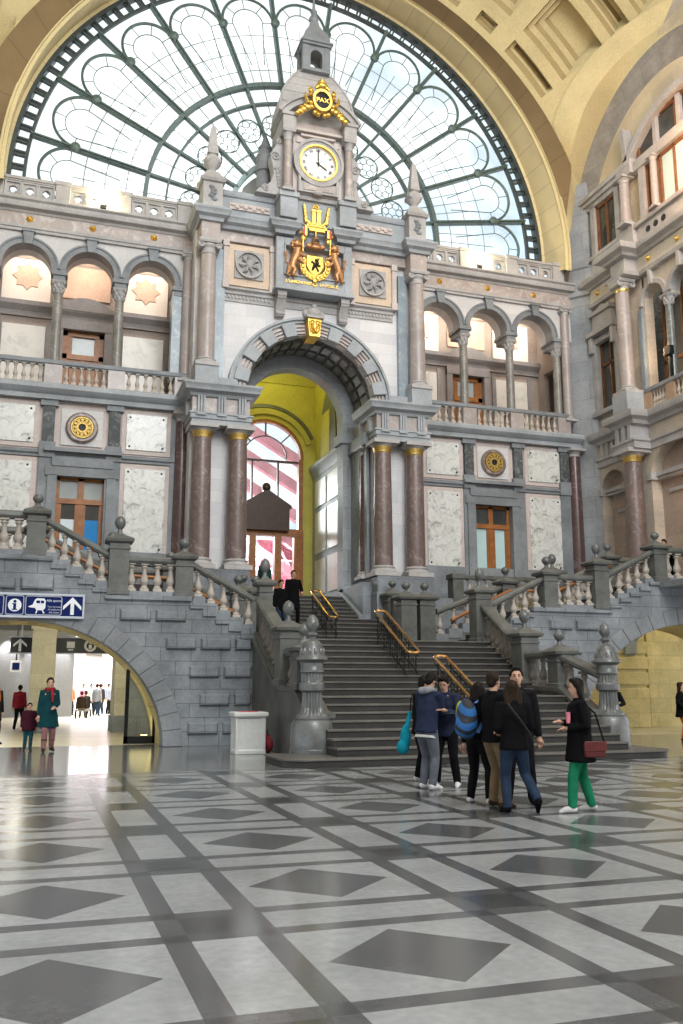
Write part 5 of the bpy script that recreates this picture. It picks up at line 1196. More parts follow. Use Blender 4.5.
    rl = MB(); rl.box(X+.08, X+.33, 18, 32, 19.03, 19.74); struct(rl.build('trim_44', M['grey']))
    for i, (ya, yb) in enumerate(((31.1, 29.8), (28.0, 26.6))):
        hp = MB()
        for k in range(3): y = ya+(yb-ya)*(k+.5)/3; hp.disc(0, 0, 0, [(.13, 0), (.13, .03), (.09, .04)], 12); n = 12*3; hp.v[-n:] = [(X+.08+q[1], y+q[0], 19.38+q[2]) for q in hp.v[-n:]]
        o = hp.build('pierced_holes', M['black']); struct(o); o.name = 'trim_%d' % (45+i)
    c = column('short rose marble column of the top storey on the right wall', X-.12, 28.85, 19.95, 22.12, .22, 'rose', 'doric', None, 'grey')
    c = column('slim pale column between the top windows of the right wall', X-.02, 27.1, 19.9, 22.12, .15, 'rose', 'doric', None, 'grey')
    for i, (ya, yb, z0, z1) in enumerate(((29.76, 31.19, 19.9, 22.1), (27.25, 27.75, 19.9, 22.1), (25.2, 26.95, 19.9, 22.1), (23.5, 28.2, 22.5, 23.9))):
        wn = sempty('window_%d' % (7+i), (X+.2, (ya+yb)/2, z0)); f = MB(); f.box(X+.12, X+.26, ya, ya+.12, z0, z1); f.box(X+.12, X+.26, yb-.12, yb, z0, z1); f.box(X+.12, X+.26, ya, yb, z1-.12, z1); f.box(X+.12, X+.26, (ya+yb)/2-.04, (ya+yb)/2+.04, z0, z1); f.build('frame', M['wood2'], wn)
        g = MB(); g.box(X+.2, X+.22, ya, yb, z0, z1); g.build('pane', M['glasspale'] if i == 2 else M['glassdark'], wn)
    # lamp on the balcony
    t = thing('floodlight', 'glowing orange floodlight on the balcony of the right side wall', 'floodlight', (21.9, 26.75, 12.9))
    h = MB(); h.box(21.86, 21.94, 26.7, 26.8, 12.88, 13.7); h.build('stand', M['iron'], t)
    h = MB(); h.box(21.7, 21.9, 26.55, 26.9, 13.7, 14.05); h.build('housing', M['iron'], t, bev=.02)
    h = MB(); h.box(21.74, 21.96, 26.9, 26.94, 13.74, 14.0); h.build('lens', M['lampw'], t)
    for (x, y, z, e, cl) in ((22.25, 26.4, 8.3, 20, (1, .5, .2)), (21.6, 27.3, 14.2, 25, (1, .7, .4)), (20.4, 24.5, 21.2, 330, (1, .58, .32)), (17.5, 25.5, 20.5, 90, (1, .84, .5)), (-1.5, 25.5, 20.8, 90, (1, .88, .5))):
        l = bpy.data.lights.new('side_lamp', 'POINT'); l.energy = e; l.color = cl; l.shadow_soft_size = .4
        o = bpy.data.objects.new('side_lamp', l); COL.objects.link(o); o.location = (x, y, z)
right_wall()
w = MB(); w.box(-3.9, -3.5, 14, 33.2, 4.4, 27); struct(w.build('wall_left', M['creamx']))
# ------------------------------------------------------------------ grand staircase
RS_ = .17
SL, SR = 6.0, 13.02           # axes of the two flank balustrades
def steps(s, y0, n, going, z0, xa, xb, yend, xa2=None, xb2=None):
    """n risers starting at y0; the run narrows from (xa,xb) to (xa2,xb2)"""
    xa2 = xa if xa2 is None else xa2; xb2 = xb if xb2 is None else xb2
    for k in range(n):
        y = y0+going*k; z = z0+RS_*(k+1); u = k/max(n-1, 1)
        a = xa+(xa2-xa)*u; b = xb+(xb2-xb)*u
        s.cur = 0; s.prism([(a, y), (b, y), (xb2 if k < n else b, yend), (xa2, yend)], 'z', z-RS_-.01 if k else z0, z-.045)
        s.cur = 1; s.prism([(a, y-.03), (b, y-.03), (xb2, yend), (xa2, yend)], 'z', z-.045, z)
def staircase():
    t = thing('staircase', 'broad dark stone staircase rising from the hall floor to the portal', 'staircase', (SX, 21, 0))
    s = MB()
    def rounded(xa, xb, y, r, z0, z1):
        p = [(xb, 19.6), (xa, 19.6), (xa, y+r)]+[(xa+r-r*math.cos(math.radians(q)), y+r-r*math.sin(math.radians(q))) for q in range(15, 91, 15)]+[(xb-r+r*math.sin(math.radians(q)), y+r-r*math.cos(math.radians(q))) for q in range(0, 91, 15)]
        s.prism(p, 'z', z0, z1)
    s.cur = 0; rounded(4.82, 14.0, 17.85, .5, 0, .125); s.cur = 1; rounded(4.79, 14.03, 17.82, .5, .125, .17)
    s.cur = 0; s.prism([(6.0, 18.24), (13.0, 18.24), (13.0, 20), (6.0, 20)], 'z', .17, .295); s.cur = 1; s.prism([(6.0, 18.21), (13.0, 18.21), (13.0, 20), (6.0, 20)], 'z', .295, .34)
    steps(s, 18.57, 6, .36, .34, SL, SR, 22.3)
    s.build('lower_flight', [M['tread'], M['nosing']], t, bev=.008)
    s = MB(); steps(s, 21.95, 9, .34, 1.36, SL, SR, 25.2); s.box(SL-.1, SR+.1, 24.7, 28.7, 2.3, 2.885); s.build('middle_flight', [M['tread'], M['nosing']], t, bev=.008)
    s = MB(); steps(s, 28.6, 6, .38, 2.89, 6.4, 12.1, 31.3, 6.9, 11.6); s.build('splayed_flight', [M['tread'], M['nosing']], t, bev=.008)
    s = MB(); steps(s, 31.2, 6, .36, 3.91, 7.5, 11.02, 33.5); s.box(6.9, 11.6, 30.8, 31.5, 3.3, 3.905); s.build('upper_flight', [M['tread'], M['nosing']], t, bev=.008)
    for a, b, c, d in ((12.1, 12.3, 11.62, 11.8), (6.3, 6.42, 6.72, 6.9)):
        q = MB(); q.add([(a, 28.45, 2.89), (b, 28.45, 2.89), (d, 30.9, 2.89), (c, 30.9, 2.89), (a, 28.45, 3.02), (b, 28.45, 3.02), (d, 30.9, 4.12), (c, 30.9, 4.12)], [(0, 3, 2, 1), (4, 5, 6, 7), (0, 1, 5, 4), (1, 2, 6, 5), (2, 3, 7, 6), (3, 0, 4, 7)]); q.build('sloped_kerb', M['bluem'], t, bev=.02)
    for a, b in ((11.02, 11.2), (7.34, 7.52)):
        q = MB(); q.prism([(31.1, 3.9), (31.1, 4.1), (33.25, 5.12), (33.6, 5.12), (33.6, 3.9)], 'x', a, b); q.build('sloped_kerb', M['bluem'], t, bev=.02)
    for a, b in ((11.2, 11.62), (6.86, 7.34)): q = MB(); q.box(a, b, 31.15, 33.9, 2.9, 5.3); q.build('side_plinth', M['ashlar'], t, bev=.02)
    for nm, x, w in (('left', SL, -1), ('right', SR, 1)):
        q = MB(); q.prism([(19.3, 0), (19.3, .95), (19.75, 1.0), (20.7, 1.5), (22.5, 1.56), (22.7, 1.66), (25.3, 3.0), (25.3, 0)], 'x', x-.23, x+.23)
        q.prism([(19.25, .9), (19.75, .94), (20.68, 1.44), (22.52, 1.5), (22.75, 1.62), (25.3, 2.94), (25.3, 3.04), (22.72, 1.72), (22.5, 1.62), (20.7, 1.56), (19.75, 1.06), (19.25, 1.02)], 'x', x-.29, x+.29)
        q.build('flank_wall', M['flank'], t, bev=.01)
    # side flights over the arches, hidden parts included
    tl = thing('side_staircase', 'left side flight of stairs over a wide arch of rusticated grey stone', 'staircase', (2, 26, 0))
    tr = thing('side_staircase', 'right side flight of stairs over a wide arch of rusticated grey stone', 'staircase', (17, 26, 0))
    s = MB(); L = [(5.8, 2.2), (5.8, 2.89)]
    for k in range(6): L += [(5.6-.3*k, 2.89+.185*k), (5.6-.3*k, 2.89+.185*(k+1))]
    L += [(1.75, 4.0)]
    for k in range(5): L += [(1.75-.36*k, 4.0+.19*k), (1.75-.36*k, 4.0+.19*(k+1))]
    L += [(-3.45, 4.95), (-3.45, 4.4), (-.6, 4.4), (2, 3.6), (4.2, 2.2)]
    s.prism(L, 'y', 25.5, 27.9); s.build('flight', M['tread'], tl)
    s = MB(); L = [(13.2, 2.2), (13.2, 2.89)]
    for k in range(6): L += [(13.4+.3*k, 2.89+.185*k), (13.4+.3*k, 2.89+.185*(k+1))]
    L += [(17.45, 4.0)]
    for k in range(5): L += [(17.45+.38*k, 4.0+.19*k), (17.45+.38*k, 4.0+.19*(k+1))]
    L += [(22.3, 4.95), (22.3, 4.4), (20, 4.4), (17.2, 3.6), (15, 2.2)]
    s.prism(L, 'y', 25.5, 27.9); s.build('flight', M['tread'], tr)
    # outer walls with the arches
    for nm in ('left', 'right'):
        t = tl if nm == 'left' else tr
        if nm == 'left':
            cx, a, b = -.48, 3.85, 3.3; st = lambda x: x
            top = [(5.8, 0), (5.8, 2.95)]
            for k in range(5): top += [(5.78-.36*k, 2.98+.2*k), (5.78-.36*k, 2.98+.2*(k+1))]
            top += [(1.74, 3.98)]
            for k in range(5): top += [(1.74-.36*k, 3.98+.195*k), (1.74-.36*k, 3.98+.195*(k+1))]
            top += [(-3.45, 4.955), (-3.45, 0)]
            arc = [(max(cx+a*math.cos(math.radians(q)), -3.44), b*math.sin(math.radians(q))) for q in range(140, -1, -5)]; top[-1] = (-3.45, 2.05)
        else:
            cx, a, b = 20.6, 4.3, 3.6
            top = [(13.22, 0), (13.22, 2.95)]
            for k in range(5): top += [(13.24+.36*k, 2.98+.2*k), (13.24+.36*k, 2.98+.2*(k+1))]
            top += [(17.5, 3.98)]
            for k in range(5): top += [(17.5+.39*k, 3.98+.195*k), (17.5+.39*k, 3.98+.195*(k+1))]
            top += [(25, 4.955), (25, 0)]
            arc = [(cx+a*math.cos(math.radians(q)), b*math.sin(math.radians(q))) for q in range(0, 181, 5)]
        w = MB(); w.prism(top+arc, 'y', 25.1, 25.55)
        # raised blocks of the rusticated courses
        def inside(x, z): return ((x-cx)/(a+.62))**2+(z/(b+.62))**2 < 1.0
        def topz(x):
            if nm == 'left':
                return 4.9 if x < -.1 else (4.9-(x+.1)*.51 if x < 1.74 else (3.9 if x < 4 else 3.9-(x-4)*.55))
            return 4.9 if x > 19.5 else (4.9-(19.5-x)*.49 if x > 17.5 else (3.9 if x > 15.1 else 3.9-(15.1-x)*.55))
        lo, hi = (-5.5, 5.75) if nm == 'left' else (13.3, 25)
        for j in range(6):
            z = .3+.75*j; x = lo+(.3 if j % 2 else 0)
            while x < hi-.3:
                x1 = min(x+.84, hi-.02)
                if not any(inside(p, q) for p in (x, x1) for q in (z, z+.33)) and z+.38 < min(topz(x), topz(x1)):
                    c = .05; w.add([(x, 25.1, z), (x1, 25.1, z), (x1, 25.1, z+.33), (x, 25.1, z+.33), (x+c, 24.99, z+c), (x1-c, 24.99, z+c), (x1-c, 24.99, z+.33-c), (x+c, 24.99, z+.33-c)], [(4, 5, 6, 7), (0, 1, 5, 4), (1, 2, 6, 5), (2, 3, 7, 6), (3, 0, 4, 7)])
                x += .95
        # string along the foot of the balustrade
        if nm == 'left': segs = [((-6, 4.97), (-.06, 4.97)), ((1.7, 4.0), (4.02, 4.0))]
        else: segs = [((15.06, 4.0), (17.52, 4.0)), ((19.42, 4.97), (26, 4.97))]
        for (x0, z), (x1, _) in segs: w.box(x0, x1, 25.0, 25.3, z-.12, z)
        if nm == 'left':
            for k in range(5): w.box(5.42-.36*k, 5.80-.36*k, 25.03, 25.3, 2.88+.2*k+.2-.1-.1, 2.98+.2*k+.2-.2+.02); w.box(1.36-.36*k, 1.76-.36*k, 25.03, 25.3, 4.06+.195*k, 4.18+.195*k)
        else:
            for k in range(5): w.box(13.22+.36*k, 13.62+.36*k, 25.03, 25.3, 3.08+.2*k, 3.19+.2*k); w.box(17.48+.39*k, 17.91+.39*k, 25.03, 25.3, 4.06+.195*k, 4.18+.195*k)
        w.build('arch_wall', M['rust'], t)
        v = MB(); n = 26; e = .52
        for k in range(n):
            q0, q1 = 180*k/n+.10, 180*(k+1)/n-.10
            pts = []
            for r0, qs in ((0, (q0, (q0+q1)/2, q1)), (e, (q1, (q0+q1)/2, q0))):
                for q in qs: pts.append((cx+(a+r0-.01)*math.cos(math.radians(q)), (b+r0-.01)*math.sin(math.radians(q))))
            v.prism(pts, 'y', 25.06, 25.7)
        for q0, q1 in ((0, 180),):
            v.ring(cx, 0, 1, 1, 0, 0, 0, 0, 1) if False else None
        v.build('arch_voussoirs', M['vous'], t, bev=.012)
        so = MB(); pts = [(cx+(a+.02)*math.cos(math.radians(q)), (b+.02)*math.sin(math.radians(q))) for q in range(0, 181, 5)]+[(cx+(a+.3)*math.cos(math.radians(q)), (b+.3)*math.sin(math.radians(q))) for q in range(180, -1, -5)]
        so.prism(pts, 'y', 25.7, 27.9); so.build('arch_soffit', M['yellw'], t)
staircase()

# ------------------------------------------------------------------ balustrades with ball finials
def pedestal(t, x, y, z0, zc, zt, w=.24, name='pedestal', mat='ped', ball=None):
    """die from z0 to zc, cap and ball on top reaching zt"""
    p = MB(); c = .18
    p.stack(x, y, [(z0, w+.04, w+.04), (z0+.14, w+.04, w+.04), (z0+.17, w, w), (zc-.24, w, w), (zc-.22, w+.03, w+.03), (zc-.18, w+.03, w+.03), (zc-.16, w, w), (zc-.06, w, w), (zc-.02, w+.10, w+.10), (zc+.05, w+.12, w+.12), (zc+.09, w+.08, w+.08), (zc+c, w*.55, w*.55), (zc+c+.04, w*.42, w*.42)])
    o = p.build(name, M[mat], t, ang=25)
    r = (zt-zc-c-.04)
    b = MB(); z = zc+c+.03
    b.lathe(x, y, [(.10, z), (.075, z+.05), (.06, z+r*.18), (.06, z+r*.28), (.10, z+r*.36), (.14, z+r*.52), (.148, z+r*.66), (.125, z+r*.82), (.07, z+r*.94), (.0, z+r)], 14)
    f = b.build('ball_finial', M['newel'], t); f.parent = o
    return o
def rail_piece(t, a, b, hgt, w=.17, mat='ped', name='handrail'):
    """sloping or level handrail between two (x,y,z) points"""
    A, B = Vector(a), Vector(b); d = (B-A); side = Vector((d.y, -d.x, 0)).normalized()
    s = MB(); prof = [(-w, 0), (-w, hgt*.55), (-w*.75, hgt), (w*.75, hgt), (w, hgt*.55), (w, 0), (w*.7, -hgt*.5), (-w*.7, -hgt*.5)]
    vs = [A+side*u+Vector((0, 0, v)) for u, v in prof]+[B+side*u+Vector((0, 0, v)) for u, v in prof]; m = len(prof)
    s.add(vs, [(i, (i+1) % m, m+(i+1) % m, m+i) for i in range(m)]+[tuple(range(m-1, -1, -1)), tuple(range(m, 2*m))]); return s.build(name, M[mat], t)
def side_balustrade(side, y, label, back=False):
    if side == 'left': nd = (5.95, 3.80, 2.03, -.14, -3.2)
    else: nd = (13.02, 15.33, 17.2, 19.52, 23.5)
    if back: nd = ((5.8,) if side == 'left' else (12.45,))+nd[1:]
    sg = -1 if side == 'left' else 1
    t = thing('stone_balustrade', label, 'balustrade', (nd[2], y, 4.0))
    pedestal(t, nd[1], y, 3.98, 5.06, 5.66); pedestal(t, nd[2], y, 3.98, 5.46, 6.2, .26); pedestal(t, nd[3], y, 4.96, 6.1, 6.68)
    rail_piece(t, (nd[0]+sg*.2, y, 3.98), (nd[1]-sg*.24, y, 4.86), .13)
    rail_piece(t, (nd[1]+sg*.24, y, 4.95), (nd[2]-sg*.26, y, 4.95), .13)
    rail_piece(t, (nd[2]+sg*.26, y, 5.04), (nd[3]-sg*.1, y, 5.98), .13)
    rail_piece(t, (nd[3]+sg*.24, y, 6.02), (nd[4], y, 6.02), .14)
    b = MB(); x0, x1 = sorted((nd[1]+sg*.24, nd[2]-sg*.26)); b.box(x0, x1, y-.16, y+.16, 3.95, 4.12)
    x0, x1 = sorted((nd[3]+sg*.24, nd[4])); b.box(x0, x1, y-.16, y+.16, 4.92, 5.12)
    def run(xa, xb, za, zb, n, first=.25):
        for k in range(n):
            u = (k+.5)/n; x = xa+(xb-xa)*u; add_baluster(t, x, y, za+(zb-za)*u, .74, 'balst')
            w = abs(xb-xa)/n/2
            b.box(x-w*.98, x+w*.98, y-.17, y+.17, za+(zb-za)*u-.32, za+(zb-za)*u)
    run(nd[0]+sg*.1, nd[1]-sg*.24, 3.2, 4.12, 5)
    run(nd[2]+sg*.26, nd[3]-sg*.24, 4.28, 5.16, 5)
    b.build('stepped_base', M['bluem'], t)
    for k in range(4): add_baluster(t, nd[1]+(nd[2]-nd[1])*(k+1)/5, y, 4.12, .80, 'balst')
    n = int(abs(nd[4]-nd[3])/.36)
    for k in range(n): add_baluster(t, nd[3]+sg*(.45+.36*k), y, 5.12, .86, 'balst')
    return t
side_balustrade('left', 25.3, 'front balustrade with ball finials of the left side flight over the arch')
side_balustrade('right', 25.3, 'front balustrade with ball finials of the right side flight over the arch')
side_balustrade('left', 28.0, 'rear balustrade with ball finials of the left side flight, half hidden', True)
side_balustrade('right', 28.0, 'rear balustrade with ball finials of the right side flight, half hidden', True)
def flank(side, x, xn, yn, p1, p2, label):
    t = thing('stone_balustrade', label, 'balustrade', (x, 22, 1.5))
    pedestal(t, x+(.13 if side == 'left' else -.08), 25.3, 2.86, 4.42, 5.2, .19 if side == 'left' else .25, mat='ped'); pedestal(t, x, p1, 1.6, 2.97, 3.72, .27); pedestal(t, x, p2, 1.5, 2.42, 3.06, .24)
    rail_piece(t, (x, 25.05, 3.92), (x, p1+.2, 2.66), .14, .2); rail_piece(t, (x, p1-.25, 2.38), (x, p2+.1, 2.38), .14, .2); rail_piece(t, (x, p2-.2, 2.28), (xn, yn+.1, 1.78), .14, .2)
    for k in range(7): u = (k+.5)/7; yy = 25.0+(p1+.3-25.0)*u; add_baluster(t, x, yy, 1.66+(yy-22.7)*.515+.05, .82, 'balsd')
    for k in range(3): add_baluster(t, x, p1-.42-k*(p1-p2-.75)/2, 1.58, .8, 'balsd')
    for k in range(2): yy = p2-.42-.42*k; add_baluster(t, x+(xn-x)*.5*k, yy, 1.5-(p2-.1-yy)*.5, .82, 'balsd')
    q = MB(); q.prism([(25.1, 2.9), (p1+.25, 1.55), (p1+.25, 1.68), (25.1, 3.06)], 'x', x-.2, x+.2); q.build('base_course', M['ped'], t)
flank('left', SL, 5.82, 19.4, 22.2, 20.75, 'balustrade flanking the main stairs on the left, behind its big newel')
flank('right', SR, 13.34, 19.35, 22.78, 21.0, 'balustrade flanking the main stairs on the right, behind its big newel')
def newel(x, y, z0, label):
    t = thing('newel_post', label, 'newel post', (x, y, z0))
    b = MB(); b.lathe(x, y, [(.475, z0), (.475, z0+.08), (.46, z0+.1), (.47, z0+.38), (.455, z0+.42), (.455, z0+.62), (.40, z0+.70), (.41, z0+.74)], 28); b.build('drum_base', M['newel'], t)
    b = MB(); b.lathe(x, y, [(.36, z0+.73), (.35, z0+.78), (.28, z0+.86), (.235, z0+.98), (.215, z0+1.14), (.212, z0+1.30)], 72, flute=(z0+.84, z0+1.3, 18)); b.build('fluted_shaft', M['newel'], t)
    b = MB(); b.lathe(x, y, [(.215, z0+1.29), (.28, z0+1.33), (.285, z0+1.46), (.25, z0+1.50)], 28); b.build('ring', M['newel'], t)
    b = MB(); b.lathe(x, y, [(.245, z0+1.49), (.24, z0+1.55), (.235, z0+1.70), (.25, z0+1.73)], 72, flute=(z0+1.52, z0+1.71, 18)); b.lathe(x, y, [(.265, z0+1.72), (.265, z0+1.78), (.24, z0+1.82), (.245, z0+1.92), (.30, z0+1.96)], 28); b.build('upper_shaft', M['newel'], t)
    b = MB(); b.lathe(x, y, [(.28, z0+1.95), (.345, z0+1.99), (.34, z0+2.03), (.27, z0+2.11), (.24, z0+2.22), (.215, z0+2.32), (.15, z0+2.40), (.09, z0+2.44)], 28)
    for k in range(12): a = k*PI/6; b.ell((x+.245*math.cos(a), y+.245*math.sin(a), z0+2.14), (.05, .05, .11), 6, 5)
    b.build('domed_cap', M['newel'], t)
    b = MB(); b.lathe(x, y, [(.085, z0+2.43), (.08, z0+2.48), (.12, z0+2.53), (.12, z0+2.56), (.07, z0+2.6), (.10, z0+2.64), (.145, z0+2.72), (.148, z0+2.78), (.12, z0+2.88), (.06, z0+2.95), (0, z0+2.98)], 20); b.build('bud_finial', M['newel'], t)
newel(5.8, 19.42, .17, 'big polished stone newel post at the left foot of the stairs')
newel(13.36, 19.45, .17, 'big polished stone newel post at the right foot of the stairs')
for sd, xs in (('left', (5.93, 6.48)), ('right', (11.6, 12.27))):
    for i, x in enumerate(xs):
        t = thing('stone_pedestal', 'tall stone pedestal with ball, %s of the landing, %s'%(sd, 'beside the upper steps' if (i == 1) == (sd == 'left') else 'beside the side flight'), 'pedestal', (x, 28.0, 2.88))
        pedestal(t, x, 28.0, 2.88, 4.42, 5.02, .27 if sd == 'right' else .22)
    x = 11.95 if sd == 'right' else 6.55
    t = thing('stone_pedestal', 'square stone pedestal with ball finial against the %s portal pier'%sd, 'pedestal', (x, 30.1, 2.88)); pedestal(t, x, 30.1, 2.88, 4.72, 5.3, .24)
    x2 = 11.7 if sd == 'right' else 6.5
    o = rail_piece(t, (x2+.05, 28.1, 3.95), (x, 29.95, 4.65), .14, .16); q = MB(); q.add([(x2-.12, 28.1, 2.9), (x2+.12, 28.1, 2.9), (x+.12, 30.0, 2.9), (x-.12, 30.0, 2.9), (x2-.12, 28.1, 3.95), (x2+.12, 28.1, 3.95), (x+.12, 30.0, 4.65), (x-.12, 30.0, 4.65)], [(0, 3, 2, 1), (4, 5, 6, 7), (0, 1, 5, 4), (1, 2, 6, 5), (2, 3, 7, 6), (3, 0, 4, 7)]); q.build('sloping_parapet', M['ped'], t)
def brass(y0, z0, y1, z1, x, label, feet):
    """hairpin handrail: a long brass loop on two rows of iron standards"""
    t = thing('brass_handrail', label, 'handrail', (x, y0, z0-.9))
    w = .17; pts = []
    A = Vector((x, y0, z0)); B = Vector((x, y1, z1)); d = (B-A).normalized(); X = Vector((1, 0, 0))
    for e, s0 in ((B, 1), (A, -1)):
        for k in range(9):
            a = PI*k/8; u = math.cos(a)*s0; v = math.sin(a)*s0
            pts.append(e+X*(w*u)+d*(.10*v))
    m = MB(); m.tube(pts, .036, 8, closed=True); m.build('rail_loop', M['brass'], t)
    n = feet
    s = MB()
    for k in range(n):
        u = (k+.4)/(n-.2); p = A+(B-A)*u
        for sx in (-1, 1):
            x2 = x+sx*w; zf = p.z-.93
            s.tube([(x2, p.y, zf), (x2, p.y, p.z-.03)], .02, 6); s.lathe(x2, p.y, [(.045, zf), (.045, zf+.06), (.022, zf+.1)], 8)
            s.ell((x2, p.y, p.z-.45), (.035, .035, .06), 6, 5)
        s.tube([(x-w, p.y, p.z-.1), (x+w, p.y, p.z-.1)], .012, 5)
    for sx in (-1, 1):
        x2 = x+sx*w; s.tube([(x2, y0, z0-.62), (x2, y1, z1-.62)], .014, 5); s.tube([(x2, y0, z0-.14), (x2, y1, z1-.14)], .014, 5)
        for k in range(n-1):
            u = (k+.9)/(n-.2); p = A+(B-A)*u
            for sc_ in (.2, .48): s.tube([(x2, p.y+.1*math.cos(q*PI/6), p.z-sc_+.1*math.sin(q*PI/6)) for q in range(12)], .012, 4, closed=True)
    s.build('scrolled_standards', M['iron'], t)
brass(18.75, 1.3, 20.75, 2.28, 9.5, 'brass loop handrail on black iron standards, lowest of the three up the stairs', 4)
brass(22.5, 2.5, 24.85, 3.7, 9.5, 'brass loop handrail on black iron standards, middle one of the three up the stairs', 5)
brass(28.75, 3.86, 30.75, 4.84, 9.3, 'brass loop handrail on black iron standards, topmost near the portal doors', 4)
# reddish wooden wall rails along the side flights
for sd in ('left', 'right'):
    m = MB()
    p = [(5.9, 27.7, 3.85), (3.9, 27.7, 4.9), (2.0, 27.7, 4.95), (.0, 27.7, 5.95)] if sd == 'left' else [(13.1, 27.7, 3.85), (15.3, 27.7, 4.9), (17.2, 27.7, 4.95), (19.4, 27.7, 5.95)]
    p = [(a, b, c-.12) for a, b, c in p]
    m.tube(p, .06, 8); t = thing('wooden_handrail', 'reddish wooden handrail fixed inside the %s side flight'%sd, 'handrail', p[1]); m.build('rail', M['wood'], t)
    b = MB()
    for a, bb, c in p[:-1]: b.tube([(a+(.1 if sd == 'left' else .1), bb, c-.02), (a+.1, 27.92, c-.1)], .025, 6)
    b.build('bracket', M['iron'], t)

# ------------------------------------------------------------------ blue direction sign
def direction_sign():
    t = thing('direction_sign', 'long dark blue station sign with information, train and arrow symbols', 'sign', (-.2, 24.98, 3.65))
    x0, x1, z0, z1 = -1.75, 1.15, 3.36, 3.92; y = 24.95
    m = MB(); m.box(x0, x1, y, y+.05, z0, z1); m.build('panel', M['signblue'], t)
    m = MB()
    for a in ((x0-.03, x1+.03, z0-.04, z0+.02), (x0-.03, x1+.03, z1-.02, z1+.04), (x0-.03, x0+.02, z0, z1), (x1-.02, x1+.03, z0, z1)): m.box(a[0], a[1], y-.02, y+.06, a[2], a[3])
    m.build('frame', M['signframe'], t, bev=.006)
    cz = 3.64; yf = y-.012
    def rrect(a, b, c, d, w=.012):
        m = MB(); r = .05; pts = []
        for (cx, cz_, s) in ((b-r, d-r, 0), (a+r, d-r, 90), (a+r, c+r, 180), (b-r, c+r, 270)):
            for k in range(5): q = math.radians(s+k*22.5); pts.append((cx+r*math.cos(q), yf, cz_+r*math.sin(q)))
        m.tube(pts, w, 4, closed=True); return m
    for a, b in ((-1.27, -.83), (-.77, -.34), (-.29, .60)): rrect(a, b, cz-.24, cz+.24).build('symbol_border', M['signframe'], t)
    m = MB(); ax = .87
    m.box(ax-.045, ax+.045, yf-.004, y+.001, cz-.22, cz+.14)
    m.prism([(ax, cz+.24), (ax+.23, cz+.0), (ax+.23, cz-.1), (ax, cz+.13), (ax-.23, cz-.1), (ax-.23, cz+.0)], 'y', yf-.008, y+.001); m.build('arrow', M['signwhite'], t)
    m = MB(); m.disc(-.555, y+.001, cz, [(.165, 0), (.165, .014)], 28); m.build('information_disc', M['signwhite'], t)
    m = MB(); m.disc(-.555, y-.012, cz+.095, [(.04, 0), (.04, .008)], 14); m.box(-.59, -.52, y-.022, y-.012, cz-.11, cz+.04); m.box(-.62, -.52, y-.022, y-.012, cz+.02, cz+.045); m.box(-.62, -.49, y-.022, y-.012, cz-.125, cz-.1); m.build('information_letter', M['signblue'], t)
    m = MB(); m.prism([(-.23, cz-.03), (-.12, cz+.02), (-.07, cz+.15), (-.02, cz+.19), (.16, cz+.19), (.2, cz+.14), (.2, cz-.06), (.14, cz-.12), (-.02, cz-.12), (-.06, cz-.06), (-.18, cz-.05)], 'y', yf-.004, y+.001)
    m.bar((.0, cz-.12), (-.03, cz-.2), .03, yf-.004, y+.001); m.bar((.13, cz-.12), (.17, cz-.2), .03, yf-.004, y+.001); m.build('train_symbol', M['signwhite'], t)
    m = MB(); m.box(-.03, .06, yf-.01, yf, cz+.06, cz+.13); m.box(.08, .16, yf-.01, yf, cz+.06, cz+.13); m.build('train_window', M['signblue'], t)
    m = MB(); text_mesh(m, 'Alle sporen', .085, .42, y-.003, cz+.11, .008, .002)
    for k, s in enumerate(('Tous les quais', 'All platforms', 'Alle Gleise')): text_mesh(m, s, .06, .42, y-.003, cz-.04-.075*k, .008, .0005)
    m.build('lettering', M['signframe'], t)
    m = MB()
    for a in (-1.14, -.96): m.disc(a, y+.001, cz+.14, [(.035, 0), (.035, .014)], 12); m.box(a-.04, a+.04, yf-.004, y+.001, cz-.05, cz+.09); m.box(a-.035, a-.008, yf-.004, y+.001, cz-.18, cz-.05); m.box(a+.008, a+.035, yf-.004, y+.001, cz-.18, cz-.05)
    m.build('person_symbol', plain('sign_turquoise', (.10, .45, .62), .4), t)
    m = MB()
    for a in (-1.4, .9): m.box(a-.03, a+.03, y+.04, 25.12, cz-.05, cz+.05)
    m.build('bracket', M['iron'], t)
direction_sign()

# ------------------------------------------------------------------ white bin and small things on the floor
def bin_():
    x, y = 5.0, 22.1
    t = thing('waste_bin', 'white square waste bin standing beside the foot of the staircase', 'bin', (x, y, 0))
    s = MB(); s.stack(x, y, [(0, .37, .3), (.09, .37, .3), (.10, .34, .27), (.84, .34, .27)])
    for sx in (-1, 1):
        for sy in (-1, 1): s.box(x+sx*.33-.035, x+sx*.33+.035, y+sy*.26-.035, y+sy*.26+.035, .05, .86)
    s.build('body', M['binw'], t, bev=.012)
    s = MB(); s.stack(x, y, [(.84, .37, .3), (.88, .42, .35), (.96, .42, .35), (.98, .38, .31)]); s.build('lid', M['binw'], t, bev=.012)
    s = MB(); s.box(x-.24, x+.2, y-.18, y+.18, .978, .99); s.build('red_top_plate', M['redpaint'], t)
    b = thing('red_bag', 'small dark red bag lying between the white bin and the stair wall', 'bag', (5.52, 22.2, 0))
    s = MB(); s.ell((5.52, 22.2, .2), (.13, .2, .2), 12, 8); s.ell((5.5, 22.25, .34), (.1, .14, .12), 10, 6); s.build('sack', plain('dark_red_cloth', (.26, .03, .035), .7), b)
    s = MB(); s.tube([(5.5, 22.1, .42), (5.5, 22.2, .54), (5.5, 22.3, .42)], .014, 6); s.build('handle', M['iron'], b)
bin_()

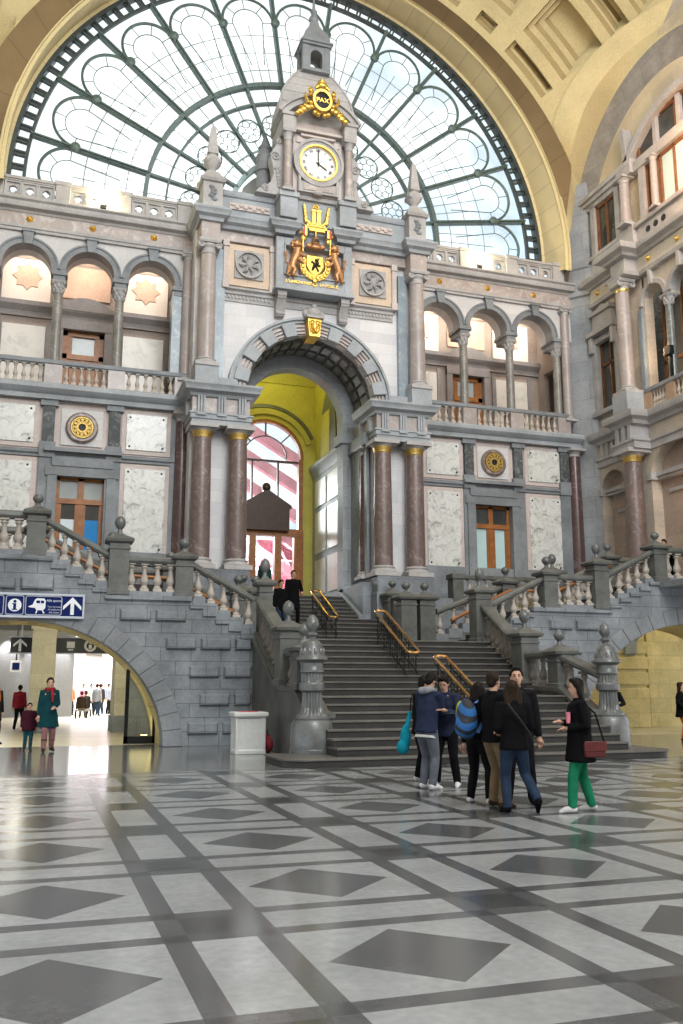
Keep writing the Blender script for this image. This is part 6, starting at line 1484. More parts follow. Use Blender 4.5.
# ------------------------------------------------------------------ passages under the side flights
M['glarered'] = plain('glare_red_paint', (.70, .42, .40), .5)  # red paint paled, glare of the bright far end put into the colour
M['pillar'] = stone('pale_pillar_stone', (.60, .56, .42), .16, .9, .7, brick=('y', 1.2, .5, .8))
def passages():
    c = MB(); c.box(-14, 4.3, 27.9, 44, 4.38, 4.6); c.box(-14, 2.0, 44, 62, 4.38, 4.6); struct(c.build('ceiling_passage_left', M['ceil']))
    b = MB()
    for y in (30.5, 37.5, 43): b.box(-14, 4.3, y, y+.5, 4.0, 4.4)
    struct(b.build('trim_47', M['ceil']))
    def pillar(x0, x1, y0, y1, label):
        t = thing('stone_pillar', label, 'pillar', ((x0+x1)/2, (y0+y1)/2, 0))
        s = MB(); s.box(x0, x1, y0, y1, .55, 4.4); s.build('shaft', M['pillar'], t, bev=.02)
        s = MB(); s.box(x0-.06, x1+.06, y0-.06, y1+.06, 0, .55); s.build('plinth', M['bluem'], t, bev=.02)
        s = MB(); s.box(x0-.05, x1+.05, y0-.05, y1+.05, 3.55, 3.7)
        for k in range(7): s.box(x0+.06+k*(x1-x0-.12)/7, x0+.06+(k+.55)*(x1-x0-.12)/7, y0-.07, y0, 3.42, 3.55)
        s.build('carved_band', M['pillar'], t)
    pillar(-.1, .72, 33.8, 35.2, 'square yellowish stone pillar behind the woman in the left passage')
    pillar(2.75, 4.1, 33.4, 35.0, 'broad stone pillar right of the bright opening in the left passage')
    w = MB(); w.box(4.1, 4.6, 27.9, 44, 0, 4.4); struct(w.build('wall_passage_left', M['yellw']))
    w = MB(); w.box(-14, 2.0, 50, 50.4, 0, 4.4); struct(w.build('wall_passage_far', M['conc']))
    for i, x in enumerate((-3.3, -1.3, .15, 1.15)):
        l = bpy.data.lights.new('wall_washer', 'SPOT'); l.energy = 260; l.spot_size = math.radians(55); l.spot_blend = .5; l.shadow_soft_size = .08
        o = bpy.data.objects.new('wall_washer', l); COL.objects.link(o); o.location = (x, 49.3, 4.3); o.rotation_euler = (math.radians(28), 0, 0)
    for i, (x, y) in enumerate(((-1.9, 36.5), (-1.5, 41), (-1.6, 46.5), (-.35, 39.5))):
        t = MB(); t.lathe(x, y, [(.3, 4.3), (.3, 4.38)], 20); o = t.build('ceiling_light', M['lamp']); tag(o, 'round lit ceiling light in the left passage, %s from the hall'%ORD[i], 'ceiling light', 'passage ceiling lights')
        l = bpy.data.lights.new('passage_lamp', 'POINT'); l.energy = 60 if i else 15; l.color = (1, .93, .78); l.shadow_soft_size = .4
        o = bpy.data.objects.new('passage_lamp', l); COL.objects.link(o); o.location = (x, y, 4.0)
    for (x, y, z, e, cl) in ((3.12, 27.3, .45, 4, (1, .8, .35)), (.6, 28.6, 4.0, 300, (1, .92, .68)), (2.4, 31.0, 4.1, 60, (1, .9, .62)), (20.0, 28.6, 4.1, 26, (1, .86, .42)), (23.2, 28.6, 4.1, 30, (1, .86, .42)), (17.6, 29, 3.9, 16, (1, .86, .42))):
        l = bpy.data.lights.new('arch_lamp', 'POINT'); l.energy = e; l.color = cl; l.shadow_soft_size = .4
        o = bpy.data.objects.new('arch_lamp', l); COL.objects.link(o); o.location = (x, y, z)
    # bright forecourt
    w = MB(); w.box(2.0, 26, 62, 62.4, 0, 4); struct(w.build('wall_forecourt', plain('white_render', (.8, .8, .8), .7, 0, .05, 1)))
    t = thing('red_portal_frame', 'red painted door frame on the bright far wall of the left passage', 'frame', (4.3, 61.9, 0))
    m = MB(); m.box(2.9, 3.15, 61.7, 62, 1.9, 3.9); m.box(4.2, 4.5, 61.7, 62, 1.0, 3.9); m.box(2.9, 4.5, 61.7, 62, 3.6, 3.9); m.build('posts', M['glarered'], t)
    m = MB(); m.box(3.15, 4.2, 61.9, 62, 1.9, 3.6); m.build('opening', M['glassgrey'], t)
    t = thing('striped_barrier', 'leaning red and white striped barrier at the far end of the left passage', 'barrier', (4, 56, 0))
    for k in range(4):
        m = MB(); x = 3.2+k*.5; m.prism([(x-.9, 2.2), (x-.66, 2.2), (x+.5, .5), (x+.26, .5)], 'y', 56, 56.1); m.build('stripe', M['glarered'] if k % 2 == 0 else M['signwhite'], t)
    m = MB(); m.box(1.9, 2.0, 56, 56.1, 0, 2.3); m.box(5.1, 5.2, 56, 56.1, 0, 1.2); m.build('post', M['signwhite'], t)
    # hanging black sign and small lit sign
    t = thing('hanging_sign', 'dark hanging station sign with white symbols inside the left passage', 'sign', (1.7, 38, 3.6))
    m = MB(); m.box(-.9, 3.6, 38, 38.12, 2.85, 3.45); m.build('panel', plain('sign_dark', (.02, .022, .035), .4), t)
    m = MB(); y = 37.99
    m.prism([(-.55, 3.85), (-.3, 3.62), (-.3, 3.52), (-.55, 3.74), (-.8, 3.52), (-.8, 3.62)], 'y', y-.01, y+.01); m.box(-.6, -.5, y-.01, y+.01, 3.35, 3.75)
    def fin(m, nm): m.v = [(a, b_, c-.45) for a, b_, c in m.v]; m.build(nm, M['signwhite'], t)
    fin(m, 'arrow'); m = MB(); m.ring(2.1, 3.6, .15, .24, 0, 360, y-.01, y+.01, 20); m.box(2.04, 2.16, y-.02, y+.01, 3.48, 3.64); m.box(2.06, 2.14, y-.02, y+.01, 3.68, 3.74); fin(m, 'information_symbol'); m = MB()
    m.box(1.2, 1.5, y-.01, y+.01, 3.5, 3.75); m.box(1.25, 1.45, y-.01, y+.01, 3.4, 3.46); fin(m, 'train_symbol'); m = MB(); m.bar((2.75, 3.42), (3.05, 3.72), .08, y-.01, y+.01); m.prism([(3.08, 3.76), (2.86, 3.74), (3.06, 3.54)], 'y', y-.01, y+.01)
    fin(m, 'escalator_symbol')
    m = MB(); m.box(-.95, 3.65, 37.98, 38.14, 2.82, 2.86); m.box(-.95, 3.65, 37.98, 38.14, 3.44, 3.48)
    for x in (-.5, 3.2): m.tube([(x, 38.06, 3.47), (x, 38.06, 4.4)], .03, 6)
    m.build('frame', M['signframe'], t)
    t = thing('platform_sign', 'small square white sign with a blue pictogram left of the pillar', 'sign', (-.75, 42, 2.4))
    m = MB(); m.box(-.95, -.5, 42, 42.08, 2.15, 2.65); m.build('panel', M['signwhite'], t)
    m = MB(); m.box(-.87, -.58, 41.98, 42.0, 2.25, 2.55); m.build('pictogram', M['signblue'], t); m = MB(); m.tube([(-.72, 42.04, 2.64), (-.72, 42.04, 4.4)], .03, 6); m.build('hanger', M['iron'], t)
    # glass door leaf at the right foot of the left arch
    d = sempty('door_6', (2.95, 26.75, 0)); f = MB(); f.box(2.5, 2.6, 26.7, 26.8, 0, 2.05); f.box(2.5, 3.36, 26.7, 26.8, 0, .2); f.box(3.28, 3.36, 26.7, 26.8, 0, .9); f.build('frame', M['iron'], d)
    g = MB(); g.prism([(2.58, .18), (3.3, .18), (3.3, .85), (2.58, 1.95)], 'y', 26.74, 26.76); g.build('pane', glass('door_glass', (.9, .92, .88), .04), d)
    t = thing('wall_uplight', 'small glowing uplight at the right foot of the left arch', 'light', (3.2, 27.3, 0))
    m = MB(); m.lathe(3.12, 27.3, [(.1, 0), (.1, .16), (.12, .2)], 12); m.build('housing', M['iron'], t); m = MB(); m.lathe(3.12, 27.3, [(.095, .19), (.095, .205)], 12); m.build('lens', M['lampw'], t)
    # yellow wall of the right passage
    w = MB(); w.box(16.6, 27, 30.75, 31.2, 0, 4.4); struct(w.build('wall_passage_right', M['yellw']))
    w = MB(); w.box(16.6, 27, 27.9, 31, 4.36, 4.6); struct(w.build('ceiling_passage_right', M['yell']))
    w = MB()
    w.box(21.3, 22.7, 30.45, 30.8, 0, 4.4)
    for k, z in enumerate((1.55, 2.15, 2.75)): w.box(21.25, 22.75, 30.38, 30.5, z+.06, z+.54)
    w.box(21.25, 22.75, 30.38, 30.5, .0, 1.5); w.box(22.9, 23.15, 30.6, 30.8, 0, 4.4)
    struct(w.build('trim_48', M['yellw'], bev=.03))
    t = thing('stone_bracket', 'scrolled dark stone bracket high on the yellow wall of the right passage', 'bracket', (21.9, 30.3, 3.2))
    m = MB(); m.prism([(30.42, 2.75), (30.42, 3.9), (29.75, 3.9), (29.75, 3.6), (30.15, 3.3), (30.25, 2.8)], 'x', 21.65, 22.15); m.tube([(21.63, 29.95, 3.55), (22.17, 29.95, 3.55)], .14, 10); m.build('scroll', M['bluem'], t)
passages()
# ------------------------------------------------------------------ people
M['skin'] = plain('skin', (.52, .31, .22), .5, 0, .06, 20)
M['lips'] = plain('lips', (.42, .15, .13), .5)
M['eye'] = plain('eye', (.03, .02, .02), .3)
M['hairb'] = plain('dark_hair', (.008, .006, .005), .6, 0, .3, 40, .12)
M['hairbr'] = plain('brown_hair', (.022, .013, .008), .6, 0, .3, 40, .12)
def cloth(name, col): return plain(name, col, .9, 0, .2, 9, .1, .25)
CL = {k: cloth('cloth_'+k, v) for k, v in dict(navy=(.018, .024, .05), black=(.0045, .0045, .0055), char=(.009, .009, .011), jeans=(.02, .035, .065), greyjeans=(.095, .105, .125), tan=(.15, .105, .06), green=(.012, .17, .085), teal=(.006, .042, .05), maroon=(.045, .009, .018), scarlet=(.26, .02, .03), purple=(.14, .05, .14), tealleg=(.012, .06, .075), brownboot=(.06, .03, .02), grey=(.22, .23, .26), white=(.5, .5, .5), orange=(.45, .12, .03), pinkc=(.6, .2, .25), bluec=(.08, .18, .4), darkgreen=(.015, .06, .05), dkbrown=(.035, .022, .014), khaki=(.2, .17, .1), magenta=(.5, .05, .3), tights=(.26, .13, .13)).items()}
CL['shoe'] = cloth('trainer_white', (.55, .55, .56))
def V3(*a): return Vector(a)
def remesh(s, name, mat, parent, voxel, smooth=3, extra=None):
    me = bpy.data.meshes.new('t'); me.from_pydata(s.v, [], s.f)
    bm = bmesh.new(); bm.from_mesh(me); bmesh.ops.recalc_face_normals(bm, faces=bm.faces); bm.to_mesh(me); bm.free()
    o = bpy.data.objects.new('t', me); COL.objects.link(o)
    m = o.modifiers.new('r', 'REMESH'); m.mode = 'VOXEL'; m.voxel_size = voxel
    if smooth: k = o.modifiers.new('s', 'SMOOTH'); k.iterations = smooth; k.factor = .5
    dg = bpy.context.evaluated_depsgraph_get(); dg.update()
    out = bpy.data.meshes.new_from_object(o.evaluated_get(dg)); bpy.data.objects.remove(o); bpy.data.meshes.remove(me)
    if extra:
        bm = bmesh.new(); bm.from_mesh(out); t = bpy.data.meshes.new('x'); t.from_pydata(extra.v, [], extra.f); bm.from_mesh(t); bpy.data.meshes.remove(t)
        bmesh.ops.recalc_face_normals(bm, faces=bm.faces); bm.to_mesh(out); bm.free()
    out.name = name; out.materials.clear(); out.materials.append(mat)
    for p in out.polygons: p.use_smooth = True
    r = bpy.data.objects.new(name, out); COL.objects.link(r); r.parent = parent
    return r
def ik(a, c, l1, l2, pole):
    d = c-a; L = min(d.length, (l1+l2)*.999); d = d.normalized(); c2 = a+d*L
    x = (l1*l1-l2*l2+L*L)/(2*L); h = math.sqrt(max(l1*l1-x*x, 0))
    p = pole-d*pole.dot(d); p = p.normalized() if p.length > 1e-5 else d.orthogonal()
    return a+d*x+p*h, c2
def person(label, x, y, z, H, face, top='black', legs='black', shoes='black', hair='hairb', hairlen=0, lean=0, look=0, turn=0, lh=None, rh=None, lf=(.09, 0, 0), rf=(-.09, 0, 0), coat=.44, wide=1.0, fem=False, skirt=None, scarf=None, hood=None, sit=None, vox=.017, boots=None, shirt=None, toe=0, flare=1.0):
    """face = heading in degrees (0 looks toward -y); hands and feet in body units: x to the figure's left, y forward, z up (fractions of H)"""
    t = thing('person', label, 'person', (x, y, z), None, math.radians(face))
    def B(a, f, h): return V3(a*H, -f*H, h*H)
    hipz = .505 if sit is None else sit
    lg = math.radians(lean)
    def up(a, f, h):            # point of the upper body leaning forward about the hips
        dz = h-.52; f2 = f*math.cos(lg)+dz*math.sin(lg); h2 = .52+dz*math.cos(lg)-f*math.sin(lg)
        return B(a, f2, h2+(hipz-.505))
    sw = (.106 if not fem else .094)*(1+(wide-1)*.4)
    hips = [(B(s*.05, 0, hipz)) for s in (1, -1)]
    shl = [up(s*sw, -.005, .805) for s in (1, -1)]
    if lh is None: lh = (sw+.045, .02, .46)
    if rh is None: rh = (-(sw+.045), .02, .46)
    arms = []
    for sh, h, s in ((shl[0], lh, 1), (shl[1], rh, -1)):
        w = B(*h) if h[2] < .9 else B(*h)
        if sit is not None: w = w+V3(0, 0, (hipz-.505)*H)
        e, w = ik(sh, w, .172*H, .155*H, V3(s*.5, .75, -.5)); arms.append((sh, e, w, s))
    lgs = []
    for hp, f, s in ((hips[0], lf, 1), (hips[1], rf, -1)):
        a = B(f[0]-0, f[1]-.0, .042+f[2]); k, a = ik(hp, a, .243*H, .232*H, V3(0, -1, .15)); lgs.append((hp, k, a, s))
    # ---- head frame
    nk = up(0, 0, .84); hc = up(0, .012, .925)
    R = Matrix.Rotation(math.radians(turn), 3, 'Z') @ Matrix.Rotation(math.radians(look)+lg*.6, 3, 'X')
    def hd(a, f, h): return hc+R @ V3(a*H, -f*H, h*H)
    # ---- body: one surface
    s = MB()
    rot = R
    s.ell(hc+R @ V3(0, .006*H, .016*H), (.044*H, .053*H, .056*H), 14, 10, rot)
    s.ell(hd(0, .012, -.03), (.034*H, .036*H, .042*H), 12, 8, rot); s.ell(hd(0, .034, -.052), (.018*H, .014*H, .014*H), 8, 6, rot)
    s.tube([hd(0, .047, .012), hd(0, .058, -.012), hd(0, .05, -.018)], .008*H, 6, radii=[.006*H, .0095*H, .008*H])
    for q in (1, -1): s.ell(hd(q*.044, -.006, -.006), (.008*H, .014*H, .019*H), 8, 6, rot)
    s.tube([up(0, -.012, .80), nk, hd(0, -.004, -.03)], .03*H, 10, radii=[.04*H, .03*H, .03*H])
    tor = [(.49, .078, .06), (.54, .083, .06), (.60, .074 if not fem else .064, .055), (.67, .082, .06), (.74, .092, .064), (.79, .088, .055), (.825, .05, .04)]
    s.tube([up(0, 0, h) for h, _, _ in tor], 1, 14, radii=[(a*H, b*H) for _, a, b in tor])
    for sh, e, w, q in arms: s.tube([sh+(up(0, 0, .8)-sh)*.3, sh, sh+(e-sh)*.5, e, e+(w-e)*.35, w], 1, 9, radii=[.03*H, .031*H, .027*H, .023*H, .022*H, .015*H])
    for hp, k, a, q in lgs: s.tube([hp+V3(0, 0, .03*H), hp, hp+(k-hp)*.5, k, k+(a-k)*.3, a], 1, 10, radii=[.05*H, .053*H, .044*H, .032*H, .034*H, .02*H])
    ft = []
    for i, (hp, k, a, q) in enumerate(lgs):
        tl = math.radians(toe) if i == 1 else 0
        d = V3(q*.02*H, -math.cos(tl)*.095*H, -.03*H-math.sin(tl)*.095*H); ft.append((a, d)); s.tube([a+V3(0, .025*H, -.02*H), a+V3(0, 0, -.02*H), a+d], 1, 8, radii=[.017*H, .022*H, .014*H])
    hands = MB()
    for sh, e, w, q in arms:
        d = (w-e).normalized(); side = V3(0, 0, 1).cross(d); side = side.normalized() if side.length > .05 else V3(0, -1, 0); n = d.cross(side).normalized()
        pc = w+d*.028*H; hands.ell(pc, (.02*H, .02*H, .02*H), 8, 6); hands.tube([w-d*.01*H, w+d*.02*H, w+d*.05*H], 1, 8, radii=[(.016*H, .013*H), (.023*H, .013*H), (.022*H, .011*H)])
        for j, L in enumerate((.036, .044, .041, .032)):
            o = w+d*.048*H+side*((j-1.5)*.011*H); hands.tube([o, o+d*L*H*.5-n*.004*H, o+d*L*H*.85-n*.016*H], 1, 6, radii=[.0058*H, .0053*H, .004*H])
        o = w+d*.02*H+side*(.02*H*q); hands.tube([o, o+side*(.016*H*q)+d*.018*H, o+side*(.014*H*q)+d*.036*H-n*.008*H], 1, 6, radii=[.008*H, .0068*H, .005*H])
    remesh(s, 'body', M['skin'], t, vox, 3, hands)
    e = MB()
    for q in (1, -1): e.ell(hd(q*.019, .0455, .006), (.0065*H, .004*H, .0035*H), 8, 6, rot); e.ell(hd(q*.019, .048, .017), (.012*H, .004*H, .0028*H), 8, 5, rot)
    e.build('eyes', M['eye'], t, local=True)
    e = MB(); e.ell(hd(0, .0475, -.034), (.014*H, .005*H, .005*H), 8, 6, rot); e.build('lips', M['lips'], t, local=True)
    # ---- hair
    h = MB()
    h.ell(hc+R @ V3(0, .014*H, .026*H), (.051*H, .055*H, .054*H), 12, 8, rot); h.ell(hd(0, .018, .062), (.036*H, .03*H, .016*H), 10, 6, rot)
    h.ell(hd(0, -.03, -.01), (.045*H, .034*H, .045*H), 10, 8, rot)
    for q in (1, -1): h.ell(hd(q*.044, -.012, .016), (.012*H, .03*H, .026*H), 8, 6, rot)
    if hairlen:
        for q in (-1.2, -.6, 0, .6, 1.2):
            b = up(q*.05, -.035-.012*(1-abs(q)/1.2), .86-hairlen); h.tube([hd(q*.036, -.03+.01*abs(q), .02), hd(q*.044, -.04+.022*abs(q), -.04), b], 1, 7, radii=[.022*H, .024*H, .014*H])
    remesh(h, 'hair', M[hair], t, vox*.9, 2)
    # ---- jacket or coat
    j = MB(); hem = coat
    prof = [(.82, .045, .042), (.80, .086, .062), (.74, .103, .078), (.66, .100, .078), (.58, .098, .077), (.50, .104, .084)]
    if hem < .5: prof.append((hem, .108 if hem > .4 else .122, .088 if hem > .4 else .10))
    else: prof[-1] = (hem, .102, .08)
    pts = []
    for hh, a, b in prof: pts.append(up(0, 0, hh) if sit is None or hh >= .5 else up(0, 0, .5))
    if fem: prof = [(a, b*(.93 if a > .55 else 1.0), c*.95) for a, b, c in prof]
    if flare != 1: prof = [(a, b*(1+(flare-1)*max(0, min(1, (.74-a)/.3))), c*(1+(flare-1)*max(0, min(1, (.74-a)/.3)))) for a, b, c in prof]
    j.tube(pts, 1, 16, radii=[(a*H*wide, b*H*wide) for _, a, b in prof])
    for sh, e_, w, q in arms: j.tube([sh+(up(0, 0, .79)-sh)*.45, sh, sh+(e_-sh)*.5, e_, e_+(w-e_)*.5, w-(w-e_)*.04], 1, 10, radii=[.042*H, .044*H, .038*H, .036*H, .031*H, .026*H])
    j.tube([up(0, -.01, .815), up(0, -.008, .85)], .048*H, 12, radii=[.05*H, .044*H])
    if hood: pass
    remesh(j, 'jacket', CL[top], t, vox, 2)
    if hood:
        q = MB(); q.tube([up(a*.06, f, z_) for a, f, z_ in ((-1, .03, .83), (-1, -.03, .845), (-.5, -.075, .83), (0, -.085, .825), (.5, -.075, .83), (1, -.03, .845), (1, .03, .83))], .03*H, 8, radii=[.015*H, .025*H, .032*H, .034*H, .032*H, .025*H, .015*H]); remesh(q, 'hood', CL[hood], t, vox, 2)
    if shirt:
        q = MB(); q.tube([up(0, 0, .45), up(0, 0, .43)], 1, 16, radii=[(.104*H, .082*H), (.106*H, .084*H)]); q.build('shirt_hem', CL[shirt], t, local=True)
    if scarf:
        q = MB(); q.tube([hd(.055*math.cos(k*PI/5), .05*math.sin(k*PI/5), -.085+.006*math.sin(k*2)) for k in range(10)], .024*H, 8, closed=True); q.tube([up(.02, .065, .82), up(.025, .088, .74), up(.03, .092, .66)], .02*H, 8, radii=[.022*H, .02*H, .016*H]); remesh(q, 'scarf', CL[scarf], t, vox*.8, 2)
    # ---- trousers, skirt, shoes
    if legs:
        p = MB(); p.tube([B(0, 0, hipz+.05), B(0, 0, hipz-.02)], 1, 12, radii=[(.09*H, .068*H), (.094*H, .075*H)])
        for hp, k, a, q in lgs: p.tube([hp+V3(0, 0, .02*H), hp-V3(0, 0, .02*H), hp+(k-hp)*.5, k, k+(a-k)*.4, a+V3(0, 0, -.01*H)], 1, 12, radii=[.056*H, .06*H, .053*H, .041*H, .041*H, .034*H])
        remesh(p, 'trousers', CL[legs] if legs != 'skin' else M['skin'], t, vox, 2)
    if skirt:
        p = MB(); p.tube([B(0, 0, .52), B(0, 0, .42), B(0, 0, .31)], 1, 16, radii=[(.09*H, .07*H), (.105*H, .085*H), (.11*H, .09*H)]); p.build('skirt', CL[skirt], t, local=True)
    for i, (a, d) in enumerate(ft):
        p = MB(); p.tube([a+V3(0, .035*H, -.018*H), a+V3(0, .012*H, -.012*H), a+d*.55+V3(0, 0, -.0*H), a+d*1.12], 1, 10, radii=[.019*H, .029*H, .025*H, .014*H])
        if boots: k = lgs[i][1]; p.tube([a+(k-a)*.62, a+(k-a)*.3, a-V3(0, 0, .012*H)], 1, 10, radii=[.042*H, .037*H, .03*H])
        o = remesh(p, 'boot' if boots else 'shoe', CL[boots or shoes], t, vox*.8, 1)
    t['arms'] = 0; del t['arms']
    return t, arms
PEOPLE = []
def folk():
    person('young person in navy hoodie and grey jeans looking down at a phone, seen from behind', 6.02, 13.75, 0, 1.83, 118, 'navy', 'greyjeans', 'shoe', lean=9, look=22, rh=(-.03, .24, .66), lh=(.07, .22, .64), hood='grey', coat=.47, shirt='white', lf=(.06, .02, 0), rf=(-.08, -.03, 0), wide=1.05)
    person('person in black mostly hidden behind the navy hoodie, beside the teal bag', 6.36, 14.75, 0, 1.78, 95, 'black', 'black', 'shoe', lean=4, look=12)
    person('young person in dark navy jacket, black trousers and white shoes bent over a phone', 6.48, 13.98, 0, 1.78, -42, 'navy', 'black', 'shoe', lean=7, look=26, rh=(-.03, .22, .68), lh=(.06, .21, .68), coat=.45, lf=(.1, .02, 0), rf=(-.1, 0, 0))
    person('dark-haired person in black wearing the blue and yellow backpack', 6.0, 11.9, 0, 1.66, 125, 'black', 'black', 'shoe', hairlen=.03, lean=3, look=8, rh=(-.05, .18, .62), coat=.5)
    person('person in black jacket and tan trousers standing in profile in the group', 6.02, 11.45, 0, 1.81, 105, 'black', 'tan', 'dkbrown', hair='hairbr', lh=(.05, .14, .60), coat=.47, wide=1.05, lf=(.07, .03, 0), rf=(-.09, -.02, 0))
    person('person with long brown hair and blue jeans seen from behind, one heel raised', 6.0, 10.88, 0, 1.68, 172, 'black', 'jeans', 'black', hair='hairbr', hairlen=.09, fem=True, wide=1.12, coat=.47, rh=(-.08, .12, .60), lh=(.08, .12, .6), rf=(-.14, -.10, .07), lf=(.06, .02, 0), toe=50)
    person('smiling dark-haired person in dark coat facing the camera behind the long-haired one', 6.47, 11.6, 0, 1.87, -25, 'char', 'char', 'black', coat=.42, rh=(-.1, .1, .52), wide=1.05)
    person('person in black coat and bright green trousers with a red shoulder bag', 6.86, 10.68, 0, 1.71, -112, 'black', 'green', 'white', hairlen=.07, fem=True, wide=1.25, coat=.37, look=6, rh=(-.05, .12, .66), lh=(.06, .10, .62), lf=(.07, .09, 0), rf=(-.08, -.09, 0))
    person('person in teal coat and red scarf walking with a child out of the left passage', .42, 24.15, 0, 1.80, 8, 'teal', 'tights', 'dkbrown', hair='hairbr', fem=True, coat=.33, wide=.94, flare=1.3, scarf='scarlet', skirt='purple', boots='dkbrown', lh=(.05, .13, .60), rf=(-.05, .05, 0), lf=(.07, -.07, .01), )
    person('small child in maroon coat, teal trousers and brown boots walking on the left', -.03, 24.6, 0, 1.18, 5, 'maroon', 'tealleg', 'dkbrown', boots='brownboot', coat=.42, wide=1.12, flare=1.25, vox=.014, lf=(.05, .05, 0), rf=(-.06, -.04, 0))
    person('person in dark coat with orange scarf at the left edge inside the passage', -.98, 27.6, 0, 1.76, 40, 'char', 'char', 'black', hair='hairbr', scarf='orange', coat=.36, wide=1.15, vox=.02)
    person('person in red jacket standing left of the yellowish pillar', -.42, 36.6, 0, 1.62, 160, 'scarlet', 'char', 'black', coat=.47, vox=.022)
    person('person in black coat and orange leggings at the right edge of the hall', 18.22, 22.9, 0, 1.70, 50, 'black', 'orange', 'black', hair='hairbr', hairlen=.06, fem=True, coat=.4, wide=1.15, rh=(-.12, .06, .55), vox=.02)
    person('dark-clothed person mostly hidden behind the right newel post', 14.75, 21.3, 0, 1.72, -60, 'char', 'char', 'black', lh=(.13, .12, .62), vox=.022)
    person('person in black coat coming down the upper stairs on the left of a pair', 7.62, 29.2, 3.23, 1.82, 20, 'black', 'jeans', 'black', hair='hairbr', look=10, coat=.42, vox=.022)
    person('tall person in long black coat on the upper stairs, right of a pair', 8.2, 29.75, 3.57, 1.88, 5, 'black', 'black', 'black', hair='hairbr', coat=.3, wide=1.1, lh=(.13, .1, .6), vox=.022)
    person('person in dark green coat standing near the portal doors', 8.75, 36.2, 4.95, 1.78, 150, 'darkgreen', 'char', 'black', coat=.4, vox=.025)
    person('person in dark jacket leaning on the upper right gallery balustrade', 20.6, 25.95, 4.95, 1.66, -75, 'char', 'char', 'black', hair='hairbr', lean=22, rh=(-.1, .22, .62), lh=(.08, .24, .62), vox=.022)
    crowd = [(2.05, 41.5, 'dkbrown', 'khaki', 165, .28, 'seated person in brown jacket in the bright passage, nearest of the crowd'), (2.35, 44, 'char', 'jeans', 200, .28, 'seated person in dark grey jacket in the bright passage crowd'), (2.9, 45, 'grey', 'jeans', 150, None, 'standing person in grey in the bright passage crowd'), (2.5, 49, 'pinkc', 'black', 20, None, 'person in pink top in the bright passage crowd'), (3.4, 49.5, 'bluec', 'char', -30, None, 'person in blue jacket in the bright passage crowd'), (3.9, 51, 'white', 'jeans', 40, None, 'person in white top and jeans in the bright passage crowd'), (4.3, 52, 'white', 'grey', 180, None, 'person in white top and grey trousers in the bright passage crowd'), (4.75, 53, 'magenta', 'jeans', 10, None, 'person in magenta jacket at the right of the bright passage crowd'), (1.75, 46, 'orange', 'char', 30, None, 'person in orange top by the grey wall of the passage'), (2.75, 47, 'white', 'char', 10, None, 'person in white top and black trousers in the bright passage crowd'), (3.15, 46.5, 'dkbrown', 'jeans', 190, None, 'standing person in brown jacket and jeans in the bright passage crowd'), (3.65, 48, 'grey', 'black', 60, None, 'person in grey top and black trousers in the bright passage crowd'), (4.05, 47, 'bluec', 'white', -20, None, 'person in blue top and white trousers in the bright passage crowd')]
    crowd = [(x*(1+6/y), y+6, a, b, f, sit, lab) for x, y, a, b, f, sit, lab in crowd]
    for x, y, a, b, f, sit, lab in crowd:
        if sit: person(lab, x, y, 0, 1.7, f, a, b, 'black', hair='hairbr', sit=sit, lf=(.08, .2, 0), rf=(-.08, .2, 0), coat=.5, vox=.035); 
        else: person(lab, x, y, 0, 1.68, f, a, b, 'black', hair='hairbr', vox=.035)
    for x, y in ((2.05*(1+6/41.5), 47.5), (2.35*(1+6/44), 50)):
        t = thing('bench', 'grey bench under the seated person in %s' % ('brown' if y < 49 else 'dark grey'), 'bench', (x, y, 0)); m = MB(); m.box(x-.35, x+.35, y-.22, y+.22, .33, .40); m.build('seat', M['conc'], t)
        m = MB(); m.box(x-.3, x-.22, y-.2, y+.2, 0, .34); m.build('leg', M['iron'], t); m = MB(); m.box(x+.22, x+.3, y-.2, y+.2, 0, .34); m.build('leg', M['iron'], t)
    # ---- belongings
    def bagbox(name, label, cat, loc, rz, size, mat, voxel=.02):
        t = thing(name, label, cat, loc, None, math.radians(rz)); a, b, c = size
        s = MB(); s.stack(0, 0, [(-c, a*.85, b*.8), (-c*.85, a, b), (c*.4, a, b), (c*.85, a*.85, b*.85), (c, a*.6, b*.6)]); return t, s
    bp = thing('backpack', 'blue backpack with black stripes and a yellow side worn by the dark-haired person', 'backpack', (5.83, 11.77, 1.15), None, math.radians(118))
    m, nt, b = new_mat('striped_nylon'); tc = node(nt, 'ShaderNodeTexCoord'); mp = node(nt, 'ShaderNodeMapping'); mp.inputs['Rotation'].default_value = (.5, .5, .3); nt.links.new(tc.outputs['Object'], mp.inputs['Vector'])
    wv = node(nt, 'ShaderNodeTexWave', Scale=2.4, Distortion=1.2); wv.bands_direction = 'Z'; nt.links.new(mp.outputs[0], wv.inputs['Vector'])
    r = node(nt, 'ShaderNodeValToRGB'); r.color_ramp.interpolation = 'CONSTANT'; e = r.color_ramp.elements; e[0].color = (.01, .012, .02, 1); e[1].position = .42; e[1].color = (.008, .10, .30, 1); nt.links.new(wv.outputs['Fac'], r.inputs[0]); nt.links.new(r.outputs[0], b.inputs['Base Color']); b.inputs['Roughness'].default_value = .7
    s = MB(); s.ell((0, .10, 0), (.165, .13, .28), 16, 10); s.ell((0, .18, -.1), (.14, .1, .15), 12, 8); remesh(s, 'bag', m, bp, .02, 2)
    s = MB(); s.ell((.115, .07, .06), (.07, .10, .2), 12, 8); remesh(s, 'side_panel', cloth('yellow_nylon', (.26, .29, .03)), bp, .02, 2)
    for sx in (-1, 1): s = MB(); s.tube([(sx*.1, .04, .22), (sx*.12, -.06, .27), (sx*.11, -.16, .18), (sx*.12, -.13, -.02), (sx*.12, .02, -.18)], .02, 6, radii=[(.03, .008)]*5); s.build('strap', CL['bluec'], bp, local=True)
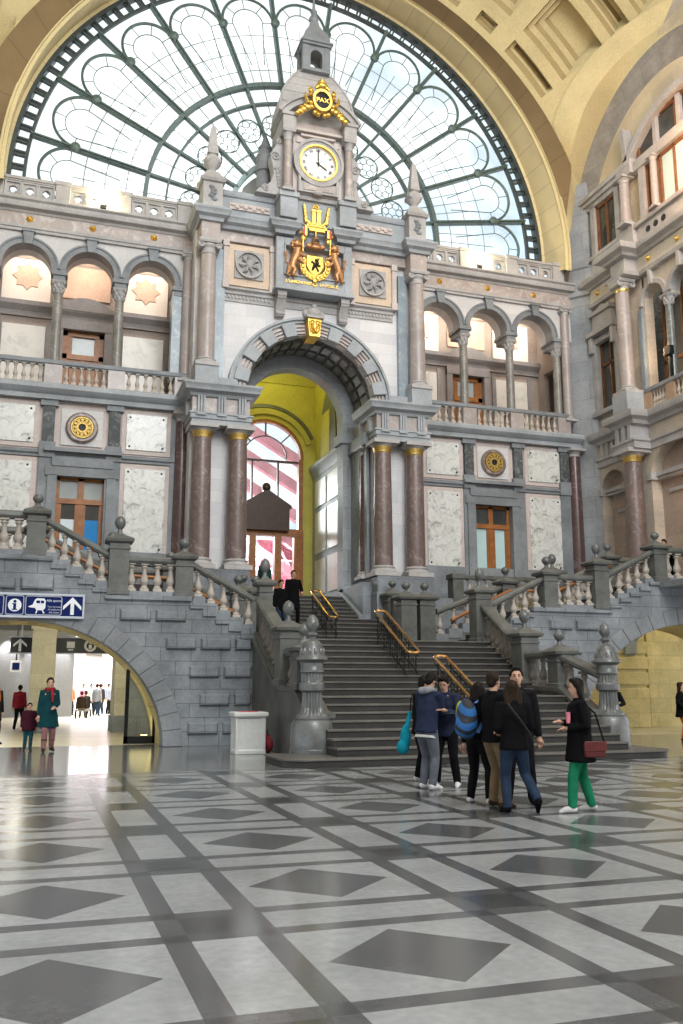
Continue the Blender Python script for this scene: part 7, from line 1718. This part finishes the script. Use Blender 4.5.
    t = thing('shoulder_bag', 'dark red shoulder bag hanging at the hip of the green-trousered person', 'bag', (6.92, 10.44, .80), None, math.radians(-8))
    s = MB(); s.box(-.145, .145, -.04, .04, -.1, .1); s.build('body', plain('red_leather', (.085, .014, .014), .4), t, local=True, bev=.02)
    s = MB(); s.box(-.15, .15, -.05, -.035, -.02, .105); s.build('flap', plain('red_leather_flap', (.10, .017, .016), .4), t, local=True, bev=.01)
    s = MB(); s.tube([(-.14, 0, .09), (-.12, .04, .35), (-.08, .14, .56), (.0, .3, .6), (.1, .14, .45), (.14, 0, .09)], .012, 6); s.build('strap', CL['black'], t, local=True)
    t = thing('plastic_bag', 'white plastic bag hanging behind the legs of the green-trousered person', 'bag', (6.98, 10.92, .42), None, .3)
    s = MB(); s.ell((0, 0, 0), (.17, .06, .2), 12, 8); s.tube([(-.08, 0, .15), (0, 0, .34), (.08, 0, .15)], .02, 6); remesh(s, 'sack', CL['white'], t, .02, 2)
    t = thing('drawstring_bag', 'bright teal drawstring bag at the left of the phone group', 'bag', (5.80, 14.1, .78), None, .2)
    s = MB(); s.ell((0, 0, 0), (.10, .07, .20), 12, 8); s.ell((-.05, 0, -.15), (.12, .08, .12), 12, 8); s.tube([(.03, 0, .15), (.10, 0, .42)], .03, 8, radii=[.05, .03]); remesh(s, 'sack', cloth('teal_nylon', (.006, .19, .26)), t, .018, 2)
    s = MB(); s.tube([(.10, 0, .40), (.13, .02, .62), (.2, .06, .7)], .01, 5); s.build('cord', CL['black'], t, local=True)
    for lab, loc, rz in (('phone held by the person in the navy hoodie', (6.36, 13.62, 1.17), 70), ('phone held by the person in the dark navy jacket', (6.25, 13.8, 1.20), -40)):
        t = thing('phone', lab, 'phone', loc, None, math.radians(rz)); s = MB(); s.box(-.035, .035, -.07, .07, -.004, .004); s.build('case', M['black'], t, local=True, bev=.003)
        s = MB(); s.box(-.031, .031, -.064, .064, .004, .005); s.build('screen', emit('phone_screen', (.7, .8, .9), .8) if 'navy jacket' in lab else M['glassgrey'], t, local=True)
    t = thing('paper_roll', 'pale pink rolled paper held by the green-trousered person', 'paper', (6.64, 10.58, 1.2), None, 0)
    s = MB(); s.lathe(0, 0, [(.025, -.07), (.03, .07)], 12); s.build('roll', CL['pinkc'], t, local=True)
    # ---- cross strap on the back of the long-haired figure
    t = thing('bag_strap', 'thin strap crossing the back of the long-haired person', 'strap', (6.0, 10.7, 1.2)); s = MB(); s.tube([(5.84, 10.72, 1.38), (5.98, 10.69, 1.2), (6.14, 10.70, 1.0), (6.22, 10.76, .88)], .012, 6); s.build('strap', plain('strap_leather', (.02, .018, .016), .5), t)
folk()

# ------------------------------------------------------------------ daylight, camera, view
WORLD = 1.25
wd = bpy.data.worlds.new('daylight'); sc.world = wd; wd.use_nodes = True
nt = wd.node_tree; bg = nt.nodes['Background']
tc = node(nt, 'ShaderNodeTexCoord'); n1 = node(nt, 'ShaderNodeTexNoise', Scale=3.0, Detail=6.0, Roughness=.6); nt.links.new(tc.outputs['Generated'], n1.inputs['Vector'])
r = node(nt, 'ShaderNodeValToRGB'); e = r.color_ramp.elements
e[0].position = .36; e[0].color = (.58, .72, .84, 1); e[1].position = .56; e[1].color = (1, 1, 1, 1); nt.links.new(n1.outputs['Fac'], r.inputs[0])
nt.links.new(r.outputs[0], bg.inputs['Color']); bg.inputs['Strength'].default_value = WORLD

def struct_close():
    """the rest of the hall: dome ceiling, back wall and the near parts of the side walls"""
    w = MB(); w.box(-3.9, 22.6, -14, 20.4, 36.5, 37); struct(w.build('ceiling_dome', M['yell2']))
    w = MB(); w.box(-3.9, 22.6, -14.5, -14, 0, 37); struct(w.build('wall_back', M['cream']))
    w = MB(); w.box(22.3, 22.8, -14, 18.2, 4.7, 37); w.box(22.4, 22.8, 18, 33.2, 27, 37); struct(w.build('wall_right_near', M['creamx']))
    w = MB(); w.box(-3.9, -3.5, -14, 14.2, 4.4, 37); w.box(-3.9, -3.6, 14, 33.2, 26.9, 37); struct(w.build('wall_left_near', M['creamx']))
# the opposite great window and the dome lights of the hall, behind and above the viewer
def daylight(name, loc, aim, sx, sy, e, col=(1, 1, 1)):
    l = bpy.data.lights.new(name, 'AREA'); l.shape = 'RECTANGLE'; l.size = sx; l.size_y = sy; l.energy = e; l.color = col
    o = bpy.data.objects.new(name, l); COL.objects.link(o); o.location = loc; o.rotation_euler = (Vector(aim)-Vector(loc)).to_track_quat('-Z', 'Y').to_euler()
daylight('opposite_window', (9.2, -12.5, 27), (9.2, 32, 15), 20, 12, 7200, (.93, .97, 1))
daylight('dome_lantern', (9.2, 9, 35.5), (9.2, 12, 0), 14, 14, 2500, (.95, .98, 1))
struct_close()
daylight('forecourt_daylight', (6, 54, 11), (4, 52, 0), 14, 12, 16000)
F_, YAW, PIT = 910.0, math.radians(18.45), math.radians(10.75)
cam = bpy.data.cameras.new('camera'); co = bpy.data.objects.new('camera', cam); COL.objects.link(co)
cam.sensor_fit = 'VERTICAL'; cam.sensor_height = 36; cam.lens = F_/1024*36; cam.clip_end = 300
co.location = (0, 0, 1.62); co.rotation_euler = (PI/2+PIT, 0, -YAW)
sc.camera = co
vs = sc.view_settings
sc.display_settings.display_device = 'sRGB'; vs.view_transform = 'Standard'; vs.look = 'None'; vs.gamma = 1; vs.exposure = .6
try: vs.use_curve_mapping = False
except Exception: pass
sc.cycles.max_bounces = 6; sc.cycles.diffuse_bounces = 3; sc.cycles.transparent_max_bounces = 12; sc.cycles.sample_clamp_indirect = 6
